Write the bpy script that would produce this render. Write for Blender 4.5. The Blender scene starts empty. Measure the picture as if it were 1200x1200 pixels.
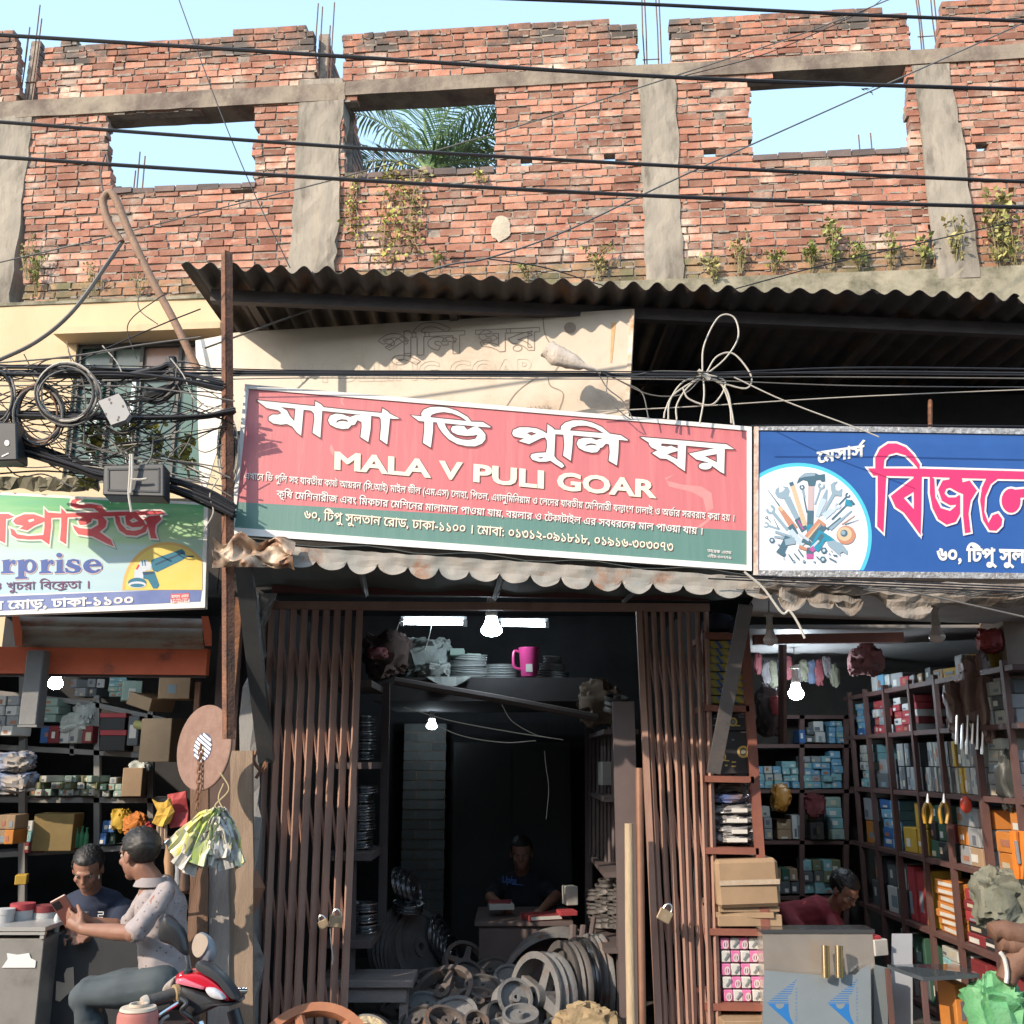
import bpy, bmesh, math, random
import numpy as np
from mathutils import Vector, Matrix, noise as mnoise
R = math.radians
rng = random.Random(7)
scene = bpy.context.scene
COL = scene.collection
# camera, sky, sun, exposure
EYE = 1.75
PITCH = R(14.0)
FPX = 1177.0
cam_d = bpy.data.cameras.new('camera')
cam_d.sensor_width = 36.0
cam_d.lens = 36.0 * FPX / 1200.0
cam_d.clip_start = 0.05
cam_d.clip_end = 2000
cam = bpy.data.objects.new('camera', cam_d)
COL.objects.link(cam)
cam.location = (0, 0, EYE)
cam.rotation_euler = (math.pi / 2 + PITCH, 0, 0)
scene.camera = cam
SUN_EL, SUN_AZ = R(29), R(46)        # azimuth measured to the left of straight behind the camera
world = bpy.data.worlds.new('World')
scene.world = world
world.use_nodes = True
nt = world.node_tree
bg = nt.nodes['Background']
sky = nt.nodes.new('ShaderNodeTexSky')
sky.sky_type = 'NISHITA'
sky.sun_disc = False
sky.sun_elevation = SUN_EL
sdir = Vector((-math.sin(SUN_AZ) * math.cos(SUN_EL), -math.cos(SUN_AZ) * math.cos(SUN_EL), math.sin(SUN_EL)))
sky.sun_rotation = math.atan2(sdir.x, sdir.y)
sky.altitude = 0
sky.air_density = 1.0
sky.dust_density = 1.6
sky.ozone_density = 1.0
veil = nt.nodes.new('ShaderNodeMix'); veil.data_type = 'RGBA'; veil.blend_type = 'ADD'; veil.inputs['Factor'].default_value = 1.0
veil.inputs['B'].default_value = (2.5, 3.65, 4.5, 1.0)
nt.links.new(sky.outputs[0], veil.inputs['A'])
nt.links.new(veil.outputs['Result'], bg.inputs[0])
bg.inputs[1].default_value = 0.14
sun_d = bpy.data.lights.new('sun', 'SUN')
sun_d.energy = 4.0
sun_d.angle = R(0.55)
sun_d.color = (1.0, 0.85, 0.68)
sun = bpy.data.objects.new('sun', sun_d)
COL.objects.link(sun)
sun.rotation_euler = sdir.to_track_quat('Z', 'Y').to_euler()
sun.location = (-6, -6, 9)
scene.view_settings.view_transform = 'Standard'
scene.view_settings.look = 'None'
scene.view_settings.gamma = 1.0
scene.view_settings.exposure = 0.5
scene.render.engine = 'CYCLES'
scene.cycles.use_denoising = True
scene.cycles.max_bounces = 7
scene.cycles.sample_clamp_indirect = 6
# geometry helpers
SA, CA = math.sin(PITCH), math.cos(PITCH)
def ray(px, py):
 x = (px - 600.0) / FPX
 v = (600.0 - py) / FPX
 return Vector((x, CA - v * SA, SA + v * CA))
def P(px, py, Y):
 d = ray(px, py)
 t = Y / d.y
 return Vector((d.x * t, Y, EYE + d.z * t))
def mpp(Y, z=2.0):
 """metres that one photo pixel spans at depth Y"""
 return (Y * CA + (z - EYE) * SA) / FPX
WL = {}
def wl(o): return WL.get(o.name, Vector((0, 0, 0)))
def setp(o, label=None, cat=None, group=None, kind=None):
 if label: o['label'] = label
 if cat: o['category'] = cat
 if group: o['group'] = group
 if kind: o['kind'] = kind
 return o
def thing(name, label, cat, loc, group=None):
 o = bpy.data.objects.new(name, None)
 o.empty_display_size = 0.1
 COL.objects.link(o)
 o.location = loc
 WL[o.name] = Vector(loc)
 return setp(o, label, cat, group)
class MB:
 def __init__(s):
  s.v = []; s.f = []; s.m = []
 def add(s, vs, fs, mi=0):
  n = len(s.v)
  s.v.extend(tuple(v) for v in vs)
  for f in fs:
   s.f.append(tuple(n + i for i in f)); s.m.append(mi)
  return s
 def quad(s, a, b, c, d, mi=0): return s.add([a, b, c, d], [(0, 1, 2, 3)], mi)
 def hexa(s, p, mi=0):
  """8 corners: bottom a b c d, top e f g h (same order)"""
  return s.add(p, [(3, 2, 1, 0), (4, 5, 6, 7), (0, 1, 5, 4), (1, 2, 6, 5), (2, 3, 7, 6), (3, 0, 4, 7)], mi)
 def box(s, lo, hi, mi=0):
  x0, y0, z0 = lo; x1, y1, z1 = hi
  return s.hexa([(x0, y0, z0), (x1, y0, z0), (x1, y1, z0), (x0, y1, z0), (x0, y0, z1), (x1, y0, z1), (x1, y1, z1), (x0, y1, z1)], mi)
 def cbox(s, c, size, rot=None, mi=0):
  """box by centre, size and rotation matrix / (rx,ry,rz)"""
  c = Vector(c)
  if rot is None: m = Matrix.Identity(3)
  elif isinstance(rot, Matrix): m = rot
  else:
   from mathutils import Euler
   m = Euler(rot).to_matrix()
  hx, hy, hz = size[0] / 2, size[1] / 2, size[2] / 2
  p = [c + m @ Vector(q) for q in ((-hx, -hy, -hz), (hx, -hy, -hz), (hx, hy, -hz), (-hx, hy, -hz), (-hx, -hy, hz), (hx, -hy, hz), (hx, hy, hz), (-hx, hy, hz))]
  return s.hexa(p, mi)
 def tube(s, pts, r, n=6, mi=0, caps=True):
  pts = [Vector(p) for p in pts]
  rs = r if isinstance(r, (list, tuple)) else [r] * len(pts)
  rings = []
  prev = None
  for i, p in enumerate(pts):
   a = pts[max(0, i - 1)]; b = pts[min(len(pts) - 1, i + 1)]
   t = (b - a)
   if t.length < 1e-9: t = Vector((0, 0, 1))
   t.normalize()
   if prev is None:
    u = t.cross(Vector((0, 0, 1)))
    if u.length < 1e-3: u = t.cross(Vector((1, 0, 0)))
   else:
    u = prev - t * prev.dot(t)
    if u.length < 1e-6: u = t.orthogonal()
   u.normalize(); prev = u
   w = t.cross(u)
   rings.append([p + (u * math.cos(2 * math.pi * k / n) + w * math.sin(2 * math.pi * k / n)) * rs[i] for k in range(n)])
  vs = [q for rg in rings for q in rg]
  fs = []
  for i in range(len(rings) - 1):
   for k in range(n):
    a = i * n + k; b = i * n + (k + 1) % n
    fs.append((a, b, b + n, a + n))
  if caps:
   fs.append(tuple(range(n - 1, -1, -1)))
   fs.append(tuple((len(rings) - 1) * n + k for k in range(n)))
  return s.add(vs, fs, mi)
 def lathe(s, prof, c, axis=(0, 0, 1), n=20, mi=0, closed=False):
  """prof: list of (radius, height along the axis)"""
  c = Vector(c); ax = Vector(axis).normalized()
  u = ax.orthogonal().normalized(); w = ax.cross(u)
  vs = []
  for (r, h) in prof:
   for k in range(n):
    a = 2 * math.pi * k / n
    vs.append(c + ax * h + (u * math.cos(a) + w * math.sin(a)) * r)
  fs = []
  m = len(prof)
  for i in range(m if closed else m - 1):
   j = (i + 1) % m
   for k in range(n):
    fs.append((i * n + k, i * n + (k + 1) % n, j * n + (k + 1) % n, j * n + k))
  if not closed:
   if prof[0][0] > 1e-5: fs.append(tuple(range(n - 1, -1, -1)))
   if prof[-1][0] > 1e-5: fs.append(tuple((m - 1) * n + k for k in range(n)))
  return s.add(vs, fs, mi)
 def prism(s, front, back, mi=0):
  """two matching outlines joined into a solid"""
  n = len(front)
  vs = list(front) + list(back)
  fs = [tuple(range(n)), tuple(range(2 * n - 1, n - 1, -1))]
  for i in range(n):
   j = (i + 1) % n
   fs.append((i, i + n, j + n, j))
  return s.add(vs, fs, mi)
 def ball(s, c, r, seg=12, rings=8, mi=0):
  c = Vector(c)
  r = r if isinstance(r, (tuple, list)) else (r, r, r)
  vs = [c + Vector((0, 0, -r[2]))]
  for i in range(1, rings):
   a = -math.pi / 2 + math.pi * i / rings
   for k in range(seg):
    b = 2 * math.pi * k / seg
    vs.append(c + Vector((math.cos(a) * math.cos(b) * r[0], math.cos(a) * math.sin(b) * r[1], math.sin(a) * r[2])))
  vs.append(c + Vector((0, 0, r[2])))
  fs = []
  for k in range(seg):
   fs.append((0, 1 + (k + 1) % seg, 1 + k))
   t = 1 + (rings - 2) * seg
   fs.append((t + k, t + (k + 1) % seg, len(vs) - 1))
  for i in range(rings - 2):
   for k in range(seg):
    a = 1 + i * seg + k; b = 1 + i * seg + (k + 1) % seg
    fs.append((a, b, b + seg, a + seg))
  return s.add(vs, fs, mi)
 def build(s, name, mats, parent=None, label=None, cat=None, group=None, kind=None, smooth=False, bevel=0, loc=None):
  if not s.v: return None
  vs = np.array(s.v, dtype=float)
  if loc is None:
   lo, hi = vs.min(0), vs.max(0)
   loc = Vector(((lo[0] + hi[0]) / 2, (lo[1] + hi[1]) / 2, lo[2]))
  loc = Vector(loc)
  me = bpy.data.meshes.new(name)
  me.from_pydata([tuple(v) for v in (vs - np.array(loc))], [], s.f)
  ml = mats if isinstance(mats, (list, tuple)) else [mats]
  for m in ml: me.materials.append(m)
  if len(ml) > 1: me.polygons.foreach_set('material_index', s.m)
  if bevel:
   bm = bmesh.new(); bm.from_mesh(me)
   bmesh.ops.remove_doubles(bm, verts=bm.verts, dist=1e-6)
   ed = [e for e in bm.edges if len(e.link_faces) == 2 and e.calc_face_angle(0) > 0.6]
   bmesh.ops.bevel(bm, geom=ed, offset=bevel, segments=1, affect='EDGES', profile=0.5, clamp_overlap=True)
   bm.to_mesh(me); bm.free()
  if smooth:
   bm = bmesh.new(); bm.from_mesh(me)
   bmesh.ops.remove_doubles(bm, verts=bm.verts, dist=1e-6)
   bmesh.ops.recalc_face_normals(bm, faces=bm.faces)
   for f in bm.faces: f.smooth = True
   for e in bm.edges:
    if len(e.link_faces) == 2 and e.calc_face_angle(0) > 0.75: e.smooth = False
   bm.to_mesh(me); bm.free()
  me.update()
  o = bpy.data.objects.new(name, me)
  COL.objects.link(o)
  WL[o.name] = loc
  if parent is not None:
   o.parent = parent
   o.location = loc - wl(parent)
  else:
   o.location = loc
  return setp(o, label, cat, group, kind)
def copy_tree(o, loc=None, label=None, group=None, parent=None, rot=None, scale=None):
 c = o.copy()
 COL.objects.link(c)
 if parent is not None: c.parent = parent
 if loc is not None: c.location = loc
 if rot is not None: c.rotation_euler = rot
 if scale is not None: c.scale = scale
 if label: c['label'] = label
 if group: c['group'] = group
 for ch in list(o.children):
  copy_tree(ch, parent=c)
 WL[c.name] = Vector(c.location)
 return c
def spline(pts, n=8):
 """Catmull-Rom through points"""
 pts = [Vector(p) for p in pts]
 if len(pts) < 3: return pts
 q = [pts[0] * 2 - pts[1]] + pts + [pts[-1] * 2 - pts[-2]]
 out = []
 for i in range(1, len(q) - 2):
  for k in range(n):
   t = k / n
   a, b, c, d = q[i - 1], q[i], q[i + 1], q[i + 2]
   out.append(0.5 * ((2 * b) + (c - a) * t + (2 * a - 5 * b + 4 * c - d) * t * t + (3 * b - a - 3 * c + d) * t ** 3))
 out.append(pts[-1])
 return out
def path(px, Y, n=8):
 """photo points [(px,py[,Y])] -> smooth 3D curve"""
 return spline([P(p[0], p[1], p[2] if len(p) > 2 else Y) for p in px], n)
# materials
MATS = {}
def rgb(c):
 return (c[0], c[1], c[2], 1.0)
def M(name, c1, c2=None, scale=6.0, rough=0.75, metal=0.0, bump=0.0, bscale=60.0, c3=None, s3=3.0, t3=0.55, w3=0.08,
      stretch=(1, 1, 1), island=0.0, emit=None, estr=0.0, spec=None, trans=0.0, alpha=None, gen=False, detail=5.0):
 if name in MATS: return MATS[name]
 m = bpy.data.materials.new(name)
 m.use_nodes = True
 t = m.node_tree; N = t.nodes; L = t.links
 b = N['Principled BSDF']
 tc = N.new('ShaderNodeTexCoord')
 mp = N.new('ShaderNodeMapping')
 mp.inputs['Scale'].default_value = stretch
 L.new(tc.outputs['Generated' if gen else 'Object'], mp.inputs[0])
 col = None
 if c2 is not None:
  nz = N.new('ShaderNodeTexNoise'); nz.inputs['Scale'].default_value = scale; nz.inputs['Detail'].default_value = detail
  nz.inputs['Roughness'].default_value = 0.65
  L.new(mp.outputs[0], nz.inputs['Vector'])
  rp = N.new('ShaderNodeValToRGB')
  rp.color_ramp.elements[0].position = 0.32; rp.color_ramp.elements[1].position = 0.68
  rp.color_ramp.elements[0].color = rgb(c1); rp.color_ramp.elements[1].color = rgb(c2)
  L.new(nz.outputs['Fac'], rp.inputs[0])
  col = rp.outputs[0]
 else:
  r_ = N.new('ShaderNodeRGB'); r_.outputs[0].default_value = rgb(c1); col = r_.outputs[0]
 if c3 is not None:
  n3 = N.new('ShaderNodeTexNoise'); n3.inputs['Scale'].default_value = s3; n3.inputs['Detail'].default_value = 8; n3.inputs['Roughness'].default_value = 0.7
  L.new(mp.outputs[0], n3.inputs['Vector'])
  r3 = N.new('ShaderNodeMapRange'); r3.interpolation_type = 'SMOOTHSTEP'
  r3.inputs['From Min'].default_value = t3 - w3; r3.inputs['From Max'].default_value = t3 + w3
  L.new(n3.outputs['Fac'], r3.inputs['Value'])
  mx = N.new('ShaderNodeMix'); mx.data_type = 'RGBA'
  mx.inputs['B'].default_value = rgb(c3)
  L.new(col, mx.inputs['A']); L.new(r3.outputs[0], mx.inputs['Factor'])
  col = mx.outputs['Result']
 if island:
  ge = N.new('ShaderNodeNewGeometry')
  mr = N.new('ShaderNodeMapRange')
  mr.inputs['To Min'].default_value = 1 - island; mr.inputs['To Max'].default_value = 1 + island
  L.new(ge.outputs['Random Per Island'], mr.inputs['Value'])
  hs = N.new('ShaderNodeHueSaturation')
  L.new(mr.outputs[0], hs.inputs['Value']); L.new(col, hs.inputs['Color'])
  col = hs.outputs[0]
 L.new(col, b.inputs['Base Color'])
 b.inputs['Roughness'].default_value = rough
 b.inputs['Metallic'].default_value = metal
 if spec is not None: b.inputs['Specular IOR Level'].default_value = spec
 if trans: b.inputs['Transmission Weight'].default_value = trans
 if alpha is not None: b.inputs['Alpha'].default_value = alpha
 if bump:
  nb = N.new('ShaderNodeTexNoise'); nb.inputs['Scale'].default_value = bscale; nb.inputs['Detail'].default_value = 6
  L.new(mp.outputs[0], nb.inputs['Vector'])
  bp = N.new('ShaderNodeBump'); bp.inputs['Strength'].default_value = bump; bp.inputs['Distance'].default_value = 0.01
  L.new(nb.outputs['Fac'], bp.inputs['Height']); L.new(bp.outputs[0], b.inputs['Normal'])
 if emit is not None:
  b.inputs['Emission Color'].default_value = rgb(emit); b.inputs['Emission Strength'].default_value = estr
 MATS[name] = m
 return m
def sheet_grid(rows):
 """rows: list of equal-length lists of points -> (verts, faces)"""
 n = len(rows[0])
 vs = [p for r_ in rows for p in r_]
 fs = []
 for i in range(len(rows) - 1):
  for k in range(n - 1):
   fs.append((i * n + k, i * n + k + 1, (i + 1) * n + k + 1, (i + 1) * n + k))
 return vs, fs
def add_sheet(mb, rows, thick, mi=0):
 """a curved sheet with real thickness: rows of points, thickened along the surface normal"""
 nr, n = len(rows), len(rows[0])
 G = [[Vector(p) for p in r_] for r_ in rows]
 B = []
 for i in range(nr):
  rb = []
  for k in range(n):
   du = G[i][min(n - 1, k + 1)] - G[i][max(0, k - 1)]
   dv = G[min(nr - 1, i + 1)][k] - G[max(0, i - 1)][k]
   nn = du.cross(dv)
   if nn.length > 1e-12: nn.normalize()
   rb.append(G[i][k] + nn * thick)
  B.append(rb)
 v1, f1 = sheet_grid(G); v2, f2 = sheet_grid(B)
 off = len(v1)
 fs = [tuple(reversed(f)) for f in f1] + [tuple(off + j for j in f) for f in f2]
 per = [k for k in range(n)] + [i * n + n - 1 for i in range(1, nr)] + [(nr - 1) * n + k for k in range(n - 2, -1, -1)] + [i * n for i in range(nr - 2, 0, -1)]
 for a, b in zip(per, per[1:] + per[:1]):
  fs.append((a, b, b + off, a + off))
 mb.add(v1 + v2, fs, mi)
# flat lettering: glyph outlines -> clean filled strips
def area2(p):
 return sum(p[i][0] * p[(i + 1) % len(p)][1] - p[(i + 1) % len(p)][0] * p[i][1] for i in range(len(p)))
def offset_poly(p, d):
 """move every vertex d to the right of travel"""
 q = [p[0]]
 for a in p[1:]:
  if abs(a[0] - q[-1][0]) + abs(a[1] - q[-1][1]) > 1e-6: q.append(a)
 if len(q) > 2 and abs(q[0][0] - q[-1][0]) + abs(q[0][1] - q[-1][1]) < 1e-6: q.pop()
 n = len(q); out = []
 for i in range(n):
  ax, ay = q[i - 1]; bx, by = q[i]; cx, cy = q[(i + 1) % n]
  d1 = math.hypot(bx - ax, by - ay) or 1e-9; d2 = math.hypot(cx - bx, cy - by) or 1e-9
  n1 = ((by - ay) / d1, -(bx - ax) / d1); n2 = ((cy - by) / d2, -(cx - bx) / d2)
  mx, my = n1[0] + n2[0], n1[1] + n2[1]
  l = math.hypot(mx, my)
  if l < 0.5:
   out.append((bx + n1[0] * d, by + n1[1] * d)); out.append((bx + n2[0] * d, by + n2[1] * d)); continue
  k = min(1.9, 2.0 / l) / l
  out.append((bx + mx * k * d, by + my * k * d))
 return out
def nz_fill(polys, eps=1e-5):
 """non-zero winding fill as horizontal strips (list of 4-point quads)"""
 E = []
 for p in polys:
  for i in range(len(p)):
   x0, y0 = p[i]; x1, y1 = p[(i + 1) % len(p)]
   if abs(y1 - y0) < eps: continue
   E.append((x0, y0, x1, y1, 1) if y0 < y1 else (x1, y1, x0, y0, -1))
 if not E: return []
 A = np.array(E, dtype=float)
 ys = list(A[:, 1]) + list(A[:, 3])
 dx = A[:, 2] - A[:, 0]; dy = A[:, 3] - A[:, 1]
 n = len(A)
 for i in range(n - 1):
  j = slice(i + 1, n)
  den = dx[i] * dy[j] - dy[i] * dx[j]
  den = np.where(np.abs(den) < 1e-14, np.nan, den)
  qx = A[j, 0] - A[i, 0]; qy = A[j, 1] - A[i, 1]
  t = (qx * dy[j] - qy * dx[j]) / den
  u = (qx * dy[i] - qy * dx[i]) / den
  with np.errstate(invalid='ignore'):
   ok = (t > 0) & (t < 1) & (u > 0) & (u < 1)
  ys.extend((A[i, 1] + t[ok] * dy[i]).tolist())
 ys = sorted(ys)
 lv = [ys[0]]
 for y in ys[1:]:
  if y - lv[-1] > eps: lv.append(y)
 quads = []
 for a, b in zip(lv, lv[1:]):
  m = (a + b) / 2
  act = np.nonzero((A[:, 1] < m) & (A[:, 3] > m))[0]
  if len(act) < 2: continue
  sl = dx[act] / dy[act]
  xm = A[act, 0] + (m - A[act, 1]) * sl
  od = np.argsort(xm, kind='stable')
  w = 0
  for k in od:
   i = act[k]
   w0 = w; w += int(A[i, 4])
   xa = A[i, 0] + (a - A[i, 1]) * sl[k]; xb = A[i, 0] + (b - A[i, 1]) * sl[k]
   if w0 == 0 and w != 0: st = (xa, xb)
   elif w0 != 0 and w == 0:
    if xa - st[0] > eps * .5 or xb - st[1] > eps * .5:
     quads.append(((st[0], a), (xa, a), (xb, b), (st[1], b)))
 return quads
def shape_quads(pos, holes=(), grow=0.0):
 """union of hand-drawn outlines minus holes, optionally grown by `grow`"""
 ps = []
 for p in pos:
  if area2(p) < 0: p = p[::-1]
  ps.append(offset_poly(p, grow) if grow else p)
 for p in holes:
  if area2(p) > 0: p = p[::-1]
  q = offset_poly(p, grow) if grow else p
  if area2(q) < 0: ps.append(q)
 return nz_fill(ps, 1e-3)
_GL = {}
def _splines(s):
 c = bpy.data.curves.new('glyph', 'FONT'); c.body = s; c.size = 1
 o = bpy.data.objects.new('glyph', c); COL.objects.link(o)
 dg = bpy.context.evaluated_depsgraph_get()
 cu = o.evaluated_get(dg).to_curve(dg)
 out = []
 for sp in cu.splines:
  pts = []
  bp = sp.bezier_points
  n = len(bp)
  for i in range(n):
   a, b = bp[i], bp[(i + 1) % n]
   p0, p1, p2, p3 = a.co, a.handle_right, b.handle_left, b.co
   straight = ((p1 - p0).cross(p3 - p0).length < 1e-5 and (p2 - p0).cross(p3 - p0).length < 1e-5)
   for k in range(1 if straight else 3):
    t = k / 3
    q = p0 * (1 - t) ** 3 + p1 * 3 * t * (1 - t) ** 2 + p2 * 3 * t * t * (1 - t) + p3 * t ** 3
    pts.append((q.x, q.y))
  if len(pts) > 2: out.append(pts)
 bpy.data.objects.remove(o); bpy.data.curves.remove(c)
 return out
def glyph(ch):
 if ch in _GL: return _GL[ch]
 if ch == ' ':
  _GL[ch] = ([], 0.30); return _GL[ch]
 sp = _splines(ch)
 a1 = _splines('I'); both = _splines(ch + 'I')
 adv = min(p[0] for p in both[-1]) - min(p[0] for p in a1[-1])
 _GL[ch] = (sp, adv)
 return _GL[ch]
CONS = set('কখগঘঙচছজঝঞটঠডঢণতথদধনপফবভমযরলশষসহড়ঢ়য়')
HAL = '্'
PRE = 'িেৈ'
def visual(s):
 """Bengali text in drawing order: (char, x scale, mark)"""
 s = s.replace('য়', '\u09df').replace('ড়', '\u09dc').replace('ঢ়', '\u09dd')
 cons = set('\u09df\u09dc\u09dd') | {chr(c) for c in range(0x995, 0x9ba)}
 out = []; i = 0
 while i < len(s):
  if s[i] in cons:
   cl = [s[i]]; i += 1
   while i + 1 < len(s) and s[i] == HAL and s[i + 1] in cons:
    cl.append(s[i + 1]); i += 2
   vow = ''
   if i < len(s) and s[i] in 'ািীুূৃেৈোৌ':
    vow = s[i]; i += 1
   post = []
   if vow in PRE and vow: out.append((vow, 1, None))
   if vow == 'ো': out.append(('ে', 1, None)); post = [('া', 1, None)]
   elif vow and vow not in PRE: post = [(vow, 1, None)]
   reph = len(cl) > 1 and cl[0] == 'র'
   if reph: cl = cl[1:]
   ra = len(cl) > 1 and cl[-1] == 'র'
   if ra: cl = cl[:-1]
   k = 1 if len(cl) == 1 else 0.62
   for j, c in enumerate(cl): out.append((c, k, None))
   if ra: out.append(('', 1, 'ra'))
   if reph: out.append(('', 1, 'reph'))
   out += post
  elif s[i] == HAL and i + 1 < len(s):
   out.append((s[i + 1], 0.6, None)); i += 2
  else:
   out.append((s[i], 1, None)); i += 1
 return out
def text_layout(s, bold=0.0):
 """list of (quads, layer) in em units plus the width of the line"""
 x = 0.0; res = []; w_last = 0.6
 for i, (ch, k, mark) in enumerate(visual(s)):
  if mark == 'ra':
   x0 = x - w_last
   pol = [[(x0 + .05, -.02), (x0 + .12, -.10), (x0 + .3, -.12), (x0 + w_last - .1, .0), (x0 + w_last - .1, .08), (x0 + .3, -.04), (x0 + .14, -.01), (x0 + .1, .05)]]
   q = shape_quads(pol, (), bold)
   res.append((q, 3)); continue
  if mark == 'reph':
   pol = [[(x - .22, .70), (x - .02, .92), (x + .05, .88), (x - .14, .68)]]
   res.append((shape_quads(pol, (), bold), 3)); continue
  sp, adv = glyph(ch)
  key = (ch, round(bold, 3))
  if key not in _GL:
   ps = sp
   if sp and bold:
    big = max(sp, key=lambda p: abs(area2(p)))
    sg = 1 if area2(big) > 0 else -1
    ps = [offset_poly(p, bold * sg) for p in sp]
   _GL[key] = nz_fill(ps, 1e-4)
  q = [tuple((x + a * k, b) for a, b in qd) for qd in _GL[key]]
  res.append((q, i % 3))
  x += adv * k
  if adv > 0.1: w_last = adv * k
 return res, x
class Board:
 """a flat board seen in the photo: maps photo points onto its real plane"""
 def __init__(s, a, b, c):
  s.o = a
  s.n = (b - a).cross(c - a).normalized()
  if s.n.y > 0: s.n = -s.n
 def U(s, px, py, lift=0.0):
  d = ray(px, py); e = Vector((0, 0, EYE))
  o = s.o + s.n * lift
  t = (o - e).dot(s.n) / d.dot(s.n)
  return e + d * t
 def put(s, mb, quads, lift, mi=0):
  for q in quads:
   mb.quad(*[s.U(x, y, lift) for x, y in q], mi)
 def line(s, mb, text, p0, p1, h, up=(0.06, -1), bold=0.0, lift=0.004, mi=0, dx=0, dy=0):
  res, w = text_layout(text, bold)
  L = (p1[0] - p0[0], p1[1] - p0[1])
  kx = 1.0 / w; ky = h / 0.62
  for q, ly in res:
   for qd in q:
    mb.quad(*[s.U(p0[0] + L[0] * x * kx + up[0] * y * ky + dx, p0[1] + L[1] * x * kx + up[1] * y * ky + dy, lift + ly * 0.0003) for x, y in qd], mi)
 def slab(s, mb, pts, back, front, mi=0):
  mb.prism([s.U(x, y, front) for x, y in pts], [s.U(x, y, front) - s.n * (front - back) for x, y in pts], mi)
def Z(ox, oy, sc, pts):
 return [(ox + x / sc, oy + y / sc) for x, y in pts]
def ell(cx, cy, rx, ry, n=20, a0=0, a1=360):
 return [(cx + rx * math.cos(R(a0 + (a1 - a0) * k / n)), cy + ry * math.sin(R(a0 + (a1 - a0) * k / n))) for k in range(n)]
def bar(x0, y0, x1, y1, w0, w1=None):
 w1 = w0 if w1 is None else w1
 l = math.hypot(x1 - x0, y1 - y0); nx, ny = -(y1 - y0) / l, (x1 - x0) / l
 return [(x0 + nx * w0 / 2, y0 + ny * w0 / 2), (x1 + nx * w1 / 2, y1 + ny * w1 / 2), (x1 - nx * w1 / 2, y1 - ny * w1 / 2), (x0 - nx * w0 / 2, y0 - ny * w0 / 2)]
# materials of the setting
brick_m = M('brick', (0.27, 0.10, 0.066), (0.40, 0.21, 0.145), scale=3.2, rough=0.92, bump=0.5, bscale=45, c3=(0.52, 0.41, 0.33), s3=2.2, t3=0.60, w3=0.12, island=0.42)
brick_old = M('brick_sooty', (0.34, 0.13, 0.085), (0.44, 0.21, 0.13), scale=3.0, rough=0.95, bump=0.5, bscale=45, c3=(0.10, 0.085, 0.075), s3=2.2, t3=0.50, w3=0.12, island=0.30)
brick_base = M('brick_mossy', (0.36, 0.15, 0.09), (0.40, 0.26, 0.16), scale=3.0, rough=0.95, bump=0.5, bscale=45, c3=(0.13, 0.12, 0.065), s3=2.4, t3=0.52, w3=0.14, island=0.25)
mortar_m = M('mortar', (0.36, 0.30, 0.245), (0.17, 0.14, 0.12), scale=9, rough=0.95, bump=0.8, bscale=30)
conc_m = M('raw_concrete', (0.35, 0.305, 0.25), (0.22, 0.195, 0.16), scale=2.5, rough=0.93, bump=0.55, bscale=22, c3=(0.13, 0.11, 0.09), s3=3.6, t3=0.58, w3=0.12, stretch=(1.4, 1.4, 0.4))
concband_m = M('mossy_concrete', (0.34, 0.30, 0.22), (0.24, 0.22, 0.16), scale=3, rough=0.95, bump=0.5, bscale=25, c3=(0.09, 0.085, 0.055), s3=2.4, t3=0.55, w3=0.14)
yellow_m = M('yellow_plaster', (0.60, 0.46, 0.29), (0.54, 0.40, 0.25), scale=2, rough=0.9, bump=0.15, bscale=30, c3=(0.36, 0.26, 0.16), s3=1.6, t3=0.68, w3=0.12, stretch=(1, 1, .5))
rebar_m = M('rusty_rebar', (0.10, 0.065, 0.05), (0.16, 0.08, 0.05), scale=30, rough=0.8)
dark_wall = M('dark_wall', (0.045, 0.04, 0.038), (0.075, 0.065, 0.055), scale=3, rough=0.95, bump=0.4)
WYAW = math.atan(0.084)
WY0 = 9.2
wdir = Vector((math.cos(WYAW), -math.sin(WYAW), 0))
wnin = Vector((math.sin(WYAW), math.cos(WYAW), 0))     # into the wall
def W3(u, z, d=0.0): return Vector((0, WY0, 0)) + wdir * u + wnin * d + Vector((0, 0, z))
def WUZ(px, py, d=0.0):
 r = ray(px, py); e = Vector((0, 0, EYE)); o = W3(0, 0, d)
 t = (o - e).dot(wnin) / r.dot(wnin)
 q = e + r * t
 return ((q - o).dot(wdir), q.z)
def wpoly(pts): return [WUZ(x, y) for x, y in pts]
# ground
g = MB()
g.quad((-300, -300, 0), (300, -300, 0), (300, 300, 0), (-300, 300, 0))
g.build('street', M('street_asphalt', (0.065, 0.058, 0.05), (0.09, 0.08, 0.07), scale=4, rough=0.92, bump=0.4, bscale=60), kind='structure', loc=(0, 0, 0))
g = MB(); g.box((-7, 5.55, 0.004), (7, 9.1, 0.16))
g.build('shop_floor', M('cement_floor', (0.08, 0.07, 0.065), (0.05, 0.045, 0.042), scale=5, rough=0.85, bump=0.3), kind='structure')
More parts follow.
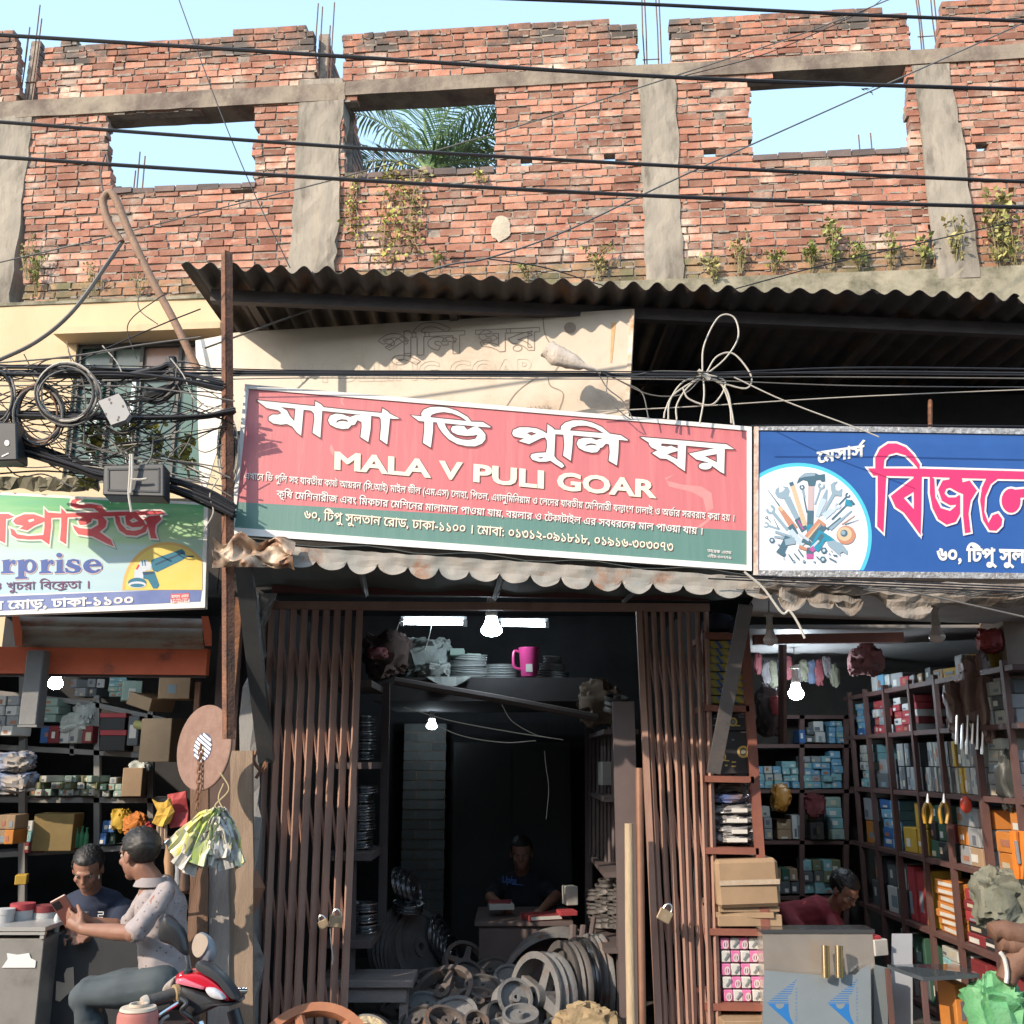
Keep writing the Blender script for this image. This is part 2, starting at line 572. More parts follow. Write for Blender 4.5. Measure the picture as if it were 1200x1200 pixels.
# unseen building across the street, added to cut low sky light into the shops
opp = thing('sky_block_building', 'long plastered building across the street behind the camera', 'building', (0, -9, 0))
om = M('street_plaster', (.22, .19, .16), (.30, .27, .23), scale=1.5, rough=.9)
mb = MB(); mb.box((-22, -13, 0), (22, -9, 7.2)); mb.build('wall', om, opp)
mb = MB(); mb.box((-22.2, -13.1, 7.2), (22.2, -8.8, 7.5)); mb.build('parapet', om, opp)
for k in range(9):
 for zz in (1.0, 4.4):
  mb = MB(); mb.box((-20 + 4.6 * k, -8.995, zz), (-18.4 + 4.6 * k, -8.93, zz + 1.5)); mb.build('window', dark_wall, opp)
# unfinished brick storey
bld = thing('brick_building', 'unfinished storey of bare red brick and concrete columns with three empty window openings', 'building', tuple(W3(0, 0)))
COURSE, BRL = 0.0865, 0.245
def scan(polys, z):
 xs = []
 for p in polys:
  for i in range(len(p)):
   (x0, y0), (x1, y1) = p[i], p[(i + 1) % len(p)]
   if (y0 <= z < y1) or (y1 <= z < y0): xs.append(x0 + (z - y0) * (x1 - x0) / (y1 - y0))
 xs.sort()
 return list(zip(xs[0::2], xs[1::2]))
def W8(mb, u0, u1, z0, z1, d0, d1, mi=0, j=0.0, jz=None):
 jz = j if jz is None else jz
 rr = lambda a: rng.uniform(-a, a) if a else 0
 p = []
 for z in (z0, z1):
  for (u, d) in ((u0, d0), (u1, d0), (u1, d1), (u0, d1)):
   p.append(W3(u + rr(j), z + rr(jz), d + (rr(j) if d == d0 else 0)))
 mb.hexa(p, mi)
zbase = WUZ(100, 357)[1]
def brick_panel(polys, z0, name, m, d=0.0, thick=0.12, ragged=0.02):
 mb = MB()
 zs = [p[1] for q in polys for p in q]
 lo, hi = min(zs), max(zs)
 r0 = int(math.floor((lo - z0) / COURSE)); r1 = int(math.ceil((hi - z0) / COURSE))
 for r in range(r0, r1 + 1):
  za = z0 + r * COURSE
  zm = za + COURSE * 0.5
  for (a, b) in scan(polys, zm):
   a += rng.uniform(-ragged, ragged); b += rng.uniform(-ragged, ragged)
   if b - a < 0.05: continue
   W8(mb, a + 0.012, b - 0.012, za - 0.0005, za + COURSE + 0.0005, d + rng.uniform(0.010, 0.016), d + thick - 0.012, 1)
   u = a; first = True
   while u < b - 0.02:
    L = BRL if rng.random() < 0.72 else BRL * 0.5
    if first and r % 2: L = BRL * 0.5
    first = False
    L *= rng.uniform(0.92, 1.06)
    e = min(b, u + L)
    if b - e < 0.06: e = b
    if e - u > 0.04 and rng.random() > 0.006:
     gp = rng.uniform(0.010, 0.024)
     dz = rng.uniform(-0.004, 0.004)
     pr = rng.uniform(-0.007, 0.006)
     hgt = rng.uniform(0.060, 0.071)
     W8(mb, u + gp / 2, e - gp / 2, za + 0.008 + dz, za + 0.008 + dz + hgt, d + pr, d + thick, 0, 0.0045, 0.0035)
     if rng.random() < 0.75:     # mortar squeezed out of the bed joint
      ua = rng.uniform(u, e - 0.02); ub = min(e, ua + rng.uniform(0.04, 0.2))
      W8(mb, ua, ub, za + rng.uniform(-0.012, 0.0), za + 0.012 + rng.uniform(0, .008), d - rng.uniform(-0.004, 0.008), d + 0.03, 1, 0.004)
    u = e
 return mb.build(name, [m, mortar_m], bld)
O1 = [(128, 134), (180, 129), (297, 119), (298, 147), (304, 149), (303, 160), (296, 163), (296, 222), (208, 224), (150, 226), (135, 224), (126, 195), (124, 160)]
O2 = [(403, 116), (579, 98), (580, 203), (404, 214)]
O3 = [(879, 90), (1062, 74), (1063, 140), (1066, 181), (881, 189)]
HOL = [[(612, 185), (622, 184), (622, 193), (612, 194)], [(708, 179), (722, 178), (722, 185), (708, 186)], [(827, 177), (839, 176), (839, 186), (827, 187)], [(1146, 166), (1160, 165), (1160, 174), (1146, 175)]]
colx = [(-4, 40), (352, 403), (749, 791), (1070, 1113)]
def bay(x0, x1):
 def yb(x): return 141 - 0.062 * x if x < 300 else 122 - 0.052 * (x - 300)
 def yt(x): return 357 - 0.0392 * (x - 100)
 return yb, yt
def baypoly(x0, x1):
 yb, yt = bay(x0, x1)
 return [(x0, yb(x0) - 6), (x1, yb(x1) - 6), (x1, yt(x1)), (x0, yt(x0))]
bays = [(-70, 8), (28, 368), (390, 764), (778, 1090), (1094, 1270)]
hol = {1: [O1], 2: [O2, HOL[0], HOL[1]], 3: [O3, HOL[2]], 4: [HOL[3]]}
for i, (a, b) in enumerate(bays):
 ps = [wpoly(baypoly(a, b))] + [wpoly(h) for h in hol.get(i, [])]
 zc = zbase + 0.42
 def clipz(p, lo, hi):
  def half(q, z, keep_above):
   out = []
   for k in range(len(q)):
    s, e = q[k], q[(k + 1) % len(q)]
    si = (s[1] >= z) == keep_above; ei = (e[1] >= z) == keep_above
    if si: out.append(s)
    if si != ei:
     t = (z - s[1]) / (e[1] - s[1]); out.append((s[0] + t * (e[0] - s[0]), z))
   return out
  q = half(p, lo, True)
  return half(q, hi, False) if q else []
 zcut = zbase + 3 * COURSE
 basep = [clipz(p, -1, zcut) for p in ps]; mainp = [clipz(p, zcut, 99) for p in ps]
 brick_panel([p for p in basep if len(p) > 2], zbase, 'mossy_base_course', brick_base)
 brick_panel([p for p in mainp if len(p) > 2], zbase, 'brick_wall', brick_m)
for sx0, sx1, y0 in ((132, 300, 224.5), (404, 579, 206.5), (882, 1064, 185)):
 (u0, z0), (u1, _) = WUZ(sx0, y0), WUZ(sx1, y0 - 0.05 * (sx1 - sx0))
 mb = MB(); u = u0
 while u < u1 - .03:
  e = min(u1, u + 0.24 * rng.uniform(.93, 1.05))
  W8(mb, u + .006, e - .006, z0 - 0.035 + rng.uniform(-.006, .006), z0 + 0.03 + rng.uniform(-.01, .008), -0.012 + rng.uniform(-.01, .006), 0.125, 0, .005)
  u = e
 W8(mb, u0 + .01, u1 - .01, z0 - .045, z0 + .012, 0.002, 0.12, 1)
 mb.build('window_sill', [M('sooty_sill_brick', (0.17, 0.115, 0.10), (0.11, 0.09, 0.085), scale=4, rough=0.95, bump=.4, island=.3), mortar_m], bld)
PAR = [
 [(-70, 42), (12, 33), (20, 45), (22, 118), (-70, 124)],
 [(50, 68), (52, 57), (68, 56), (72, 49), (160, 47), (200, 42), (260, 39), (310, 33), (369, 32), (371, 97), (200, 108), (42, 118), (43, 95), (47, 92)],
 [(402, 39), (560, 30), (640, 27), (716, 22), (719, 29), (747, 28), (748, 80), (560, 91), (402, 104)],
 [(785, 20), (900, 14), (1000, 8), (1034, 4), (1035, 14), (1064, 10), (1066, 64), (900, 73), (785, 80)],
 [(1101, 4), (1160, -2), (1270, -8), (1270, 50), (1101, 60)],
]
ztop = WUZ(200, 108)[1]
for i, p in enumerate(PAR):
 q = wpoly(p)
 hi = max(v[1] for v in q); cut = hi - 3.4 * COURSE
 lowp = clipz(q, -1, cut); hip = clipz(q, cut, 99)
 z0 = min(v[1] for v in q)
 if len(lowp) > 2: brick_panel([lowp], z0, 'parapet_wall', brick_m)
 if len(hip) > 2: brick_panel([hip], z0, 'sooty_parapet_top', brick_old)
def rough_member(mb, u0, u1, z0, z1, d0, d1, nu, nz, j, mi=0, tilt=0.0):
 """front-facing rough block; the u edges wander with height"""
 rows = []
 for k in range(nz + 1):
  z = z0 + (z1 - z0) * k / nz
  a = u0 + rng.uniform(-j, j) * 1.6; b = u1 + rng.uniform(-j, j) * 1.6
  rows.append([W3(a + (b - a) * q / nu, z + tilt * (a + (b - a) * q / nu - u0), d0 + rng.uniform(-j, j) * 0.5) for q in range(nu + 1)])
 back = [[p + wnin * (d1 - d0) for p in r_] for r_ in rows]
 n = nu + 1
 vs = [p for r_ in rows for p in r_] + [p for r_ in back for p in r_]
 off = n * (nz + 1)
 fs = []
 for k in range(nz):
  for q in range(nu):
   a = k * n + q
   fs.append((a, a + 1, a + n + 1, a + n)); fs.append((off + a + n, off + a + n + 1, off + a + 1, off + a))
  fs.append((k * n, (k + 1) * n, off + (k + 1) * n, off + k * n))
  fs.append((k * n + nu, off + k * n + nu, off + (k + 1) * n + nu, (k + 1) * n + nu))
 for q in range(nu):
  fs.append((q, off + q, off + q + 1, q + 1))
  a = nz * n + q
  fs.append((a, a + 1, off + a + 1, off + a))
 mb.add(vs, fs, mi)
for i, ((a, b), (yt, yb)) in enumerate(zip(colx, ((138, 366), (95, 352), (92, 332), (78, 322)))):
 u0, z1 = WUZ(a, yt); u1, _ = WUZ(b, yt)
 ub, z0 = WUZ(a, yb)
 mb = MB()
 rough_member(mb, u0, u1, zbase - 0.12, z1, -0.018, 0.25, 4, 18, 0.012)
 if i == 1:      # spalled render beside the column
  rough_member(mb, WUZ(380, 200)[0], u1 + .015, zbase - .1, zbase + 1.25, -0.05, -0.017, 3, 12, 0.014)
 if i == 3:      # the stepped face of the right-hand column
  um, zm = WUZ(1085, 150)
  rough_member(mb, WUZ(1083, 200)[0], u1 + .02, zbase - .1, zm, -0.055, -0.017, 3, 12, 0.010)
 mb.build('concrete_column', conc_m, bld)
for (a, b, y0, y1) in ((-75, 404, 122, 141), (404, 1270, 97, 113)):
 u0, zt = WUZ(a, y0 + (3 if a < 0 else 0)); u1, _ = WUZ(b, y0)
 zb = WUZ(a, y1 + (3 if a < 0 else 0))[1]
 mb = MB(); rough_member(mb, u0, u1, zb, zt, -0.022, 0.27, 26, 2, 0.012)
 mb.build('concrete_beam', M('beam_concrete', (.30, .25, .19), (.22, .18, .145), scale=2.2, rough=.93, bump=.6, bscale=22, c3=(.12, .09, .075), s3=2.4, t3=.54, w3=.14, stretch=(1, 1, .8)), bld)
def cross_wall(px, z0, z1a, z1b, depth, d0=0.3, u=None, name='cross_wall'):
 mb = MB(); u = WUZ(px, 200)[0] if u is None else u
 r = 0; z = z0
 while z < z1a:
  zz = (z - z1b) / max(1e-6, (z1a - z1b))
  L = depth if z < z1b else depth * max(0.05, 1 - zz)
  d = d0
  while d < d0 + L - .05:
   e = min(d0 + L, d + 0.24)
   W8(mb, u - .12, u, z + .008, z + .076, d + .006, e - .006, 0, .004)
   d = e
  W8(mb, u - .11, u - .008, z, z + COURSE, d0, d0 + L - .01, 1)
  z += COURSE; r += 1
 mb.build(name, [brick_old, mortar_m], bld)
zb2 = WUZ(403, 116)[1]
cross_wall(404, zbase, zb2 - .02, zbase + 0.9, 2.4)
cross_wall(128, zbase, zbase + 1.55, zbase + 1.0, 1.6)
zp = WUZ(375, 95)[1]
cross_wall(374, zp, zp + .62, zp + .1, 1.5, 0.12)
cross_wall(20, WUZ(20, 118)[1], WUZ(20, 45)[1], WUZ(20, 118)[1] + .1, 1.8, 0.12)
def rebars(spots, base_y, d=0.12):
 for (px, py, lean) in spots:
  u, z = WUZ(px, py, d)
  ub, zb = WUZ(px, base_y, d)
  mb = MB(); p0 = W3(u + lean * .3, zb - .05, d); p1 = W3(u, z, d)
  mb.tube([p0, p0.lerp(p1, .5) + Vector((rng.uniform(-.01, .01), 0, 0)), p1], 0.0075, 5)
  mb.build('rebar', rebar_m, bld)
rebars([(35, 32, .0), (33, 42, .02), (47, 6, 0), (49, 22, 0)], 118)
rebars([(373, 4, 0), (378, 8, 0), (392, 3, 0), (387, 30, 0)], 97)
rebars([(752, -8, .02), (755, -6, 0), (768, -8, .01), (772, -5, 0)], 79)
rebars([(1072, -10, 0), (1075, -8, 0), (1090, -10, 0), (1094, -8, .02)], 60)
for (a, b, y) in ((753, 773, 71), (1075, 1094, 44), (30, 46, 97)):
 mb = MB(); p, q = WUZ(a, y, .12), WUZ(b, y, .12)
 mb.tube([W3(p[0], p[1], .11), W3(q[0], p[1], .11)], .006, 5); mb.build('rebar_tie', rebar_m, bld)
for i, (x, y0, y1) in enumerate(((156, 200, 225), (164, 178, 225), (170, 183, 225), (438, 175, 206), (450, 178, 206), (1006, 158, 186), (1020, 156, 186))):
 p0, p1 = P(x, y1, 14.5), P(x + (3 if i == 0 else 0), y0, 14.5)
 mb = MB(); mb.tube([p0 - Vector((0, 0, 4)), p1], .012, 5)
 mb.build('far_rebar', rebar_m, bld)
mb = MB()
u0, z0 = WUZ(587, 268)
mb.add([W3(u0 + math.cos(a) * .105 * rng.uniform(.85, 1.15), z0 + math.sin(a) * .15 * rng.uniform(.85, 1.1), -.012) for a in [2 * math.pi * k / 18 for k in range(18)]] + [W3(u0, z0, -.022)],
       [(k, (k + 1) % 18, 18) for k in range(18)])
mb.build('mortar_patch', M('mortar_patch', (.50, .44, .35), (.40, .34, .26), scale=12, rough=.95, bump=.6, bscale=40), bld)
uL, uM, uR = WUZ(-90, 400)[0], WUZ(560, 400)[0], WUZ(1290, 400)[0]
wx0, wz1 = WUZ(92, 404); wx1, _ = WUZ(252, 404); wz0 = WUZ(92, 568)[1]
mb = MB()
ztopy = zbase - 0.0
for (a, b, c, d) in ((uL, wx0, 0, ztopy), (wx1, uM, 0, ztopy), (wx0, wx1, wz1, ztopy), (wx0, wx1, 0, wz0)):
 W8(mb, a, b, c, d, -0.03, 0.2)
mb.build('plaster_wall', yellow_m, bld)
mb = MB(); rough_member(mb, uL, uM, ztopy, ztopy + .035, -0.045, 0.1, 40, 1, .018); mb.build('weathered_ledge', concband_m, bld)
mb = MB(); rough_member(mb, uM, uR, zbase - .9, zbase + 0.01, -0.05, 0.2, 40, 8, .012); mb.build('concrete_band', concband_m, bld)
mb = MB(); W8(mb, uM, uR, 0, zbase - .9, -0.02, .2); mb.build('rear_wall', dark_wall, bld)
win_dark = M('window_frame_paint', (.06, .06, .055), (.10, .10, .09), scale=8, rough=.6)
wn = MB()
fr = .045
W8(wn, wx0, wx1, wz1 - fr, wz1, 0.0, .1); W8(wn, wx0, wx1, wz0, wz0 + fr, 0.0, .1)
W8(wn, wx0, wx0 + fr, wz0 + fr, wz1 - fr, 0.0, .1); W8(wn, wx1 - fr, wx1, wz0 + fr, wz1 - fr, 0.0, .1)
zt2 = wz1 - (wz1 - wz0) * .27
W8(wn, wx0 + fr, wx1 - fr, zt2, zt2 + .05, 0.004, .095)
cols = [wx0 + (wx1 - wx0) * f for f in (.24, .46, .74)]
for c in cols: W8(wn, c, c + .035, wz0 + fr, zt2, 0.006, .09); W8(wn, c, c + .035, zt2 + .05, wz1 - fr, 0.006, .09)
wo = wn.build('window', win_dark, bld)
xs = [wx0 + fr] + cols + [wx1 - fr]
pane_c = [(.08, .14, .12), (.20, .24, .20), (.42, .24, .18), (.40, .27, .20), (.03, .10, .085), (.03, .11, .09), (.03, .09, .08), (.05, .13, .10)]
k = 0
for lev in ((zt2 + .05, wz1 - fr), (wz0 + fr, zt2)):
 for a, b in zip(xs, xs[1:]):
  mb = MB(); W8(mb, a + (.035 if a != xs[0] else 0), b, lev[0], lev[1], .045, .055)
  mb.build('window_pane', M('pane_%d' % k, pane_c[k], tuple(v * .7 for v in pane_c[k]), scale=3, rough=.18, spec=.6), wo); k += 1
mb = MB(); W8(mb, wx0 - .12, wx1 + .15, wz1 + .0, wz1 + .07, -.28, -.031); mb.build('window_hood', yellow_m, bld)
mb = MB(); W8(mb, wx0 + .25, wx0 + .29, wz0 + .05, zt2, -.02, .0); W8(mb, wx0 + .62, wx0 + .66, wz0 + .05, zt2, -.02, .0)
mb.build('window_shutter', M('pale_shutter', (.55, .60, .58)), wo)
# plants on the wall
def leafblob(mb, c, n, spread, ls, up=0.3, mi=0, droop=0.0):
 c = Vector(c)
 for _ in range(n):
  d = Vector((rng.gauss(0, 1) * spread[0], rng.gauss(0, .6) * spread[1], abs(rng.gauss(0, 1)) * spread[2] if up > 0 else -abs(rng.gauss(0, 1)) * spread[2]))
  p = c + d
  a = Vector((rng.uniform(-1, 1), rng.uniform(-1, .2), rng.uniform(-.2, 1) - droop)).normalized()
  b = a.orthogonal().normalized(); b.rotate(Matrix.Rotation(rng.uniform(0, 6.3), 3, a))
  L = ls * rng.uniform(.6, 1.4); w = L * rng.uniform(.28, .42)
  cc = a.cross(b) * (w * .18)
  mb.add([p, p + a * L * .45 + b * w + cc, p + a * L, p + a * L * .45 - b * w + cc], [(0, 1, 2), (0, 2, 3)], mi)
green = [M('weed_leaf', (.17, .21, .05), (.32, .32, .10), scale=9, rough=.7, island=.35), M('weed_stem', (.20, .17, .07), (.26, .22, .10), scale=9, rough=.8)]
drygrass = [M('dry_leaf', (.25, .24, .08), (.36, .31, .13), scale=9, rough=.8, island=.3), M('dry_stem', (.34, .29, .16), (.26, .22, .12), scale=9)]
def weed(px, py, h, w, n, ls, mats, label, name='wall_weed', stems=7):
 u, z = WUZ(px, py); base = W3(u, z, -.03)
 t = thing(name, label, 'weed', tuple(base), 'weeds growing out of the wall')
 st = MB(); lf = MB()
 for k in range(stems):
  tip = base + Vector((rng.gauss(0, w * .45), -abs(rng.gauss(.05, .05)), h * rng.uniform(.55, 1.05)))
  mid = base.lerp(tip, .5) + Vector((rng.uniform(-.03, .03), -.03, .04))
  pts = spline([base + Vector((rng.uniform(-w * .2, w * .2), 0, 0)), mid, tip], 5)
  st.tube(pts, [.004] * (len(pts) - 1) + [.0015], 4)
  for q in range(max(2, n // stems)):
   p = pts[rng.randrange(2, len(pts))]
   leafblob(lf, p, 1, (.03, .03, .03), ls)
 st.build('stem', mats[1], t)
 lf.build('leaves', mats[0], t)
 return t
weed(42, 349, .42, .16, 60, .05, green, 'broad green weed growing where the yellow wall meets the brick at far left')
weed(34, 330, .5, .12, 50, .035, drygrass, 'dry straw coloured weed against the left concrete column')
weed(112, 344, .28, .12, 40, .035, drygrass, 'small dry weed on the ledge below the left opening')
weed(165, 352, .35, .18, 30, .03, drygrass, 'thin dry weed beside the bent conduit pipe')
weed(512, 322, .32, .04, 12, .07, green, 'single bright sprout with two leaves above the tin awning', stems=2)
weed(618, 330, .12, .12, 30, .04, green, 'tiny weed tuft low on the wall under the mortar patch')
weed(700, 330, .34, .18, 90, .045, drygrass, 'bushy pale grass tuft left of the middle column')
weed(838, 338, .3, .16, 70, .05, drygrass, 'dry grass tuft just right of the middle column')
weed(866, 322, .38, .14, 70, .045, drygrass, 'tall dry weed tuft on the sunlit base course under the third opening')
weed(905, 322, .22, .14, 50, .045, green, 'low weed on the mossy ledge under the third opening')
weed(950, 320, .28, .12, 70, .05, green, 'green leafy weed on the mossy ledge, left one of the tight pair')
weed(974, 316, .42, .14, 110, .05, green, 'tallest green weed in the middle of the mossy ledge')
weed(1005, 318, .25, .13, 70, .05, green, 'round green weed on the mossy ledge, right of the tallest weed')
weed(1043, 318, .34, .08, 45, .045, green, 'slim green weed halfway to the right column')
weed(1080, 318, .28, .14, 60, .05, green, 'weed at the foot of the right stepped column')
weed(1121, 318, .5, .12, 80, .05, drygrass, 'upright weed close on the right side of the stepped column')
weed(1170, 325, .85, .22, 240, .06, drygrass, 'big straggly yellowing weed at the right end of the wall')
weed(1188, 318, .5, .2, 90, .05, green, 'green weed behind the big straggly one at the right edge')
def vine(px0, py0, py1, wid, n, label, mats):
 u, z0 = WUZ(px0, py0); _, z1 = WUZ(px0, py1)
 t = thing('hanging_vine', label, 'vine', tuple(W3(u, z1, -.04)), 'vines hanging on the brick')
 st = MB(); lf = MB()
 for k in range(4):
  pts = spline([W3(u + rng.uniform(-wid, wid) * .6, z0 + (z1 - z0) * f, -.03 - rng.uniform(0, .05)) for f in (0, .3, .6, rng.uniform(.8, 1))], 6)
  st.tube(pts, .0035, 4)
  for q in range(n // 4):
   p = pts[rng.randrange(len(pts))]
   leafblob(lf, p + Vector((rng.gauss(0, wid * .35), 0, 0)), 1, (.02, .03, .02), .05, droop=.8)
 st.build('stem', mats[1], t); lf.build('leaves', mats[0], t)
vy = [M('vine_leaf', (.30, .33, .06), (.42, .36, .10), scale=8, rough=.7, island=.3), drygrass[1]]
vine(417, 207, 292, .13, 90, 'yellow green vine hanging in a narrow strand at the left of the middle opening', vy)
vine(463, 198, 318, .22, 220, 'thick yellow green vine hanging from the sill under the palm', vy)
vine(490, 204, 312, .14, 120, 'thin drying vine just right of the thick one', [drygrass[0], drygrass[1]])
vine(562, 204, 216, .06, 20, 'scrap of vine at the right corner of the sill', vy)
t = thing('leafy_twig', 'small leafy twig hanging in the top right corner of the third opening', 'twig', tuple(P(1040, 95, 9.6)))
st = MB(); lf = MB()
for q in ([(1062, 80), (1040, 88), (1022, 92)], [(1060, 84), (1040, 94), (1016, 106)], [(1050, 82), (1030, 88), (1008, 88)]):
 pts = path(q, 9.6, 6); st.tube(pts, .003, 4)
 for p in pts[3:]: leafblob(lf, p, 3, (.03, .03, .03), .07, droop=.4)
st.build('stem', green[1], t); lf.build('leaves', M('twig_leaf', (.16, .20, .08), (.24, .26, .12)), t)
pc = P(500, 200, 15.5)
palm = thing('palm_tree', 'green palm tree standing behind the middle opening', 'palm', (pc.x, pc.y, 0))
mb = MB()
mb.tube([(pc.x + .3, pc.y, 0), (pc.x + .1, pc.y, pc.z * .5), (pc.x, pc.y, pc.z)], [.2, .16, .15], 10)
mb.build('trunk', M('palm_bark', (.2, .16, .12), (.28, .23, .17), scale=10, bump=.5), palm)
fr_m = M('palm_leaf', (.09, .155, .055), (.19, .27, .11), scale=4, rough=.45, island=.35)
def frond(az, el, L, curl):
 mb = MB()
 pts = []; p = Vector(pc); d = Vector((math.cos(az) * math.cos(el), math.sin(az) * math.cos(el), math.sin(el)))
 n = 26
 for k in range(n + 1):
  pts.append(p.copy()); p = p + d * (L / n)
  d.z -= curl / n * (0.4 + 1.6 * k / n); d.normalize()
 mb.tube(pts, [.03 * (1 - k / (n + 1)) + .005 for k in range(n + 1)], 5)
 for k in range(3, n + 1):
  t = (pts[k] - pts[k - 1]).normalized()
  side = t.cross(Vector((0, 0, 1)))
  if side.length < .1: side = Vector((1, 0, 0))
  side.normalize(); up = side.cross(t)
  ll = .66 * math.sin(math.pi * min(1, .12 + .88 * k / n)) ** .6 * rng.uniform(.85, 1.1) + .12
  for s in (-1, 1):
   for h in range(2):
    a = (side * s * .85 + t * rng.uniform(.35, .6) + up * rng.uniform(-.15, .25)).normalized()
    b0 = pts[k - 1].lerp(pts[k], h * .5 + rng.uniform(0, .3))
    m1 = b0 + a * ll * .55; tip = b0 + a * ll + Vector((0, 0, -.22 * ll * rng.uniform(.5, 1.5)))
    w = t * .019
    mb.add([b0 - w * .5, b0 + w * .5, m1 + w, tip, m1 - w], [(0, 1, 2, 4), (4, 2, 3)])
 mb.build('frond', fr_m, palm)
for az, el, L, cu in ((178, 58, 2.1, 1.2), (168, 30, 1.6, 1.0), (120, 84, 2.2, .9), (20, 72, 2.4, 1.9), (0, 55, 2.3, 1.8), (-15, 36, 2.1, 1.5), (335, 75, 2.4, 2.1), (350, 15, 1.5, .8), (60, 60, 2.2, 1.5), (30, 35, 2.0, 1.3), (150, 68, 2.3, 1.1)):
 frond(R(az), R(el), L, cu)
# tin awning over the shops
tin_dark = M('weathered_tin', (.105, .092, .085), (.06, .055, .055), scale=5, rough=.7, metal=.25, bump=.15, c3=(.17, .085, .045), s3=4, t3=.60, w3=.1)
steel_rust = M('rusty_steel', (.13, .065, .042), (.22, .10, .055), scale=9, rough=.85, bump=.4, bscale=50, c3=(.33, .15, .07), s3=8, t3=.58, w3=.1)
steel_dark = M('dark_painted_steel', (.055, .045, .045), (.085, .065, .06), scale=8, rough=.6, bump=.2)
YF = 4.94
aw = thing('tin_awning', 'long dark corrugated tin awning above the shop signs', 'awning', tuple(P(700, 345, YF)))
fl, fr_ = P(212, 312, YF), P(1640, 371.7, YF)
back_dy = 4.06
drop = .12
def corr_sheet(s0, s1, lift, front_over):
 """one run of corrugated sheet between fractions s0..s1 of the eave"""
 mb = MB()
 n = int((s1 - s0) * (fr_ - fl).length / .0135)
 rows = []
 for j in range(5):
  f = j / 4
  row = []
  for k in range(n + 1):
   s = s0 + (s1 - s0) * k / n
   p = fl.lerp(fr_, s)
   x = s * (fr_ - fl).length
   w = .020 * math.sin(2 * math.pi * x / .127) * (1 + .25 * math.sin(x * 3.1)) + .008 * math.sin(x * 1.7 + 1)
   p = p + Vector((0, back_dy * f - front_over * (1 - f), drop * f + w + lift))
   row.append(p)
  rows.append(row)
 add_sheet(mb, rows, .0022)
 return mb.build('corrugated_sheet', tin_dark, aw, smooth=True)
cuts = [0, .115, .23, .345, .46, .575, .69, .8, .9, 1]
for i in range(9):
 corr_sheet(cuts[i] - (.006 if i else 0), cuts[i + 1], .004 * (i % 2), .02 * ((i * 7) % 3) / 2)
sl = drop / back_dy
for name, dy, w, hh in (('front_purlin', .22, .05, .07), ('rear_purlin', 1.3, .05, .06)):
 mb = MB(); a = fl + Vector((.1, dy, sl * dy - .03 - hh)); b = fr_ + Vector((0, dy, sl * dy - .03 - hh))
 mb.hexa([a, b, b + Vector((0, w, 0)), a + Vector((0, w, 0)), a + Vector((0, 0, hh)), b + Vector((0, 0, hh)), b + Vector((0, w, hh)), a + Vector((0, w, hh))])
 mb.build(name, steel_dark, aw)
for s in (.045, .22, .41, .59, .8):
 a = fl.lerp(fr_, s); mb = MB()
 p = a + Vector((0, .27, -.085)); q = a + Vector((0, back_dy, drop - .075))
 mb.hexa([p, p + Vector((.045, 0, 0)), q + Vector((.045, 0, 0)), q, p + Vector((0, 0, .045)), p + Vector((.045, 0, .045)), q + Vector((.045, 0, .045)), q + Vector((0, 0, .045))])
 mb.build('rafter', steel_dark, aw)
shop = thing('shop_building', 'dark single storey row of three shops under the tin awning', 'shop building', (0, 6.0, 0))
inner_w = M('dimmed_inner_wall', (.045, .045, .048), (.026, .027, .03), scale=3, rough=.95, bump=.3, bscale=25)  # wall colour darkened to keep the shop interiors dim
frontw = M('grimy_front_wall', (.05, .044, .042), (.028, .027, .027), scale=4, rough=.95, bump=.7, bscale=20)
zl = P(600, 700, 6.02).z
xpost = P(262, 600, 6.02).x
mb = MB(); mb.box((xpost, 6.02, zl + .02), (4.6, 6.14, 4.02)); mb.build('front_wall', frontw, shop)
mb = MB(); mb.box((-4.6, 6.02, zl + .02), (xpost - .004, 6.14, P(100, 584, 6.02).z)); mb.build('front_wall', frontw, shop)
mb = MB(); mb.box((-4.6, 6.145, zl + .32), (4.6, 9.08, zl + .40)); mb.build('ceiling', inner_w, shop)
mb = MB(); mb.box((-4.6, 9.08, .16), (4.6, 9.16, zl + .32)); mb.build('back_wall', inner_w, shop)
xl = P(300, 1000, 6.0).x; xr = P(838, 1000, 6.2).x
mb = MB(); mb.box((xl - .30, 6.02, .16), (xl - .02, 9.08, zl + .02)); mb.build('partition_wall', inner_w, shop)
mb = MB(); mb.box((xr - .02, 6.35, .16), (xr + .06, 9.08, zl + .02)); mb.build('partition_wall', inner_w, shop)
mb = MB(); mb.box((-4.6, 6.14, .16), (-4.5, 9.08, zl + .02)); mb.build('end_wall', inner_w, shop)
mb = MB(); mb.box((3.62, 6.02, .16), (3.75, 9.08, zl + .02)); mb.build('end_wall', inner_w, shop)
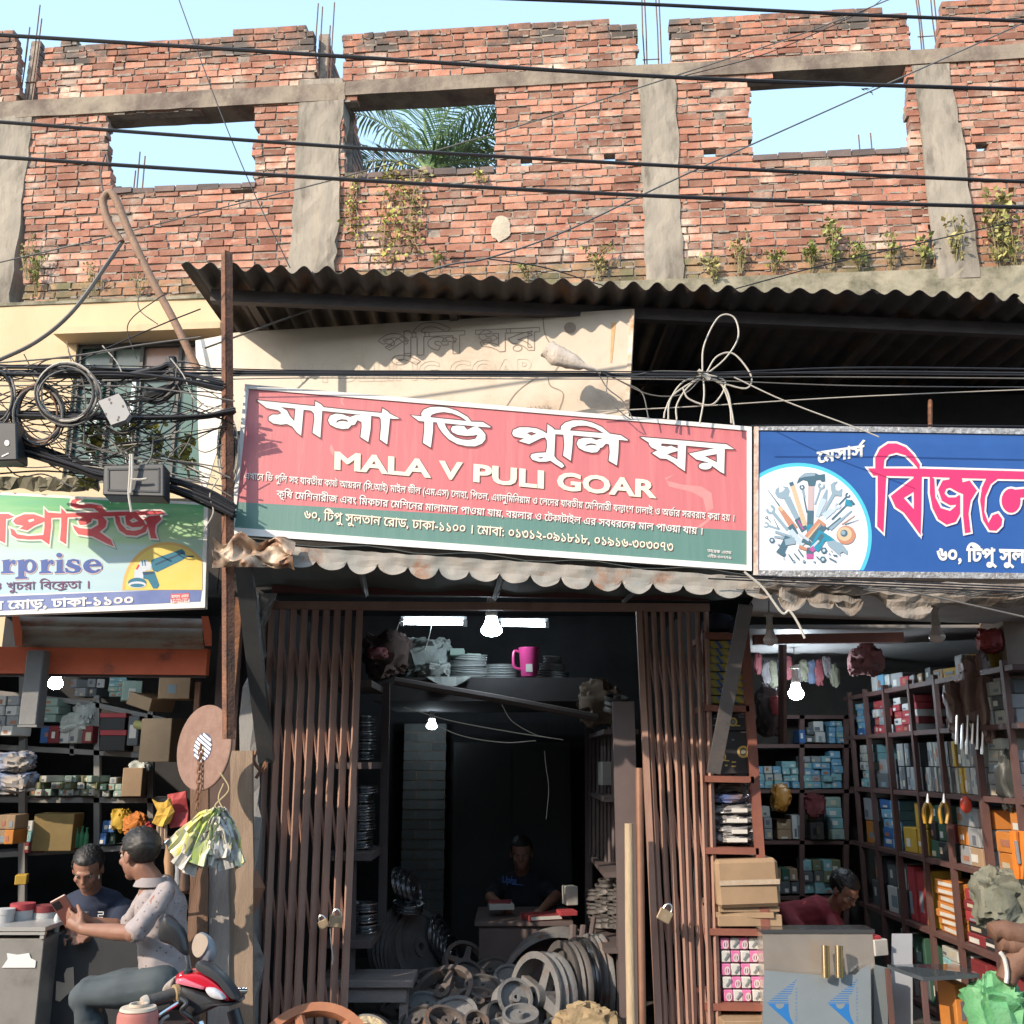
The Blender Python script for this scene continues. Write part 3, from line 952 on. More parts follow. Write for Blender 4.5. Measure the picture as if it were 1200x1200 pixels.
# the old faded sign leaning behind
flexw = M('faded_sign_sheet', (.55, .47, .38), (.46, .37, .28), scale=2.2, rough=.55, c3=(.36, .27, .19), s3=2.2, t3=.62, w3=.12, bump=.05)
old = Board(P(275, 395, 5.60), P(741, 362, 5.10), P(734, 500, 5.08))
oldo = thing('old_sign', 'faded blank looking old sign board leaning behind the red sign, outlines of its letters left', 'sign', tuple(old.U(500, 500)))
mb = MB(); old.slab(mb, [(262, 391), (300, 388), (741, 362), (733, 505), (262, 505)], -.03, 0); mb.build('sign_sheet', flexw, oldo)
mb = MB()
for a, b in (((741, 362), (733, 505)),): old.slab(mb, bar(*a, *b, 5), -.032, .006)
mb.build('sign_edge', M('rusty_white_edge', (.7, .66, .6), (.45, .25, .12), scale=14, rough=.7), oldo)
mb = MB()
rows = []
for f in range(6):
 t = f / 5
 rows.append([old.U(264 - 2 * t, 392 + 113 * q / 4, -.004) if f == 0 else P(262 - 30 * t + (6 * q / 4 - 3) * t, 393 + 6 * t + (110 + 85 * t) * q / 4, 5.62 + .25 * t ** 2) for q in range(5)])
add_sheet(mb, rows, .004)
mb.build('bent_sheet_end', M('bare_flex_back', (.72, .68, .60), (.60, .54, .46), scale=4, rough=.6, bump=.2, bscale=12), oldo, smooth=True)
ink = M('old_sign_ink', (.20, .155, .12), (.30, .24, .19), scale=20, rough=.7)
ink2 = M('old_sign_pale_ink', (.42, .37, .31), (.50, .43, .36), scale=20, rough=.7)
def outline_text(b, mb, text, p0, p1, h, up, bold, w, lift, mi=0):
 """letters drawn as thin outlines"""
 x = 0; tot = text_layout(text, 0)[1]
 for ch, k, mark in visual(text):
  if mark: continue
  sp, adv = glyph(ch)
  for p in sp:
   sg = 1 if area2(max(sp, key=lambda q: abs(area2(q)))) > 0 else -1
   q = offset_poly(p, bold * sg)
   n = len(q)
   for i in range(n):
    a, c = q[i], q[(i + 1) % n]
    def mp(v): return (p0[0] + (p1[0] - p0[0]) * (x + v[0] * k) / tot + up[0] * v[1] * h / .62, p0[1] + (p1[1] - p0[1]) * (x + v[0] * k) / tot + up[1] * v[1] * h / .62)
    a, c = mp(a), mp(c)
    if math.hypot(a[0] - c[0], a[1] - c[1]) < .2: continue
    mb.quad(*[b.U(X, Y, lift) for X, Y in bar(a[0], a[1], c[0], c[1], w)], mi)
  x += adv * k
mb = MB(); outline_text(old, mb, 'পুলি ঘর', (444, 417), (630, 409), 24, (0, -1), .03, 1.0, .002); mb.build('faded_lettering', ink, oldo)
mb = MB(); outline_text(old, mb, 'V PULLING GOAR', (345, 448), (626, 441), 18, (0, -1), .03, .7, .002); mb.build('faded_lettering', ink2, oldo)
mb = MB(); old.line(mb, '০১৯১৬-০৯১৮১৮', (588, 484), (646, 481), 6, (0, -1), .02, .002); mb.build('faded_lettering', ink, oldo)
mb = MB()
for c in ([(592, 478), (607, 458), (628, 443), (640, 438)], [(642, 440), (645, 452), (660, 461), (655, 482)], [(636, 372), (640, 395), (657, 420), (650, 436)]):
 sp = spline([(x, y, 0) for x, y in c], 6)
 mb = MB()
 for a, b2 in zip(sp, sp[1:]): mb.quad(*[old.U(X, Y, .002) for X, Y in bar(a.x, a.y, b2.x, b2.y, 1.3)])
 mb.build('faded_drawing', ink, oldo)
mb = MB(); old.put(mb, shape_quads([ell(668, 384, 7, 6.5)]), .002)
mb.build('faded_drawing', ink, oldo)
mb = MB(); old.put(mb, shape_quads([bar(719, 378, 716, 425, 5, 2)]), .0024); mb.build('rust_run', M('rust_run', (.50, .27, .10), (.58, .38, .2), scale=20), oldo)
# red shop sign
white_p = M('sign_white', (.76, .74, .72), (.70, .67, .64), scale=7, rough=.5, c3=(.45, .38, .32), s3=6, t3=.70, w3=.08)
red = Board(P(287, 450, 5.0), P(880, 500, 5.0), P(270, 625, 4.97))
rs = thing('shop_sign', 'large tilted red and green shop sign with big white lettering', 'sign', tuple(red.U(580, 650)))
mb = MB(); red.slab(mb, [(287, 450), (880, 500), (880, 668), (270, 625)], -.06, -.004); mb.build('sign_box', M('galv_box', (.35, .33, .31), (.25, .2, .18), scale=9, rough=.6, metal=.4), rs)
mb = MB()
O = [(287, 450), (881, 500), (881, 669), (269, 626)]; I = [(291.5, 455.5), (875.5, 504.5), (875.5, 662), (274.5, 618)]
for i in range(4):
 j = (i + 1) % 4
 red.slab(mb, [O[i], O[j], I[j], I[i]], -.003, .004)
mb.build('white_frame', white_p, rs)
red_m = M('sign_red', (.56, .165, .175), (.52, .15, .165), scale=3, rough=.42, bump=.08, bscale=14, stretch=(9, 9, .5), c3=(.66, .20, .20), s3=2.5, t3=.60, w3=.12)
grn_m = M('sign_green', (.10, .21, .185), (.125, .235, .205), scale=3, rough=.42, bump=.08, bscale=14, stretch=(9, 9, .5))
def gy(x): return 587 + (619 - 587) * 0 + (x - 274) * (620 - 587) / (876 - 274)
mb = MB(); mb.quad(*[red.U(x, y, -.0035) for x, y in ((291, 455), (876, 504), (876, 622), (273, 588))]); mb.build('red_field', red_m, rs)
mb = MB(); mb.quad(*[red.U(x, y, -.0035) for x, y in ((277, 588.2), (876, 622), (876, 662.5), (274, 618.5))]); mb.build('green_band', grn_m, rs)
sm_ = M('faded_red', (.68, .28, .27), (.62, .22, .22), scale=8, rough=.5)
for p in ([(779, 560), (790, 556), (780, 563), (800, 568), (822, 570), (834, 578), (836, 596), (828, 600), (824, 584), (812, 577), (784, 570)], [(834, 604), (836, 606), (822, 618), (816, 618)], [(401, 462), (404, 466), (401, 470), (404, 476), (400, 473), (399, 466)], [(388, 520), (392, 528), (390, 534), (386, 526)]):
 mb = MB(); red.put(mb, shape_quads([p]), -.003); mb.build('faded_smear', sm_, rs)
C1 = lambda p: Z(290, 455, 6.6667, p)
C2 = lambda p: Z(470, 465, 10, p)
C3 = lambda p: Z(590, 480, 8, p)
C4 = lambda p: Z(740, 500, 9.23, p)
mala = [C1(p) for p in (
 [(70, 93), (480, 135), (800, 170), (1045, 192), (1110, 197), (1190, 237), (1140, 240), (960, 215), (590, 178), (380, 160), (265, 148), (160, 150)],
 [(70, 93), (265, 148), (310, 175), (330, 215), (365, 255), (360, 265), (330, 255), (310, 280), (260, 285), (200, 275), (165, 250), (165, 225), (195, 205), (240, 205), (265, 195), (240, 172), (150, 155)],
 [(310, 235), (365, 255), (395, 285), (420, 300), (420, 372), (385, 345), (350, 300), (308, 280)],
 [(375, 152), (440, 160), (420, 372), (383, 340), (365, 255)],
 [(530, 100), (575, 125), (597, 150), (585, 180), (570, 388), (508, 348), (522, 240), (518, 195), (495, 175), (435, 168), (435, 140), (528, 145)],
 [(628, 250), (645, 213), (690, 198), (745, 203), (790, 222), (802, 260), (808, 295), (790, 315), (740, 320), (690, 308), (645, 285)],
 [(780, 215), (800, 224), (850, 207), (905, 212), (900, 240), (885, 262), (860, 250), (840, 285), (805, 292), (792, 260)],
 [(885, 205), (968, 213), (962, 320), (945, 422), (882, 382), (892, 300), (890, 265), (870, 245)],
 [(1055, 155), (1098, 182), (1112, 200), (1115, 232), (1105, 330), (1092, 440), (1033, 400), (1043, 300), (1040, 240), (1025, 220), (960, 216), (960, 195), (1048, 195)])]
mala_h = [C1([(692, 272), (702, 252), (735, 242), (775, 247), (788, 262), (745, 254), (715, 258)])]
bhi = [C2(p) for p in (
 [(115, 215), (240, 228), (830, 290), (960, 295), (1052, 352), (1045, 362), (900, 350), (700, 330), (410, 300), (265, 290), (205, 283)],
 [(272, 250), (378, 260), (375, 400), (350, 598), (255, 540), (270, 400)],
 [(240, 230), (235, 190), (265, 150), (340, 120), (440, 115), (540, 125), (660, 165), (780, 235), (825, 292), (770, 284), (700, 235), (600, 195), (500, 180), (420, 190), (360, 210), (345, 235), (375, 268), (265, 268)],
 [(415, 298), (510, 308), (530, 360), (580, 430), (640, 475), (720, 500), (800, 505), (870, 490), (895, 450), (880, 445), (850, 350), (890, 345), (950, 390), (990, 440), (990, 500), (950, 550), (870, 582), (770, 580), (660, 555), (560, 500), (490, 430), (440, 360)],
 [(580, 380), (600, 345), (660, 335), (740, 342), (775, 385), (850, 348), (890, 400), (897, 445), (850, 455), (760, 460), (660, 445), (600, 415)])]
puli = [C3(p) for p in (
 [(80, 225), (90, 190), (150, 165), (230, 165), (310, 175), (370, 200), (410, 225), (410, 258), (350, 270), (290, 300), (240, 325), (190, 310), (140, 295), (190, 270), (130, 260), (95, 250)],
 [(412, 135), (470, 175), (478, 200), (487, 230), (477, 445), (395, 412), (408, 350), (405, 290), (390, 262), (408, 225)],
 [(440, 185), (560, 190), (1000, 225), (1100, 240), (1170, 285), (1165, 292), (1080, 285), (860, 262), (650, 242), (470, 230)],
 [(398, 400), (320, 405), (265, 415), (250, 440), (270, 470), (330, 490), (400, 490), (440, 480), (490, 515), (545, 548), (572, 530), (555, 505), (500, 465), (477, 435)],
 [(558, 200), (652, 235), (648, 330), (632, 482), (558, 432), (570, 330)],
 [(535, 192), (540, 155), (580, 120), (650, 100), (740, 100), (830, 120), (920, 160), (1000, 228), (940, 222), (860, 175), (780, 152), (700, 152), (640, 170), (625, 195), (655, 215), (600, 230), (560, 215)],
 [(685, 320), (700, 280), (750, 264), (820, 264), (870, 285), (885, 310), (905, 370), (880, 400), (830, 405), (760, 390), (705, 360)],
 [(865, 285), (930, 268), (1002, 277), (1002, 330), (960, 320), (930, 355), (900, 362), (875, 320)],
 [(1000, 262), (1083, 280), (1078, 400), (1065, 525), (985, 480), (995, 400), (990, 330), (970, 312)])]
puli_h = [C3([(220, 220), (260, 210), (308, 225), (262, 243)]), C3([(767, 342), (782, 325), (820, 317), (858, 322), (876, 336), (830, 330), (790, 335)]), C3([(325, 450), (365, 446), (372, 452), (345, 458)])]
ghor = [C4(p) for p in (
 [(90, 110), (560, 150), (1030, 190), (1115, 245), (1020, 242), (900, 235), (600, 207), (320, 182), (190, 175)],
 [(185, 170), (330, 178), (320, 205), (380, 215), (430, 205), (510, 240), (510, 262), (440, 280), (390, 300), (505, 355), (525, 450), (450, 390), (380, 350), (310, 345), (220, 285), (280, 255), (215, 225), (190, 195)],
 [(500, 195), (592, 203), (580, 485), (515, 440), (497, 350)],
 [(620, 290), (900, 232), (1000, 240), (1000, 300), (920, 298), (795, 320), (920, 382), (1005, 420), (1005, 512), (960, 490), (880, 430), (820, 385), (700, 355)],
 [(920, 235), (1012, 243), (1003, 512), (925, 440)],
 ell(798, 427, 72, 38))]
dk = M('sign_dark_edge', (.075, .035, .04), rough=.5)
mb = MB()
for i, (ps, hs) in enumerate(((mala, mala_h), (bhi, []), (puli, puli_h), (ghor, []))):
 red.put(mb, shape_quads([[(x + 1.2, y + 1.6) for x, y in p] for p in ps], [], .9), -.0022, 2)
 red.put(mb, shape_quads(ps, hs, 1.05), -.0012, 1)
 red.put(mb, shape_quads(ps, hs, -.15), .0006, 0)
mb.build('big_lettering', [white_p, dk, M('sign_letter_shadow', (.36, .075, .085), rough=.5)], rs)
cream = M('sign_cream', (.78, .70, .56), rough=.5)
shad = M('sign_text_shadow', (.20, .07, .06), rough=.5)
mb = MB()
for (tx, a, b) in (('MALA', (390, 549), (503, 559)), ('V', (516, 560), (540, 562)), ('PULI', (553, 563.5), (639, 572)), ('GOAR', (652, 573), (767, 583))):
 mb = MB()
 red.line(mb, tx, a, b, 17.5, (.02, -1), .035, -.0018, 1, 1.3, 1.0)
 red.line(mb, tx, a, b, 17.5, (.02, -1), .035, .0006, 0)
 mb.build('latin_lettering', [cream, shad], rs)
def thin(text, a, b, h, m2, name='small_lettering', sh=.9):
 mb = MB()
 red.line(mb, text, a, b, h, (.06, -1), .012, -.0022, 1, sh, sh)
 red.line(mb, text, a, b, h, (.06, -1), .012, .0002, 0)
 mb.build(name, [m2, shad], rs)
thin('এখানে ভি পুলি সহ যাবতীয় কাষ্ট আয়রন (সি.আই) মাইল ষ্টীল (এম.এস) লোহা, পিতল, এ্যালুমিনিয়াম ও লেদের যাবতীয় মেশিনারী যন্ত্রাংশ ঢালাই ও অর্ডার সরবরাহ করা হয় ।', (286, 561), (861, 611), 7.2, white_p)
thin('কৃষি মেশিনারীজ এবং মিকচার মেশিনের মালামাল পাওয়া যায়, বয়লার ও টেক্সটাইল এর সবধরনের মাল পাওয়া যায় ।', (324, 582.5), (824, 626.5), 7.6, white_p)
thin('৬০, টিপু সুলতান রোড, ঢাকা-১১০০ । মোবা: ০১৩১২-০৯১৮১৮, ০১৯১৬-৩০৩০৭৩', (356, 607.5), (789, 646), 9.5, cream, 'address_lettering')
thin('তারেক এ্যাড', (829, 647), (857, 649.5), 3.2, white_p, sh=.3)
thin('এইচ-৩০৭৭৬', (829, 653), (857, 655.5), 3.2, white_p, sh=.3)
# blue shop sign
blu = Board(P(886, 500, 5.0), P(1330, 507, 5.02), P(884, 672, 4.98))
bs = thing('shop_sign', 'blue shop sign with pink lettering and a round picture of hand tools', 'sign', tuple(blu.U(1100, 660)))
mb = MB(); blu.slab(mb, [(886, 499), (1330, 505), (1330, 680), (884, 675)], -.07, -.004); mb.build('sign_box', MATS['galv_box'], bs)
blue_m = M('sign_blue', (.022, .085, .30), (.03, .105, .35), scale=2.5, rough=.35)
mb = MB(); mb.quad(*[blu.U(x, y, -.003) for x, y in ((889, 503.5), (1328, 511), (1328, 673), (888, 668))]); mb.build('blue_field', blue_m, bs)
mb = MB()
foil = M('crinkled_foil_edge', (.62, .60, .58), (.22, .19, .18), scale=45, rough=.35, metal=.5, bump=.8, bscale=60)
for a, b, c, d in (((885, 498), (1331, 504), (1328, 511), (889, 504)), ((889, 668), (1328, 673), (1331, 680), (884, 675))): blu.slab(mb, [a, b, c, d], -.003, .005)
mb.build('foil_edge', foil, bs)
mb = MB(); blu.slab(mb, [(884, 499), (889, 499), (888.5, 676), (883, 676)], -.003, .0065); mb.build('side_edge', M('rusted_white_side', (.7, .62, .55), (.40, .2, .12), scale=18, rough=.7), bs)
def clip_h(p, ax, lim, keep_greater):
 out = []
 for k in range(len(p)):
  s, e = p[k], p[(k + 1) % len(p)]
  si = (s[ax] >= lim) == keep_greater; ei = (e[ax] >= lim) == keep_greater
  if si: out.append(s)
  if si != ei:
   t = (lim - s[ax]) / (e[ax] - s[ax]); out.append(tuple(s[q] + t * (e[q] - s[q]) for q in (0, 1)))
 return out
C7 = lambda p: Z(885, 540, 8.5714, p)
ccx, ccy = 885 + 430 / 8.5714, 540 + 762 / 8.5714
cyan = M('sign_cyan', (.08, .50, .78), rough=.4); cwhite = M('sign_circle_white', (.74, .76, .82), rough=.45)
mb = MB()
for r_, m_, l_ in ((86.5, 0, -.0018), (82.2, 1, -.0008)):
 c = clip_h(clip_h(ell(ccx, ccy, r_, r_, 72), 0, 889.2, True), 1, 668.3, False)
 blu.put(mb, nz_fill([c], 1e-3), l_, m_)
mb.build('round_badge', [cyan, cwhite], bs)
tool_c = [M('print_steel', (.26, .36, .44), rough=.4), M('print_dark_steel', (.07, .14, .19), rough=.4), M('print_teal', (.03, .25, .38), rough=.4), M('print_copper', (.50, .24, .16), rough=.4), M('print_tan', (.58, .45, .30), rough=.4), M('print_grey_rose', (.50, .40, .41), rough=.4), M('print_light_steel', (.46, .56, .64), rough=.4), M('print_magenta', (.45, .10, .30), rough=.4)]
def B7(x0, y0, x1, y1, w0, w1=None): return bar(x0, y0, x1, y1, w0, w1)
tools = []
def tool(ci, *polys): tools.append((ci, [C7(p) for p in polys]))
def spanner(x0, y0, x1, y1, w, r, ci, gap=35):
 a = math.degrees(math.atan2(y1 - y0, x1 - x0))
 arc = [(x1 + r * math.cos(R(a + t)), y1 + r * math.sin(R(a + t))) for t in range(gap, 361 - gap, 20)]
 inn = [(x1 + r * .45 * math.cos(R(a + t)), y1 + r * .45 * math.sin(R(a + t))) for t in range(360 - gap, gap - 1, -20)]
 tool(ci, B7(x0, y0, x1 - r * .7 * math.cos(R(a)), y1 - r * .7 * math.sin(R(a)), w), arc + inn)
spanner(330, 700, 155, 490, 34, 48, 0); spanner(250, 690, 110, 645, 22, 30, 0); spanner(160, 620, 115, 570, 8, 16, 1, 20)
tool(1, B7(235, 680, 190, 585, 10, 5)); tool(1, B7(250, 460, 125, 290, 14, 5))
tool(3, B7(245, 470, 400, 690, 40, 74)); tool(4, B7(238, 462, 275, 500, 28, 34)); tool(1, B7(350, 650, 420, 740, 70, 40))
tool(0, [(200, 330), (205, 285), (240, 262), (240, 320), (270, 310), (300, 280), (270, 255), (330, 262), (348, 300), (330, 370), (275, 385), (225, 370)])
tool(0, B7(320, 370, 425, 585, 70, 50)); tool(1, B7(420, 580, 500, 700, 60, 80)); tool(7, B7(430, 600, 480, 690, 14, 14))
tool(4, B7(372, 240, 500, 650, 44, 50)); tool(1, B7(345, 240, 385, 225, 40, 40))
for k in range(9): tool(5, B7(384 + k * 12.8 + 2, 300 + k * 41, 402 + k * 12.8, 293 + k * 41, 5))
spanner(520, 520, 470, 265, 14, 26, 1, 5); tool(0, B7(478, 290, 495, 370, 26, 22))
tool(1, [(415, 230), (440, 170), (490, 128), (560, 118), (610, 125), (640, 140), (700, 132), (703, 205), (672, 212), (650, 190), (612, 195), (600, 250), (535, 252), (525, 205), (480, 190)])
tool(0, [(440, 175), (490, 132), (560, 122), (605, 128), (600, 150), (500, 160)])
tool(5, B7(562, 255, 556, 505, 60, 60)); tool(1, B7(556, 500, 550, 720, 66, 60)); tool(2, B7(548, 640, 545, 760, 56, 56)); tool(7, B7(550, 930, 550, 985, 74, 68)); tool(1, B7(548, 870, 550, 935, 66, 72))
spanner(600, 440, 665, 250, 16, 36, 0); tool(0, B7(720, 285, 690, 400, 12, 60)); tool(6, B7(690, 380, 620, 560, 70, 40))
tool(0, [(760, 280), (755, 240), (790, 212), (830, 205), (800, 240), (805, 290), (840, 300), (875, 275), (865, 355), (800, 350), (700, 520), (650, 560), (770, 330)])
spanner(840, 440, 930, 345, 14, 26, 1); spanner(780, 520, 830, 450, 22, 34, 6); tool(1, B7(770, 590, 930, 430, 18, 14)); tool(2, B7(905, 415, 975, 430, 62, 62)); tool(1, B7(955, 395, 995, 440, 26, 26))
tool(6, B7(690, 560, 780, 490, 70, 50)); tool(1, B7(720, 690, 860, 570, 24, 18)); tool(0, B7(750, 690, 970, 500, 34, 12)); tool(3, B7(870, 640, 1000, 550, 12, 8)); tool(1, B7(900, 640, 1045, 590, 10, 4))
tool(3, ell(912, 745, 96, 94, 24)); tool(4, ell(898, 735, 72, 70, 24)); tool(1, ell(893, 728, 36, 36, 16)); tool(0, ell(885, 722, 22, 22, 12))
tool(3, B7(500, 780, 650, 590, 40, 36)); tool(4, B7(520, 790, 660, 620, 18, 14)); tool(1, B7(560, 800, 700, 650, 60, 56)); tool(3, B7(640, 600, 700, 650, 30, 34))
tool(6, B7(350, 700, 480, 850, 60, 50)); tool(0, B7(200, 710, 370, 770, 26, 34)); tool(0, B7(190, 760, 380, 790, 22, 30)); tool(1, B7(330, 760, 250, 935, 60, 70)); tool(0, B7(300, 820, 400, 800, 60, 70)); tool(1, B7(220, 900, 300, 950, 40, 40))
tool(2, B7(690, 720, 590, 890, 110, 100)); tool(1, B7(680, 740, 620, 830, 44, 44)); tool(6, B7(640, 800, 560, 880, 20, 24)); tool(7, B7(560, 870, 590, 910, 60, 30)); tool(2, B7(720, 770, 780, 830, 60, 80))
tool(0, [(720, 810), (800, 800), (880, 840), (925, 900), (925, 945), (880, 915), (850, 930), (860, 965), (800, 910), (730, 850)])
tool(1, B7(470, 800, 560, 830, 40, 40)); tool(3, B7(440, 860, 520, 890, 36, 30)); tool(6, B7(440, 730, 540, 800, 24, 24))
for x, y, r_ in ((168, 797, 30), (690, 900, 34), (680, 990, 34), (235, 842, 12), (490, 1012, 16), (595, 1015, 12), (745, 935, 10), (388, 1010, 14), (768, 908, 8), (290, 985, 8)): tool(1, ell(x, y, r_, r_, 6)); tool(6, ell(x, y, r_ * .45, r_ * .45, 8))
for a in ((335, 940, 380, 1005), (390, 930, 440, 990), (430, 890, 480, 960), (740, 975, 815, 1015), (780, 945, 825, 955), (615, 960, 640, 985)): tool(1, B7(*a, 12, 16))
mb = MB()
for i, (ci, ps) in enumerate(tools):
 blu.put(mb, shape_quads(ps), .0002 + i * .00006, ci)
mb.build('tool_picture', tool_c, bs)
C5 = lambda p: Z(940, 500, 4.6154, p)
biz = [C5(p) for p in (
 [(355, 225), (640, 226), (1400, 247), (1400, 288), (930, 280), (640, 270), (385, 264)],
 [(408, 230), (457, 235), (447, 420), (440, 575), (405, 538), (408, 400)],
 [(395, 230), (395, 170), (420, 120), (465, 90), (510, 90), (560, 110), (600, 150), (637, 205), (634, 235), (600, 195), (560, 155), (510, 140), (470, 150), (445, 180), (440, 232)],
 [(478, 375), (612, 270), (614, 345), (550, 385), (610, 452), (642, 590), (595, 525), (550, 465), (505, 435)],
 [(602, 245), (648, 250), (645, 460), (641, 590), (605, 520)],
 [(690, 265), (715, 280), (720, 380), (750, 440), (800, 455), (830, 430), (840, 380), (855, 368), (855, 470), (830, 515), (780, 530), (735, 500), (705, 440), (690, 360)],
 [(735, 340), (760, 290), (830, 280), (870, 300), (905, 290), (947, 345), (905, 392), (890, 372), (845, 355), (800, 330), (780, 335), (770, 360), (790, 382), (830, 382), (850, 367), (850, 420), (800, 425), (755, 400)],
 [(872, 305), (905, 290), (945, 345), (912, 400), (900, 470), (912, 570), (880, 577), (870, 480), (870, 400)],
 [(800, 262), (862, 262), (868, 300), (830, 292), (795, 285)],
 [(1000, 270), (1060, 280), (1020, 310), (990, 380), (985, 460), (1008, 520), (1030, 478), (1060, 468), (1083, 500), (1078, 535), (1050, 563), (1012, 560), (978, 505), (962, 400), (972, 330)],
 ell(1130, 400, 52, 66, 20), [(1150, 340), (1260, 330), (1260, 380), (1160, 385)], [(1255, 270), (1310, 270), (1305, 560), (1260, 520)])]
pink = M('sign_pink', (.78, .035, .15), rough=.4)
mb = MB()
blu.put(mb, shape_quads([[(x + 1.8, y + 1.8) for x, y in p] for p in biz], [], 2.0), -.0022, 2)
blu.put(mb, shape_quads(biz, [], 2.3), -.0005, 1)
blu.put(mb, shape_quads(biz, [], -.1), .0012, 0)
mb.build('big_lettering', [pink, white_p, M('sign_blue_shadow', (.012, .03, .16), rough=.4)], bs)
mb = MB()
blu.line(mb, 'মেসার্স', (958, 542.5), (1012, 534.5), 12.5, (0, -1), .035, .001)
blu.line(mb, '৬০, টিপু সুলতান রোড, ঢাকা', (1098, 657), (1330, 662), 14.5, (0, -1), .035, .001)
mb.build('small_lettering', white_p, bs)
mb = MB()
for x in (1090, 1230): mb.tube([blu.U(x, 505, -.1), blu.U(x, 470, -.4)], .012, 6)
mb.build('stay_rod', steel_rust, bs)
# green shop sign on the left
grb = Board(P(0, 574, 5.25), P(243, 590, 5.25), P(0, 720, 5.22))
gs = thing('shop_sign', 'green and blue banner sign with red lettering and an angle grinder', 'sign', tuple(grb.U(0, 700)))
mb = MB(); grb.slab(mb, [(-330, 560), (244, 589), (240, 712), (-330, 733)], -.05, -.003); mb.build('banner_sheet', M('banner_white', (.74, .73, .70), rough=.5), gs)
def banner_mat():
 m = bpy.data.materials.new('banner_print'); m.use_nodes = True
 t = m.node_tree; N = t.nodes; L = t.links; b = N['Principled BSDF']; b.inputs['Roughness'].default_value = .4
 tc = N.new('ShaderNodeTexCoord'); sp = N.new('ShaderNodeSeparateXYZ'); L.new(tc.outputs['Generated'], sp.inputs[0])
 mp = N.new('ShaderNodeMapping'); mp.inputs['Rotation'].default_value = (0, R(35), 0); mp.inputs['Scale'].default_value = (1.5, 1, 14); L.new(tc.outputs['Object'], mp.inputs[0])
 nz = N.new('ShaderNodeTexNoise'); nz.inputs['Scale'].default_value = 1.2; nz.inputs['Detail'].default_value = 3; L.new(mp.outputs[0], nz.inputs[0])
 ma = N.new('ShaderNodeMath'); ma.operation = 'MULTIPLY_ADD'; ma.inputs[1].default_value = .45; L.new(nz.outputs['Fac'], ma.inputs[0])
 ad = N.new('ShaderNodeMath'); ad.operation = 'SUBTRACT'; ad.inputs[1].default_value = .22
 L.new(sp.outputs['Z'], ma.inputs[2]); L.new(ma.outputs[0], ad.inputs[0])
 r = N.new('ShaderNodeValToRGB'); e = r.color_ramp.elements
 e[0].position = .0; e[0].color = (.36, .52, .62, 1); e[1].position = 1; e[1].color = (.02, .34, .24, 1)
 a = e.new(.38); a.color = (.42, .58, .60, 1); a = e.new(.58); a.color = (.36, .55, .30, 1); a = e.new(.78); a.color = (.10, .40, .16, 1)
 L.new(ad.outputs[0], r.inputs[0]); L.new(r.outputs[0], b.inputs['Base Color'])
 return m
mb = MB(); mb.quad(*[grb.U(x, y, -.0025) for x, y in ((-330, 563), (239, 592), (236, 690), (-330, 705))]); mb.build('banner_print', banner_mat(), gs)
mb = MB(); mb.quad(*[grb.U(x, y, -.002) for x, y in ((-330, 712), (237, 689.5), (235, 705), (-330, 731))]); mb.build('blue_band', M('banner_blue', (.085, .13, .34), (.16, .21, .42), scale=4, rough=.4), gs)
mb = MB()
c = clip_h(ell(196, 692, 53, 57, 40), 1, 691.5, False); c = clip_h(c, 0, 237, False)
grb.put(mb, nz_fill([c], 1e-3), -.0014, 0)
c = clip_h(ell(197, 692, 50, 53.5, 40), 1, 691.2, False); c = clip_h(c, 0, 237, False)
grb.put(mb, nz_fill([c], 1e-3), -.0006, 1)
mb.build('yellow_badge', [M('badge_orange', (.66, .42, .14)), M('badge_yellow', (.72, .53, .10), (.70, .58, .2), scale=5)], gs)
G1 = lambda p: Z(0, 560, 4.6154, p)
grind = [(0, [(815, 450), (830, 438), (985, 385), (1000, 400), (1003, 432), (985, 445), (850, 510), (825, 500)]), (1, bar(840, 470, 990, 405, 10)), (1, bar(1000, 425, 1048, 424, 8)),
         (2, [(760, 450), (790, 440), (820, 470), (815, 500), (790, 500), (778, 540), (770, 560), (725, 545), (728, 500)]), (0, [(775, 510), (835, 505), (862, 580), (850, 598), (828, 598), (800, 550), (775, 545)]), (1, [(770, 508), (830, 505), (832, 520), (775, 526)]),
         (0, ell(742, 566, 50, 26)), (2, ell(742, 578, 48, 18)), (0, ell(742, 582, 38, 10)), (3, bar(738, 495, 752, 470, 10)), (0, bar(768, 445, 772, 475, 6)), (0, bar(782, 443, 786, 475, 6))]
mb = MB()
for i, (ci, p) in enumerate(grind): grb.put(mb, shape_quads([G1(p)]), .0004 + i * .0001, ci)
mb.build('grinder_picture', [M('print_blue_steel', (.035, .17, .26)), M('print_navy', (.03, .07, .13)), M('print_pale', (.55, .60, .68)), M('print_red', (.55, .06, .06))], gs)
C6 = lambda p: Z(0, 575, 6, p)
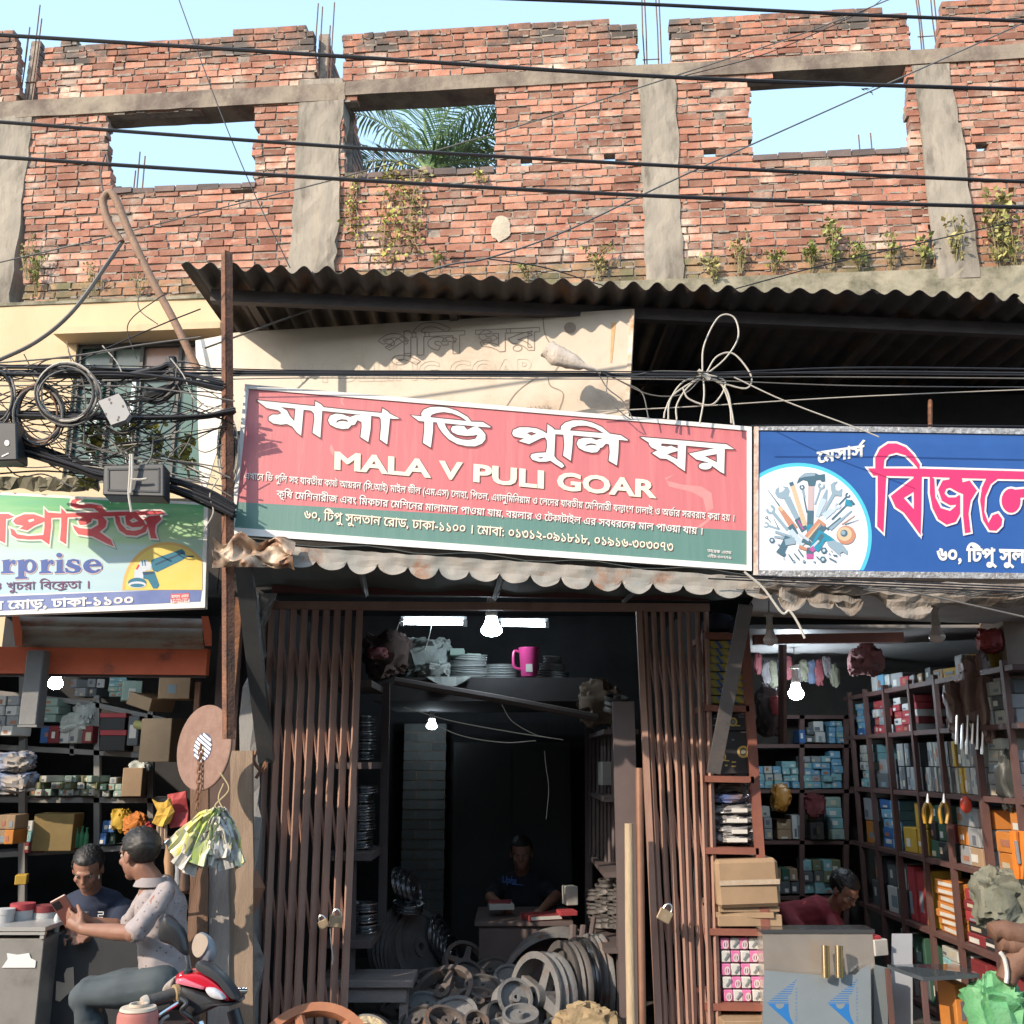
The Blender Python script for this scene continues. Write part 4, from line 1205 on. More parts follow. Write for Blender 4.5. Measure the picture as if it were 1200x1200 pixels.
pri = [C6(p) for p in (
 [(-200, 160), (60, 163), (100, 182), (60, 197), (-200, 195)], [(-10, 190), (42, 190), (36, 370), (-10, 348)],
 [(90, 215), (110, 190), (170, 165), (240, 165), (310, 190), (322, 210), (290, 227), (240, 247), (190, 280), (135, 267), (165, 247), (110, 237)],
 [(312, 125), (335, 150), (357, 165), (360, 250), (345, 380), (298, 345), (312, 260)],
 [(70, 262), (100, 275), (120, 305), (200, 318), (312, 310), (345, 380), (290, 342), (200, 344), (120, 337), (80, 312)],
 [(335, 152), (430, 160), (740, 150), (1130, 140), (1165, 165), (1100, 168), (760, 181), (600, 183), (355, 192)],
 [(430, 120), (460, 150), (475, 170), (470, 260), (465, 378), (420, 350), (430, 250)],
 [(495, 90), (505, 65), (540, 55), (572, 62), (540, 75), (532, 90), (560, 98), (640, 92), (710, 105), (752, 155), (700, 155), (660, 125), (600, 122), (530, 125), (500, 108)],
 [(600, 178), (720, 178), (752, 215), (742, 255), (702, 290), (740, 318), (780, 345), (800, 392), (750, 372), (650, 322), (550, 307), (525, 277), (510, 240), (560, 262), (640, 270), (690, 240), (690, 205), (650, 195), (640, 220), (600, 240), (560, 240), (550, 215), (570, 190)],
 [(805, 168), (840, 183), (850, 230), (890, 275), (940, 282), (990, 272), (1020, 235), (1042, 240), (1025, 290), (960, 318), (890, 312), (840, 280), (815, 230)],
 [(878, 180), (920, 163), (972, 173), (1012, 210), (1022, 240), (990, 255), (930, 258), (888, 240)],
 [(1008, 200), (1050, 178), (1122, 172), (1137, 200), (1095, 240), (1090, 290), (1105, 338), (1060, 335), (1048, 280), (1028, 220)])]
pri_h = [C6([(195, 205), (235, 195), (240, 210), (205, 222)]), C6([(912, 210), (940, 190), (972, 213), (930, 225)])]
bred = M('banner_red', (.55, .03, .05), (.66, .10, .10), scale=6, rough=.4); bcream = M('banner_cream', (.78, .70, .64), rough=.5)
mb = MB()
grb.put(mb, shape_quads([[(x + 2, y + 2) for x, y in p] for p in pri], [], 1.6), -.0016, 2)
grb.put(mb, shape_quads(pri, pri_h, 1.9), -.0004, 1)
grb.put(mb, shape_quads(pri, pri_h, -.1), .0008, 0)
mb.build('big_lettering', [bred, bcream, M('banner_letter_shadow', (.20, .34, .26))], gs)
r1 = [[(20, 497), (8, 491), (66, 481), (66, 560), (92, 570), (92, 579), (6, 582), (6, 573), (22, 565)], [(60, 520), (72, 495), (92, 484), (108, 490), (108, 516), (92, 520), (82, 508), (66, 530)]]
sh = lambda ps, dx: [[(x + dx, y) for x, y in p] for p in ps]
s_l = [[(470, 508), (476, 488), (515, 479), (555, 487), (560, 517), (548, 517), (535, 497), (510, 493), (500, 503), (520, 516), (558, 528), (572, 548), (556, 572), (512, 581), (462, 574), (456, 543), (470, 543), (485, 562), (515, 568), (530, 559), (518, 548), (478, 535), (462, 520)]]
e_l = [ell(650, 530, 66, 50, 24)]
ent = [[Z(0, 575, 6, q) for q in L] for L in (r1, [[(128, 500), (110, 492), (170, 481), (170, 600), (192, 608), (192, 618), (106, 620), (106, 611), (128, 603)], ell(208, 530, 50, 49, 24)], sh(r1, 268), [[(398, 495), (386, 490), (440, 482), (440, 562), (456, 570), (456, 578), (384, 581), (384, 573), (398, 565)], ell(416, 453, 21, 17)], s_l, e_l)]
enth = [[], [ell(206, 530, 22, 33)], [], [], [], [[(626, 518), (634, 497), (660, 493), (680, 514)], [(628, 532), (720, 530), (718, 552), (690, 550), (672, 562), (645, 556)]]]
bnavy = M('banner_navy', (.025, .075, .30), rough=.4)
mb = MB()
for L, h in zip(ent, enth):
 h = [Z(0, 575, 6, q) for q in h]
 grb.put(mb, shape_quads([[(x + .5, y + .5) for x, y in p] for p in L], h, .6), -.0004, 1)
 grb.put(mb, shape_quads(L, h), .0008, 0)
mb.build('latin_lettering', [bnavy, M('banner_rose', (.70, .50, .50))], gs)
mb = MB(); grb.line(mb, 'ও খুচরা বিক্রেতা ।', (-10, 691.5), (106, 689.5), 8.6, (0, -1), .008, .0008); mb.build('small_lettering', M('banner_plum', (.16, .07, .15)), gs)
mb = MB(); grb.line(mb, 'র মোড়, ঢাকা-১১০০', (-9, 714.5), (157, 707.5), 9.2, (0, -1), .03, .0008); mb.build('address_lettering', white_p, gs)
mb = MB(); mb.quad(*[grb.U(x, y, -.001) for x, y in ((200, 696), (222, 695), (222, 701), (200, 702))], 0); mb.quad(*[grb.U(x, y, -.001) for x, y in ((200, 702.2), (222, 701.2), (222, 706), (200, 707))], 1)
grb.line(mb, 'হাসান এ্যাড', (201, 700.8), (221, 699.8), 3, (0, -1), .02, .0, 1); grb.line(mb, 'প্রিন্টার্স', (201, 706), (221, 705), 3, (0, -1), .02, .0, 0)
mb.build('printer_mark', [M('mark_red', (.60, .12, .13)), white_p], gs)
mb = MB()
rows = []
for j in range(4):
 rows.append([P(-90 + 205 * k / 24, 560 + rng.uniform(-3, 3) + (14 if j in (1, 2) else 0), 5.24 + (0 if j < 2 else .35)) + Vector((0, rng.uniform(-.015, .015), 0)) for k in range(25)])
add_sheet(mb, rows, .02)
mb.build('concrete_ledge', concband_m, label='short crumbling concrete ledge along the top of the green sign', cat='ledge')
# scalloped tin canopies below the signs
val_m = M('peeling_painted_tin', (.34, .295, .25), (.20, .205, .19), scale=6, rough=.6, bump=.12, bscale=30, c3=(.24, .13, .08), s3=5, t3=.60, w3=.08)
val_d = M('dirty_tin_edge', (.29, .25, .21), (.16, .135, .115), scale=6, rough=.85, bump=.7, bscale=26, c3=(.12, .09, .07), s3=5, t3=.55, w3=.1)
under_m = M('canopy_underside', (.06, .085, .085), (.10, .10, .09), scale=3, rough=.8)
def scallops(parent, x0, y0, x1, y1, hgt, wpx, Y0, Y1, m, crumple=0.0, name='scalloped_edge'):
 mb = MB()
 n = max(1, round((x1 - x0) / wpx)); per = 10
 rows = [[] for _ in range(7)]
 kk = 0
 amps = [rng.uniform(.75, 1.15) for _ in range(n)]
 bend = [rng.uniform(.5, .9) for _ in range(n)]
 for k in range(n * per + 1):
  f = k / (n * per); i = min(n - 1, k // per); ph = (k - i * per) / per
  a = abs(math.sin(math.pi * ph)) ** .55 * amps[i]
  x = x0 + (x1 - x0) * f; yt = y0 + (y1 - y0) * f; Y = Y0 + (Y1 - Y0) * f
  for j in range(7):
   t = j / 6
   depth = hgt * (.52 * min(1, t / .5) + .48 * a * max(0, (t - .5) / .5))
   p = P(x, yt + depth, Y)
   p.y -= .05 * bend[i] * max(0, t - .5) ** 1.3 * a * 1.5
   p += Vector((0, crumple * mnoise.noise(Vector((x * .06, t * 3, 1.3))), crumple * .6 * mnoise.noise(Vector((x * .07, t * 2, 7.7)))))
   rows[j].append(p)
 add_sheet(mb, rows, .004)
 return mb.build(name, m, parent)
can = thing('tin_canopy', 'rusty scalloped tin canopy below the red sign', 'canopy', tuple(P(580, 680, 4.9)))
scallops(can, 335, 640, 908, 678, 28, 36.5, 4.86, 4.9, val_m, .008)
mb = MB()
n = 24; rows = []
for j in range(4):
 f = j / 3
 rows.append([P(270 + 640 * k / n, 632 + 42 * k / n, 4.89).lerp(P(300 + 560 * k / n, 688 + 14 * k / n, 6.0), f) + Vector((0, 0, .012 * math.sin(k * 1.3))) for k in range(n + 1)])
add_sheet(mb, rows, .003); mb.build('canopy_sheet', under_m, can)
mb = MB()     # torn curled corner at the left
rows = []
for j in range(22):
 rows.append([P(252 + 95 * k / 35, 632 + 1.6 * j + 2.0 * k / 35 + 2.5 * math.sin(k * .36 + j * .3), 4.82) + Vector((0, -.05 + .10 * mnoise.noise(Vector((k * .1, j * .1, 3))) + .03 * abs(mnoise.noise(Vector((k * .22, j * .26, 5)))), .03 * mnoise.noise(Vector((k * .13, j * .12, 9))))) for k in range(36)])
add_sheet(mb, rows, .003); mb.build('torn_corner', M('torn_tin', (.46, .38, .30), (.30, .19, .12), scale=7, rough=.55, metal=.3, c3=(.20, .09, .05), s3=5, t3=.53, w3=.07), can, smooth=True)
for s in (.22, .5, .78):
 mb = MB(); a = P(290 + 600 * s, 642 + 38 * s, 4.93) + Vector((0, 0, -.04)); b = P(310 + 540 * s, 690 + 14 * s, 6.0) + Vector((0, 0, -.02))
 mb.tube([a, b], .018, 4); mb.build('canopy_rib', steel_dark, can)
mb = MB()
rows = [[P(300 + 575 * k / 20, 629 + 42 * k / 20 + dy, 4.86 + dd) for k in range(21)] for dy, dd in ((0, 0), (7, -.02), (12, 0))]
can2 = thing('tin_canopy', 'dirty plaster smeared scalloped canopy below the blue sign', 'canopy', tuple(P(1040, 700, 4.9)))
scallops(can2, 912, 682, 1010, 688, 36, 32, 4.87, 4.89, val_d, .05)
mb = MB(); rows = []
for j in range(6):
 rows.append([P(890 + 400 * k / 40, 679 + j * (5.5 if k > 14 else 3.5) + 7 * k / 40, 4.90 - .05 * math.sin(math.pi * j / 5)) + Vector((0, .03 * mnoise.noise(Vector((k * .5, j * .7, 2))), .02 * mnoise.noise(Vector((k * .6, j * .6, 5))))) for k in range(41)])
add_sheet(mb, rows, .02); mb.build('rough_edge', val_d, can2)
scallops(can2, 1040, 694, 1092, 697, 32, 40, 4.86, 4.88, val_d, .03, 'scalloped_tongue')
mb = MB(); rows = []
for j in range(3):
 f = j / 2
 rows.append([P(890 + 400 * k / 12, 690 + 12 * k / 12, 4.93).lerp(P(870 + 330 * k / 12, 722 + 10 * k / 12, 6.02), f) for k in range(13)])
add_sheet(mb, rows, .004); mb.build('canopy_sheet', M('pale_canopy_underside', (.33, .28, .25), (.24, .21, .2), scale=3, rough=.85), can2)
# posts and braces
def angle_iron(mb, p0, p1, w, t=.006, yaw=0.0):
 """L section with its corner towards the street"""
 ax = (p1 - p0).normalized()
 u = Vector((math.cos(yaw), math.sin(yaw), 0)); v = Vector((-math.sin(yaw), math.cos(yaw), 0))
 u2 = (u * .72 + v * .69); v2 = (u * -.72 + v * .69)
 for d, o in ((u2, v2), (v2, u2)):
  a = [p0, p0 + d * w, p0 + d * w + o * t, p0 + o * t]
  b = [q + (p1 - p0) for q in a]
  mb.hexa(a + b)
mb = MB(); angle_iron(mb, P(266, 866, 4.82), P(264, 293, 4.88), .043)
post = mb.build('iron_post', M('rust_post', (.125, .06, .042), (.26, .12, .068), scale=10, rough=.9, bump=.8, bscale=70, c3=(.10, .055, .04), s3=7, t3=.56, w3=.1), label='tall rusty angle iron post hanging down beside the left end of the red sign', cat='post')
def flat_strut(name, label, a, b, w, t, m, cat='brace'):
 mb = MB(); ax = (b - a).normalized(); s = ax.cross(Vector((0, 1, 0))).normalized() * (w / 2); d = ax.cross(s).normalized() * t
 mb.hexa([a - s, a + s, a + s + d, a - s + d, b - s, b + s, b + s + d, b - s + d])
 mb.hexa([a - s, a - s * .8, a - s * .8 - d * 3, a - s - d * 3, b - s, b - s * .8, b - s * .8 - d * 3, b - s - d * 3])
 return mb.build(name, m, label=label, cat=cat)
grey_br = M('grey_brace_paint', (.10, .095, .10), (.15, .13, .125), scale=7, rough=.65, bump=.2)
flat_strut('canopy_brace', 'dark grey slanting iron brace on the left under the torn canopy corner', P(312, 893, 5.78), P(284, 655, 5.1), .085, .012, M('dark_brace', (.035, .04, .045), (.06, .06, .06), rough=.6))
flat_strut('canopy_brace', 'brown slanting iron brace in front of the shelf of striped boxes', P(836, 905, 5.78), P(874, 708, 5.25), .075, .012, grey_br)
flat_strut('prop_strut', 'thin rusty strut with a wire beside the dark brace', P(268, 850, 5.5), P(281, 700, 5.3), .04, .01, steel_rust)
# steel frame of the middle doorway and the folding gates
gate_m = M('gate_brown_paint', (.27, .15, .115), (.38, .235, .18), scale=7, rough=.55, bump=.25, bscale=40, c3=(.25, .125, .08), s3=7, t3=.62, w3=.1, stretch=(1, 1, .35))
lint_m = M('red_oxide_lintel', (.14, .045, .038), (.10, .04, .035), scale=6, rough=.7)
fr0 = thing('gate_frame', 'red brown steel lintel across the middle shop doorway', 'door frame', tuple(P(580, 705, 5.98)))
mb = MB()
a, b = P(318, 694, 5.97), P(832, 704, 5.97)
def beam(mb, a, b, h, d):
 mb.hexa([a, b, b + Vector((0, d, 0)), a + Vector((0, d, 0)), a + Vector((0, 0, h)), b + Vector((0, 0, h)), b + Vector((0, d, h)), a + Vector((0, d, h))])
beam(mb, a, b, .075, .035); mb.build('upper_rail', lint_m, fr0)
mb = MB(); beam(mb, P(318, 713, 5.95), P(832, 716, 5.95), .045, .055); mb.build('gate_track', gate_m, fr0)
def channel(mb, t, b, w, d, th=.004, flip=1):
 """U channel, open towards the street"""
 pl = [Vector((-w / 2, .013, 0)), Vector((-w / 2 + .011, 0, 0)), Vector((w / 2, d, 0)), Vector((-w / 2 + .006, d + .004, 0))]
 mb.prism([b + q for q in pl], [t + q for q in pl])
def gate(label, xt0, xt1, xb0, xb1, n, Yt, Yb0, Yb1):
 g_ = thing('folding_gate', label, 'gate', tuple(P((xb0 + xb1) / 2, 1235, 5.9)), 'folded collapsible gates')
 bars = []; bw = .040 if n == 9 else .034
 for i in range(n):
  f = i / (n - 1)
  Y = Yb0 + (Yb1 - Yb0) * f
  t = P(xt0 + (xt1 - xt0) * f, 713, Yt); b = P(xb0 + (xb1 - xb0) * f, 1238, Y)
  b += Vector((rng.uniform(-.006, .006), rng.uniform(-.02, .02), 0))
  mb = MB(); channel(mb, t, b, bw, .028)
  mb.build('gate_bar', gate_m, g_); bars.append((t, b))
 for i in range(n - 1):
  for q in range(5):
   f0 = .06 + q * .19
   a = bars[i][0].lerp(bars[i][1], f0) + Vector((0, .034, 0)); c = bars[i + 1][0].lerp(bars[i + 1][1], f0 + .16) + Vector((0, .038, 0))
   mb = MB(); mb.tube([a, c], .009, 4); mb.build('lattice_strap', gate_m, g_)
 return g_, bars
g1, b1 = gate('brown collapsible gate folded to the left of the middle doorway', 317, 421, 293, 399, 9, 5.97, 5.92, 5.92)
g2, b2 = gate('brown collapsible gate folded to the right of the middle doorway, sun patches on it', 756, 828, 782, 844, 8, 5.97, 5.90, 5.95)
mb = MB(); t, b = b2[0]; mb.hexa([b + Vector((-.055, -.01, 0)), b + Vector((-.02, -.01, 0)), b + Vector((-.02, .03, 0)), b + Vector((-.055, .03, 0)), t + Vector((-.055, -.01, 0)), t + Vector((-.02, -.01, 0)), t + Vector((-.02, .03, 0)), t + Vector((-.055, .03, 0))]); mb.build('closing_stile', gate_m, g2)
mb = MB(); t, b = b1[0]; mb.hexa([b + Vector((-.05, .0, 0)), b + Vector((-.022, .0, 0)), b + Vector((-.022, .03, 0)), b + Vector((-.05, .03, 0)), t + Vector((-.05, .0, 0)), t + Vector((-.022, .0, 0)), t + Vector((-.022, .03, 0)), t + Vector((-.05, .03, 0))]); mb.build('closing_stile', gate_m, g1)
brass = M('worn_brass', (.50, .40, .27), (.40, .30, .2), scale=30, rough=.4, metal=.6)
steel_b = M('bright_steel', (.55, .55, .55), rough=.3, metal=.9)
def padlock(px, py, Y, w, tilt, label):
 c = P(px, py, Y)
 t = thing('padlock', label, 'padlock', tuple(c), 'padlocks on the gates')
 m = Matrix.Rotation(tilt, 3, 'Y')
 mb = MB(); mb.cbox(c, (w, .022, w * .85), m); mb.build('lock_body', brass, t, bevel=.004)
 mb = MB(); pts = [c + m @ Vector((w * .3 * math.cos(a), 0, w * .42 + w * .45 * math.sin(a))) for a in [math.pi * k / 8 for k in range(9)]]
 mb.tube([c + m @ Vector((w * .3, 0, w * .3))] + pts + [c + m @ Vector((-w * .3, 0, w * .3))], .005, 6); mb.build('shackle', steel_b, t, smooth=True)
padlock(379.5, 1083, 5.82, .055, R(-25), 'brass padlock tilted to the left on the left gate')
padlock(393.5, 1080, 5.80, .072, R(4), 'wider pale padlock hanging straight on the left gate')
padlock(779, 1073, 5.80, .075, R(28), 'brass padlock hanging tilted on the right gate')
mb = MB(); mb.tube(path([(387, 1088), (388, 1105), (390, 1122), (389, 1130)], 5.8), .003, 4); mb.build('string', M('white_string', (.6, .55, .48)), label='thin string hanging under the padlocks of the left gate', cat='string')
# masonry and planks left of the gate
pil_m = M('grey_pillar_paint', (.20, .21, .22), (.28, .26, .24), scale=5, rough=.85, bump=.5, bscale=25, c3=(.10, .09, .085), s3=5, t3=.58, w3=.08)
mb = MB(); a = P(272, 1245, 5.98); b = P(300, 1245, 5.98); pt = P(308, 700, 5.98)
rows = []
for k in range(15):
 z = .16 + (zl - .16) * k / 14
 rows.append([Vector((a.x + (b.x + (pt.x - b.x) * k / 14 - a.x + .02) * q / 4, 5.99 + .02 * mnoise.noise(Vector((q * .8, k * .7, 4))), z)) for q in range(5)])
add_sheet(mb, rows, .14); mb.build('masonry_pillar', pil_m, label='grey painted pillar with worn plaster beside the left gate', cat='pillar')
wood = [M('plank_brown', (.13, .075, .05), (.20, .12, .08), scale=5, rough=.85, bump=.5, stretch=(5, 5, .6)), M('plank_grey', (.34, .31, .29), (.26, .22, .2), scale=5, rough=.9, bump=.4, stretch=(5, 5, .6)), M('plank_tan', (.33, .245, .18), (.25, .18, .13), scale=5, rough=.85, bump=.4, stretch=(5, 5, .6))]
def plank(x0, x1, yt, xb0, xb1, Y, th, m, label):
 mb = MB()
 t0, t1, b0, b1 = P(x0, yt, Y), P(x1, yt, Y), P(xb0, 1245, Y - .05), P(xb1, 1245, Y - .05)
 rows = [[b0.lerp(t0, k / 8).lerp(b1.lerp(t1, k / 8), q / 3) + Vector((rng.uniform(-.003, .003), rng.uniform(-.003, .003), 0)) for q in range(4)] for k in range(9)]
 add_sheet(mb, rows, th); mb.build('wooden_plank', m, label=label, cat='plank', group='planks leaning beside the gate')
plank(226, 246, 918, 219, 243, 5.62, .03, wood[0], 'dark brown flaking plank, leftmost of the three leaning planks')
plank(248, 270, 960, 244, 270, 5.63, .03, wood[1], 'grey weathered plank between the brown and the tan one')
plank(271, 297, 880, 268, 299, 5.66, .03, wood[2], 'tan plank leaning next to the left gate')
for k, (x, y) in enumerate(((246, 1100), (262, 1068), (252, 1070))): pass
c = P(239, 876, 5.25)
disc = thing('grinding_disc', 'large brown grinding disc hanging from a chain beside the post', 'disc', tuple(c))
ax = Vector((-.58, -.80, .06)).normalized()
mb = MB(); mb.lathe([(.016, .006), (.21, .006), (.214, .003), (.214, -.006), (.016, -.006)], c, ax, 48); mb.build('abrasive_wheel', M('brown_abrasive', (.26, .165, .13), (.20, .12, .095), scale=20, rough=.9, bump=.3, bscale=150), disc)
mb = MB(); mb.lathe([(.018, .0075), (.072, .0075)], c, ax, 28)
u = ax.cross(Vector((0, 0, 1))).normalized(); w = u.cross(ax)
mb.build('paper_label', M('label_blue', (.10, .14, .30)), disc)
mb = MB()
for k in range(-3, 4):
 h = k * .019; L = math.sqrt(max(0, .068 ** 2 - h * h))
 for s0, s1 in ((-L, L),):
  d1 = (u + w * .5).normalized(); d2 = (w - u * .5).normalized()
  q = c + ax * .009 + d2 * h
  mb.quad(q - d1 * L - d2 * .006, q + d1 * L - d2 * .006, q + d1 * L + d2 * .006, q - d1 * L + d2 * .006)
mb.build('label_stripes', M('label_white', (.75, .74, .70)), disc)
rust = M('rusty_chain', (.16, .075, .045), (.26, .13, .07), scale=30, rough=.85)
mb = MB()
p0 = c + ax * .02; p1 = P(231, 945, 5.18)
for k in range(13):
 q = p0.lerp(p1, k / 12); s = k % 2
 d = Vector((.011, 0, 0)) if s else Vector((0, .011, 0))
 ring = [q + d * math.cos(t) + Vector((0, 0, .018)) * math.sin(t) for t in [2 * math.pi * i / 8 for i in range(9)]]
 mb.tube(ring, .0035, 5, caps=False)
mb.build('rusty_chain', rust, label='rusty chain through the middle of the grinding disc', cat='chain')
pb = thing('packet_bunch', 'fanned bunch of clear plastic packets with yellow contents hanging from a string', 'packets', tuple(P(248, 1020, 5.15)))
pk = [M('packet_yellow', (.60, .56, .10), (.58, .57, .48), scale=34, rough=.2, stretch=(1, 1, .25), detail=1), M('packet_clear', (.60, .57, .50), (.36, .34, .30), scale=30, rough=.18, stretch=(1, 1, .3)), M('packet_green', (.34, .46, .08), (.60, .58, .46), scale=30, rough=.2, stretch=(1, 1, .25), detail=1), M('packet_grey', (.36, .36, .36), (.62, .60, .54), scale=26, rough=.18, c3=(.62, .58, .10), s3=22, t3=.6, w3=.04)]
top = P(258, 946, 5.15)
for k in range(36):
 a = R(rng.uniform(-62, 34)); L = rng.uniform(.11, .235)
 d = Vector((math.sin(a), rng.uniform(-.3, .1), -math.cos(a))).normalized()
 s = d.cross(Vector((0, 1, 0))).normalized(); nrm = s.cross(d)
 st = top + d * rng.uniform(.0, .07)
 rows = []
 for i in range(6):
  f = i / 5
  rows.append([st + d * L * f + s * (q / 4 - .5) * (.02 + (.032 + .022 * (k % 3) / 2) * min(1, f * 1.6)) + nrm * (.045 * mnoise.noise(Vector((k * 3.1, f * 5, q * 1.3)))) + s * (.02 * mnoise.noise(Vector((k, f * 3, 2)))) + Vector((0, -.003 * k + .04, -.05 * f * f)) for q in range(5)])
 mb = MB(); add_sheet(mb, rows, .006 if k % 3 else .012); mb.build('packet', pk[k % 4], pb, smooth=True)
mb = MB(); mb.tube(path([(262, 918), (256, 935), (262, 950), (252, 944), (268, 925), (258, 905)], 5.13), .004, 5); mb.build('tie_string', M('jute', (.45, .36, .2)), pb)
mb = MB(); rows = [[P(196 + 22 * q / 3 + 2 * k / 5, 931 - 4 * q / 3 + 40 * k / 5, 5.45) + Vector((0, .03 * mnoise.noise(Vector((q * .5, k * .5, 1))), 0)) for q in range(4)] for k in range(6)]
add_sheet(mb, rows, .02); mb.build('red_pouch', M('red_cloth', (.40, .05, .05), (.30, .035, .04), scale=8, rough=.7), label='red pouch hanging on the shop front under the disc', cat='pouch')
mb = MB(); rows = [[P(184 + 20 * q / 3 - 3 * abs(k - 2), 936 + 28 * k / 4 + 5 * math.sin(q), 5.40) + Vector((0, .03 * mnoise.noise(Vector((q * .8, k * .8, 5))), 0)) for q in range(4)] for k in range(5)]
add_sheet(mb, rows, .02); mb.build('yellow_sponge', M('yellow_foam', (.58, .36, .06), (.48, .28, .05), scale=8, rough=.9, bump=.5), label='yellow sponge hanging left of the red pouch', cat='sponge')
for i, (x0, y0, x1, y1) in enumerate(((186, 962, 184, 992), (190, 962, 189, 990), (194, 960, 194, 985))):
 mb = MB(); mb.tube([P(x0, y0, 5.42), P(x1, y1, 5.42)], .009, 6)
 mb.build('pencil_stick', wood[2], label='short pale stick in the little bundle under the yellow sponge', cat='stick', group='little sticks under the sponge')
hw = M('turned_wood', (.40, .24, .13), (.28, .15, .08), scale=8, rough=.55, stretch=(3, 3, .5)); hd = M('dark_handle', (.10, .06, .045), (.16, .10, .07), scale=8, rough=.5)
def handle(px, py0, py1, r, Y, m, label, grp):
 a, b = P(px, py0, Y), P(px + rng.uniform(-2, 2), py1, Y)
 L = (a - b).length
 mb = MB(); prof = [(r * .5, 0), (r * .95, .01), (r, L * .1), (r * .75, L * .35), (r * .95, L * .6), (r * .6, L * .85), (r * .75, L * .93), (r * .75, L)]
 mb.lathe(prof, b, (a - b), 10); return mb.build('hand_tool', m, label=label, cat='hand tool', group=grp, smooth=True)
hx = [(198, 982, 1048, .028, hw, 'fat brown wooden handle in the upper row, leftmost'), (209, 985, 1040, .020, M('grey_handle', (.22, .24, .27), (.3, .3, .32)), 'grey handle in the upper row beside the fat brown one'), (217, 980, 1046, .026, hd, 'dark wooden handle in the upper row beside the planks')]
for x, a, b, r, m, l in hx: handle(x, a, b, r, 5.42, m, l, 'handles in the upper row')
for i, x in enumerate((186, 192, 199, 206, 214)):
 handle(x, 1050 + (i % 2) * 4, 1128 - (i % 3) * 8, .017, 5.40, (hw, wood[2])[i % 2], 'thin wooden handle in the lower row behind the scooter mirror', 'handles in the lower row')
mb = MB(); mb.tube([P(180, 1050, 5.43), P(222, 1046, 5.43)], .006, 6); mb.build('hanging_rail', steel_rust, label='thin rail from which the lower row of handles hangs', cat='rail')
mb = MB(); mb.tube([P(190, 982, 5.46), P(224, 978, 5.46)], .006, 6); mb.build('hanging_rail', steel_rust, label='thin rail from which the upper row of handles hangs', cat='rail')
mb = MB(); mb.tube([P(297, 1020, 5.8), P(300, 1040, 5.78), P(293, 1075, 5.78)], [.02, .05, .015], 8); mb.build('leather_flap', M('leather_tan', (.34, .18, .11), (.25, .12, .08), scale=8, rough=.6), label='tan leather flap hanging on the left edge of the left gate', cat='leather')
mb = MB(); s = spline([P(300, 880, 5.7), P(298, 893, 5.68), P(309, 905, 5.68), P(312, 893, 5.68), P(300, 912, 5.68)], 5); mb.tube(s, .010, 6); mb.build('hook_and_lock', rust, label='rusty hooks at the lower end of the dark brace', cat='hook')
mb = MB(); mb.tube([P(741, 1250, 5.72), P(738, 1100, 5.74), P(737, 965, 5.76)], [.026, .025, .024], 12); mb.build('wooden_pole', M('bamboo_tan', (.46, .36, .24), (.36, .27, .17), scale=12, rough=.7, bump=.3, stretch=(3, 3, .6)), label='pale wooden pole standing in the doorway beside the right gate', cat='pole', smooth=True)
mb = MB(); mb.tube([P(753, 1250, 5.74), P(749, 900, 5.78)], .021, 12); mb.build('copper_pipe', M('brown_pipe', (.24, .12, .08), (.32, .17, .11), scale=6, rough=.5, metal=.3), label='brown pipe standing between the pale pole and the right gate', cat='pipe', smooth=True)
mb = MB(); mb.box((P(722, 900, 5.9).x, 6.0, .17), (P(748, 900, 5.9).x, 6.05, P(735, 822, 6.0).z)); mb.build('door_post', M('brown_post_paint', (.10, .075, .075), (.13, .10, .095), scale=5, rough=.6), label='flat brown post behind the pale pole in the doorway', cat='post')
# overhead lines and the tangle of wires
blk = M('black_cable', (.010, .010, .013), (.018, .017, .02), scale=5, rough=.5)
gry = M('grey_cable', (.10, .095, .09), (.16, .15, .14), scale=5, rough=.6)
wht = M('pale_cable', (.42, .39, .34), (.50, .46, .40), scale=5, rough=.6)
def cable(px, Y, r, m, label, grp=None, n=8, name='cable', cat='cable'):
 mb = MB(); pts = path(px, Y, n)
 mb.tube(pts, r, 6)
 return mb.build(name, m, label=label, cat=cat, group=grp, smooth=True)
G = 'thick overhead power lines'
cable([(-60, 38), (0, 41), (400, 66), (800, 91), (1200, 105), (1260, 106)], 4.2, .0095, blk, 'thick black overhead line crossing the parapet from the upper left', G, name='power_line', cat='power line')
cable([(-60, 139), (0, 143), (400, 172), (800, 195), (1200, 213), (1260, 215)], 4.2, .0085, blk, 'thick black overhead line crossing the middle of the three openings', G, name='power_line', cat='power line')
cable([(-60, 178), (0, 184), (400, 210), (800, 231), (1200, 243), (1260, 245)], 4.15, .009, blk, 'lowest thick black overhead line just under the openings', G, name='power_line', cat='power line')
cable([(560, -3), (760, 5), (1000, 17), (1260, 27)], 4.2, .0085, blk, 'thick black overhead line at the top right edge', G, name='power_line', cat='power line')
T_ = 'thin wires strung across the wall'
cable([(208, -5), (250, 110), (295, 220), (340, 314)], 6.4, .0045, blk, 'thin wire running steeply down to the awning on the left', T_, name='wire', cat='wire')
cable([(-20, 312), (100, 284), (250, 246), (400, 208), (600, 150), (800, 86), (950, 36), (1060, -8)], 6.8, .005, gry, 'thin wire rising from the left edge to the third parapet', T_, name='wire', cat='wire')
cable([(240, 408, 5.2), (400, 350, 5.3), (520, 312, 5.4), (570, 303, 5.5), (660, 272, 5.6), (800, 206, 5.8), (1000, 116, 6.2), (1215, 20, 6.6)], 5.4, .0055, gry, 'long grey wire rising from the iron post to the top right corner', T_, name='wire', cat='wire')
cable([(570, 303, 5.5), (640, 314, 5.9), (720, 338, 6.3), (800, 352, 6.4)], 6, .004, blk, 'thin wire branching down to the right over the awning', T_, name='wire', cat='wire')
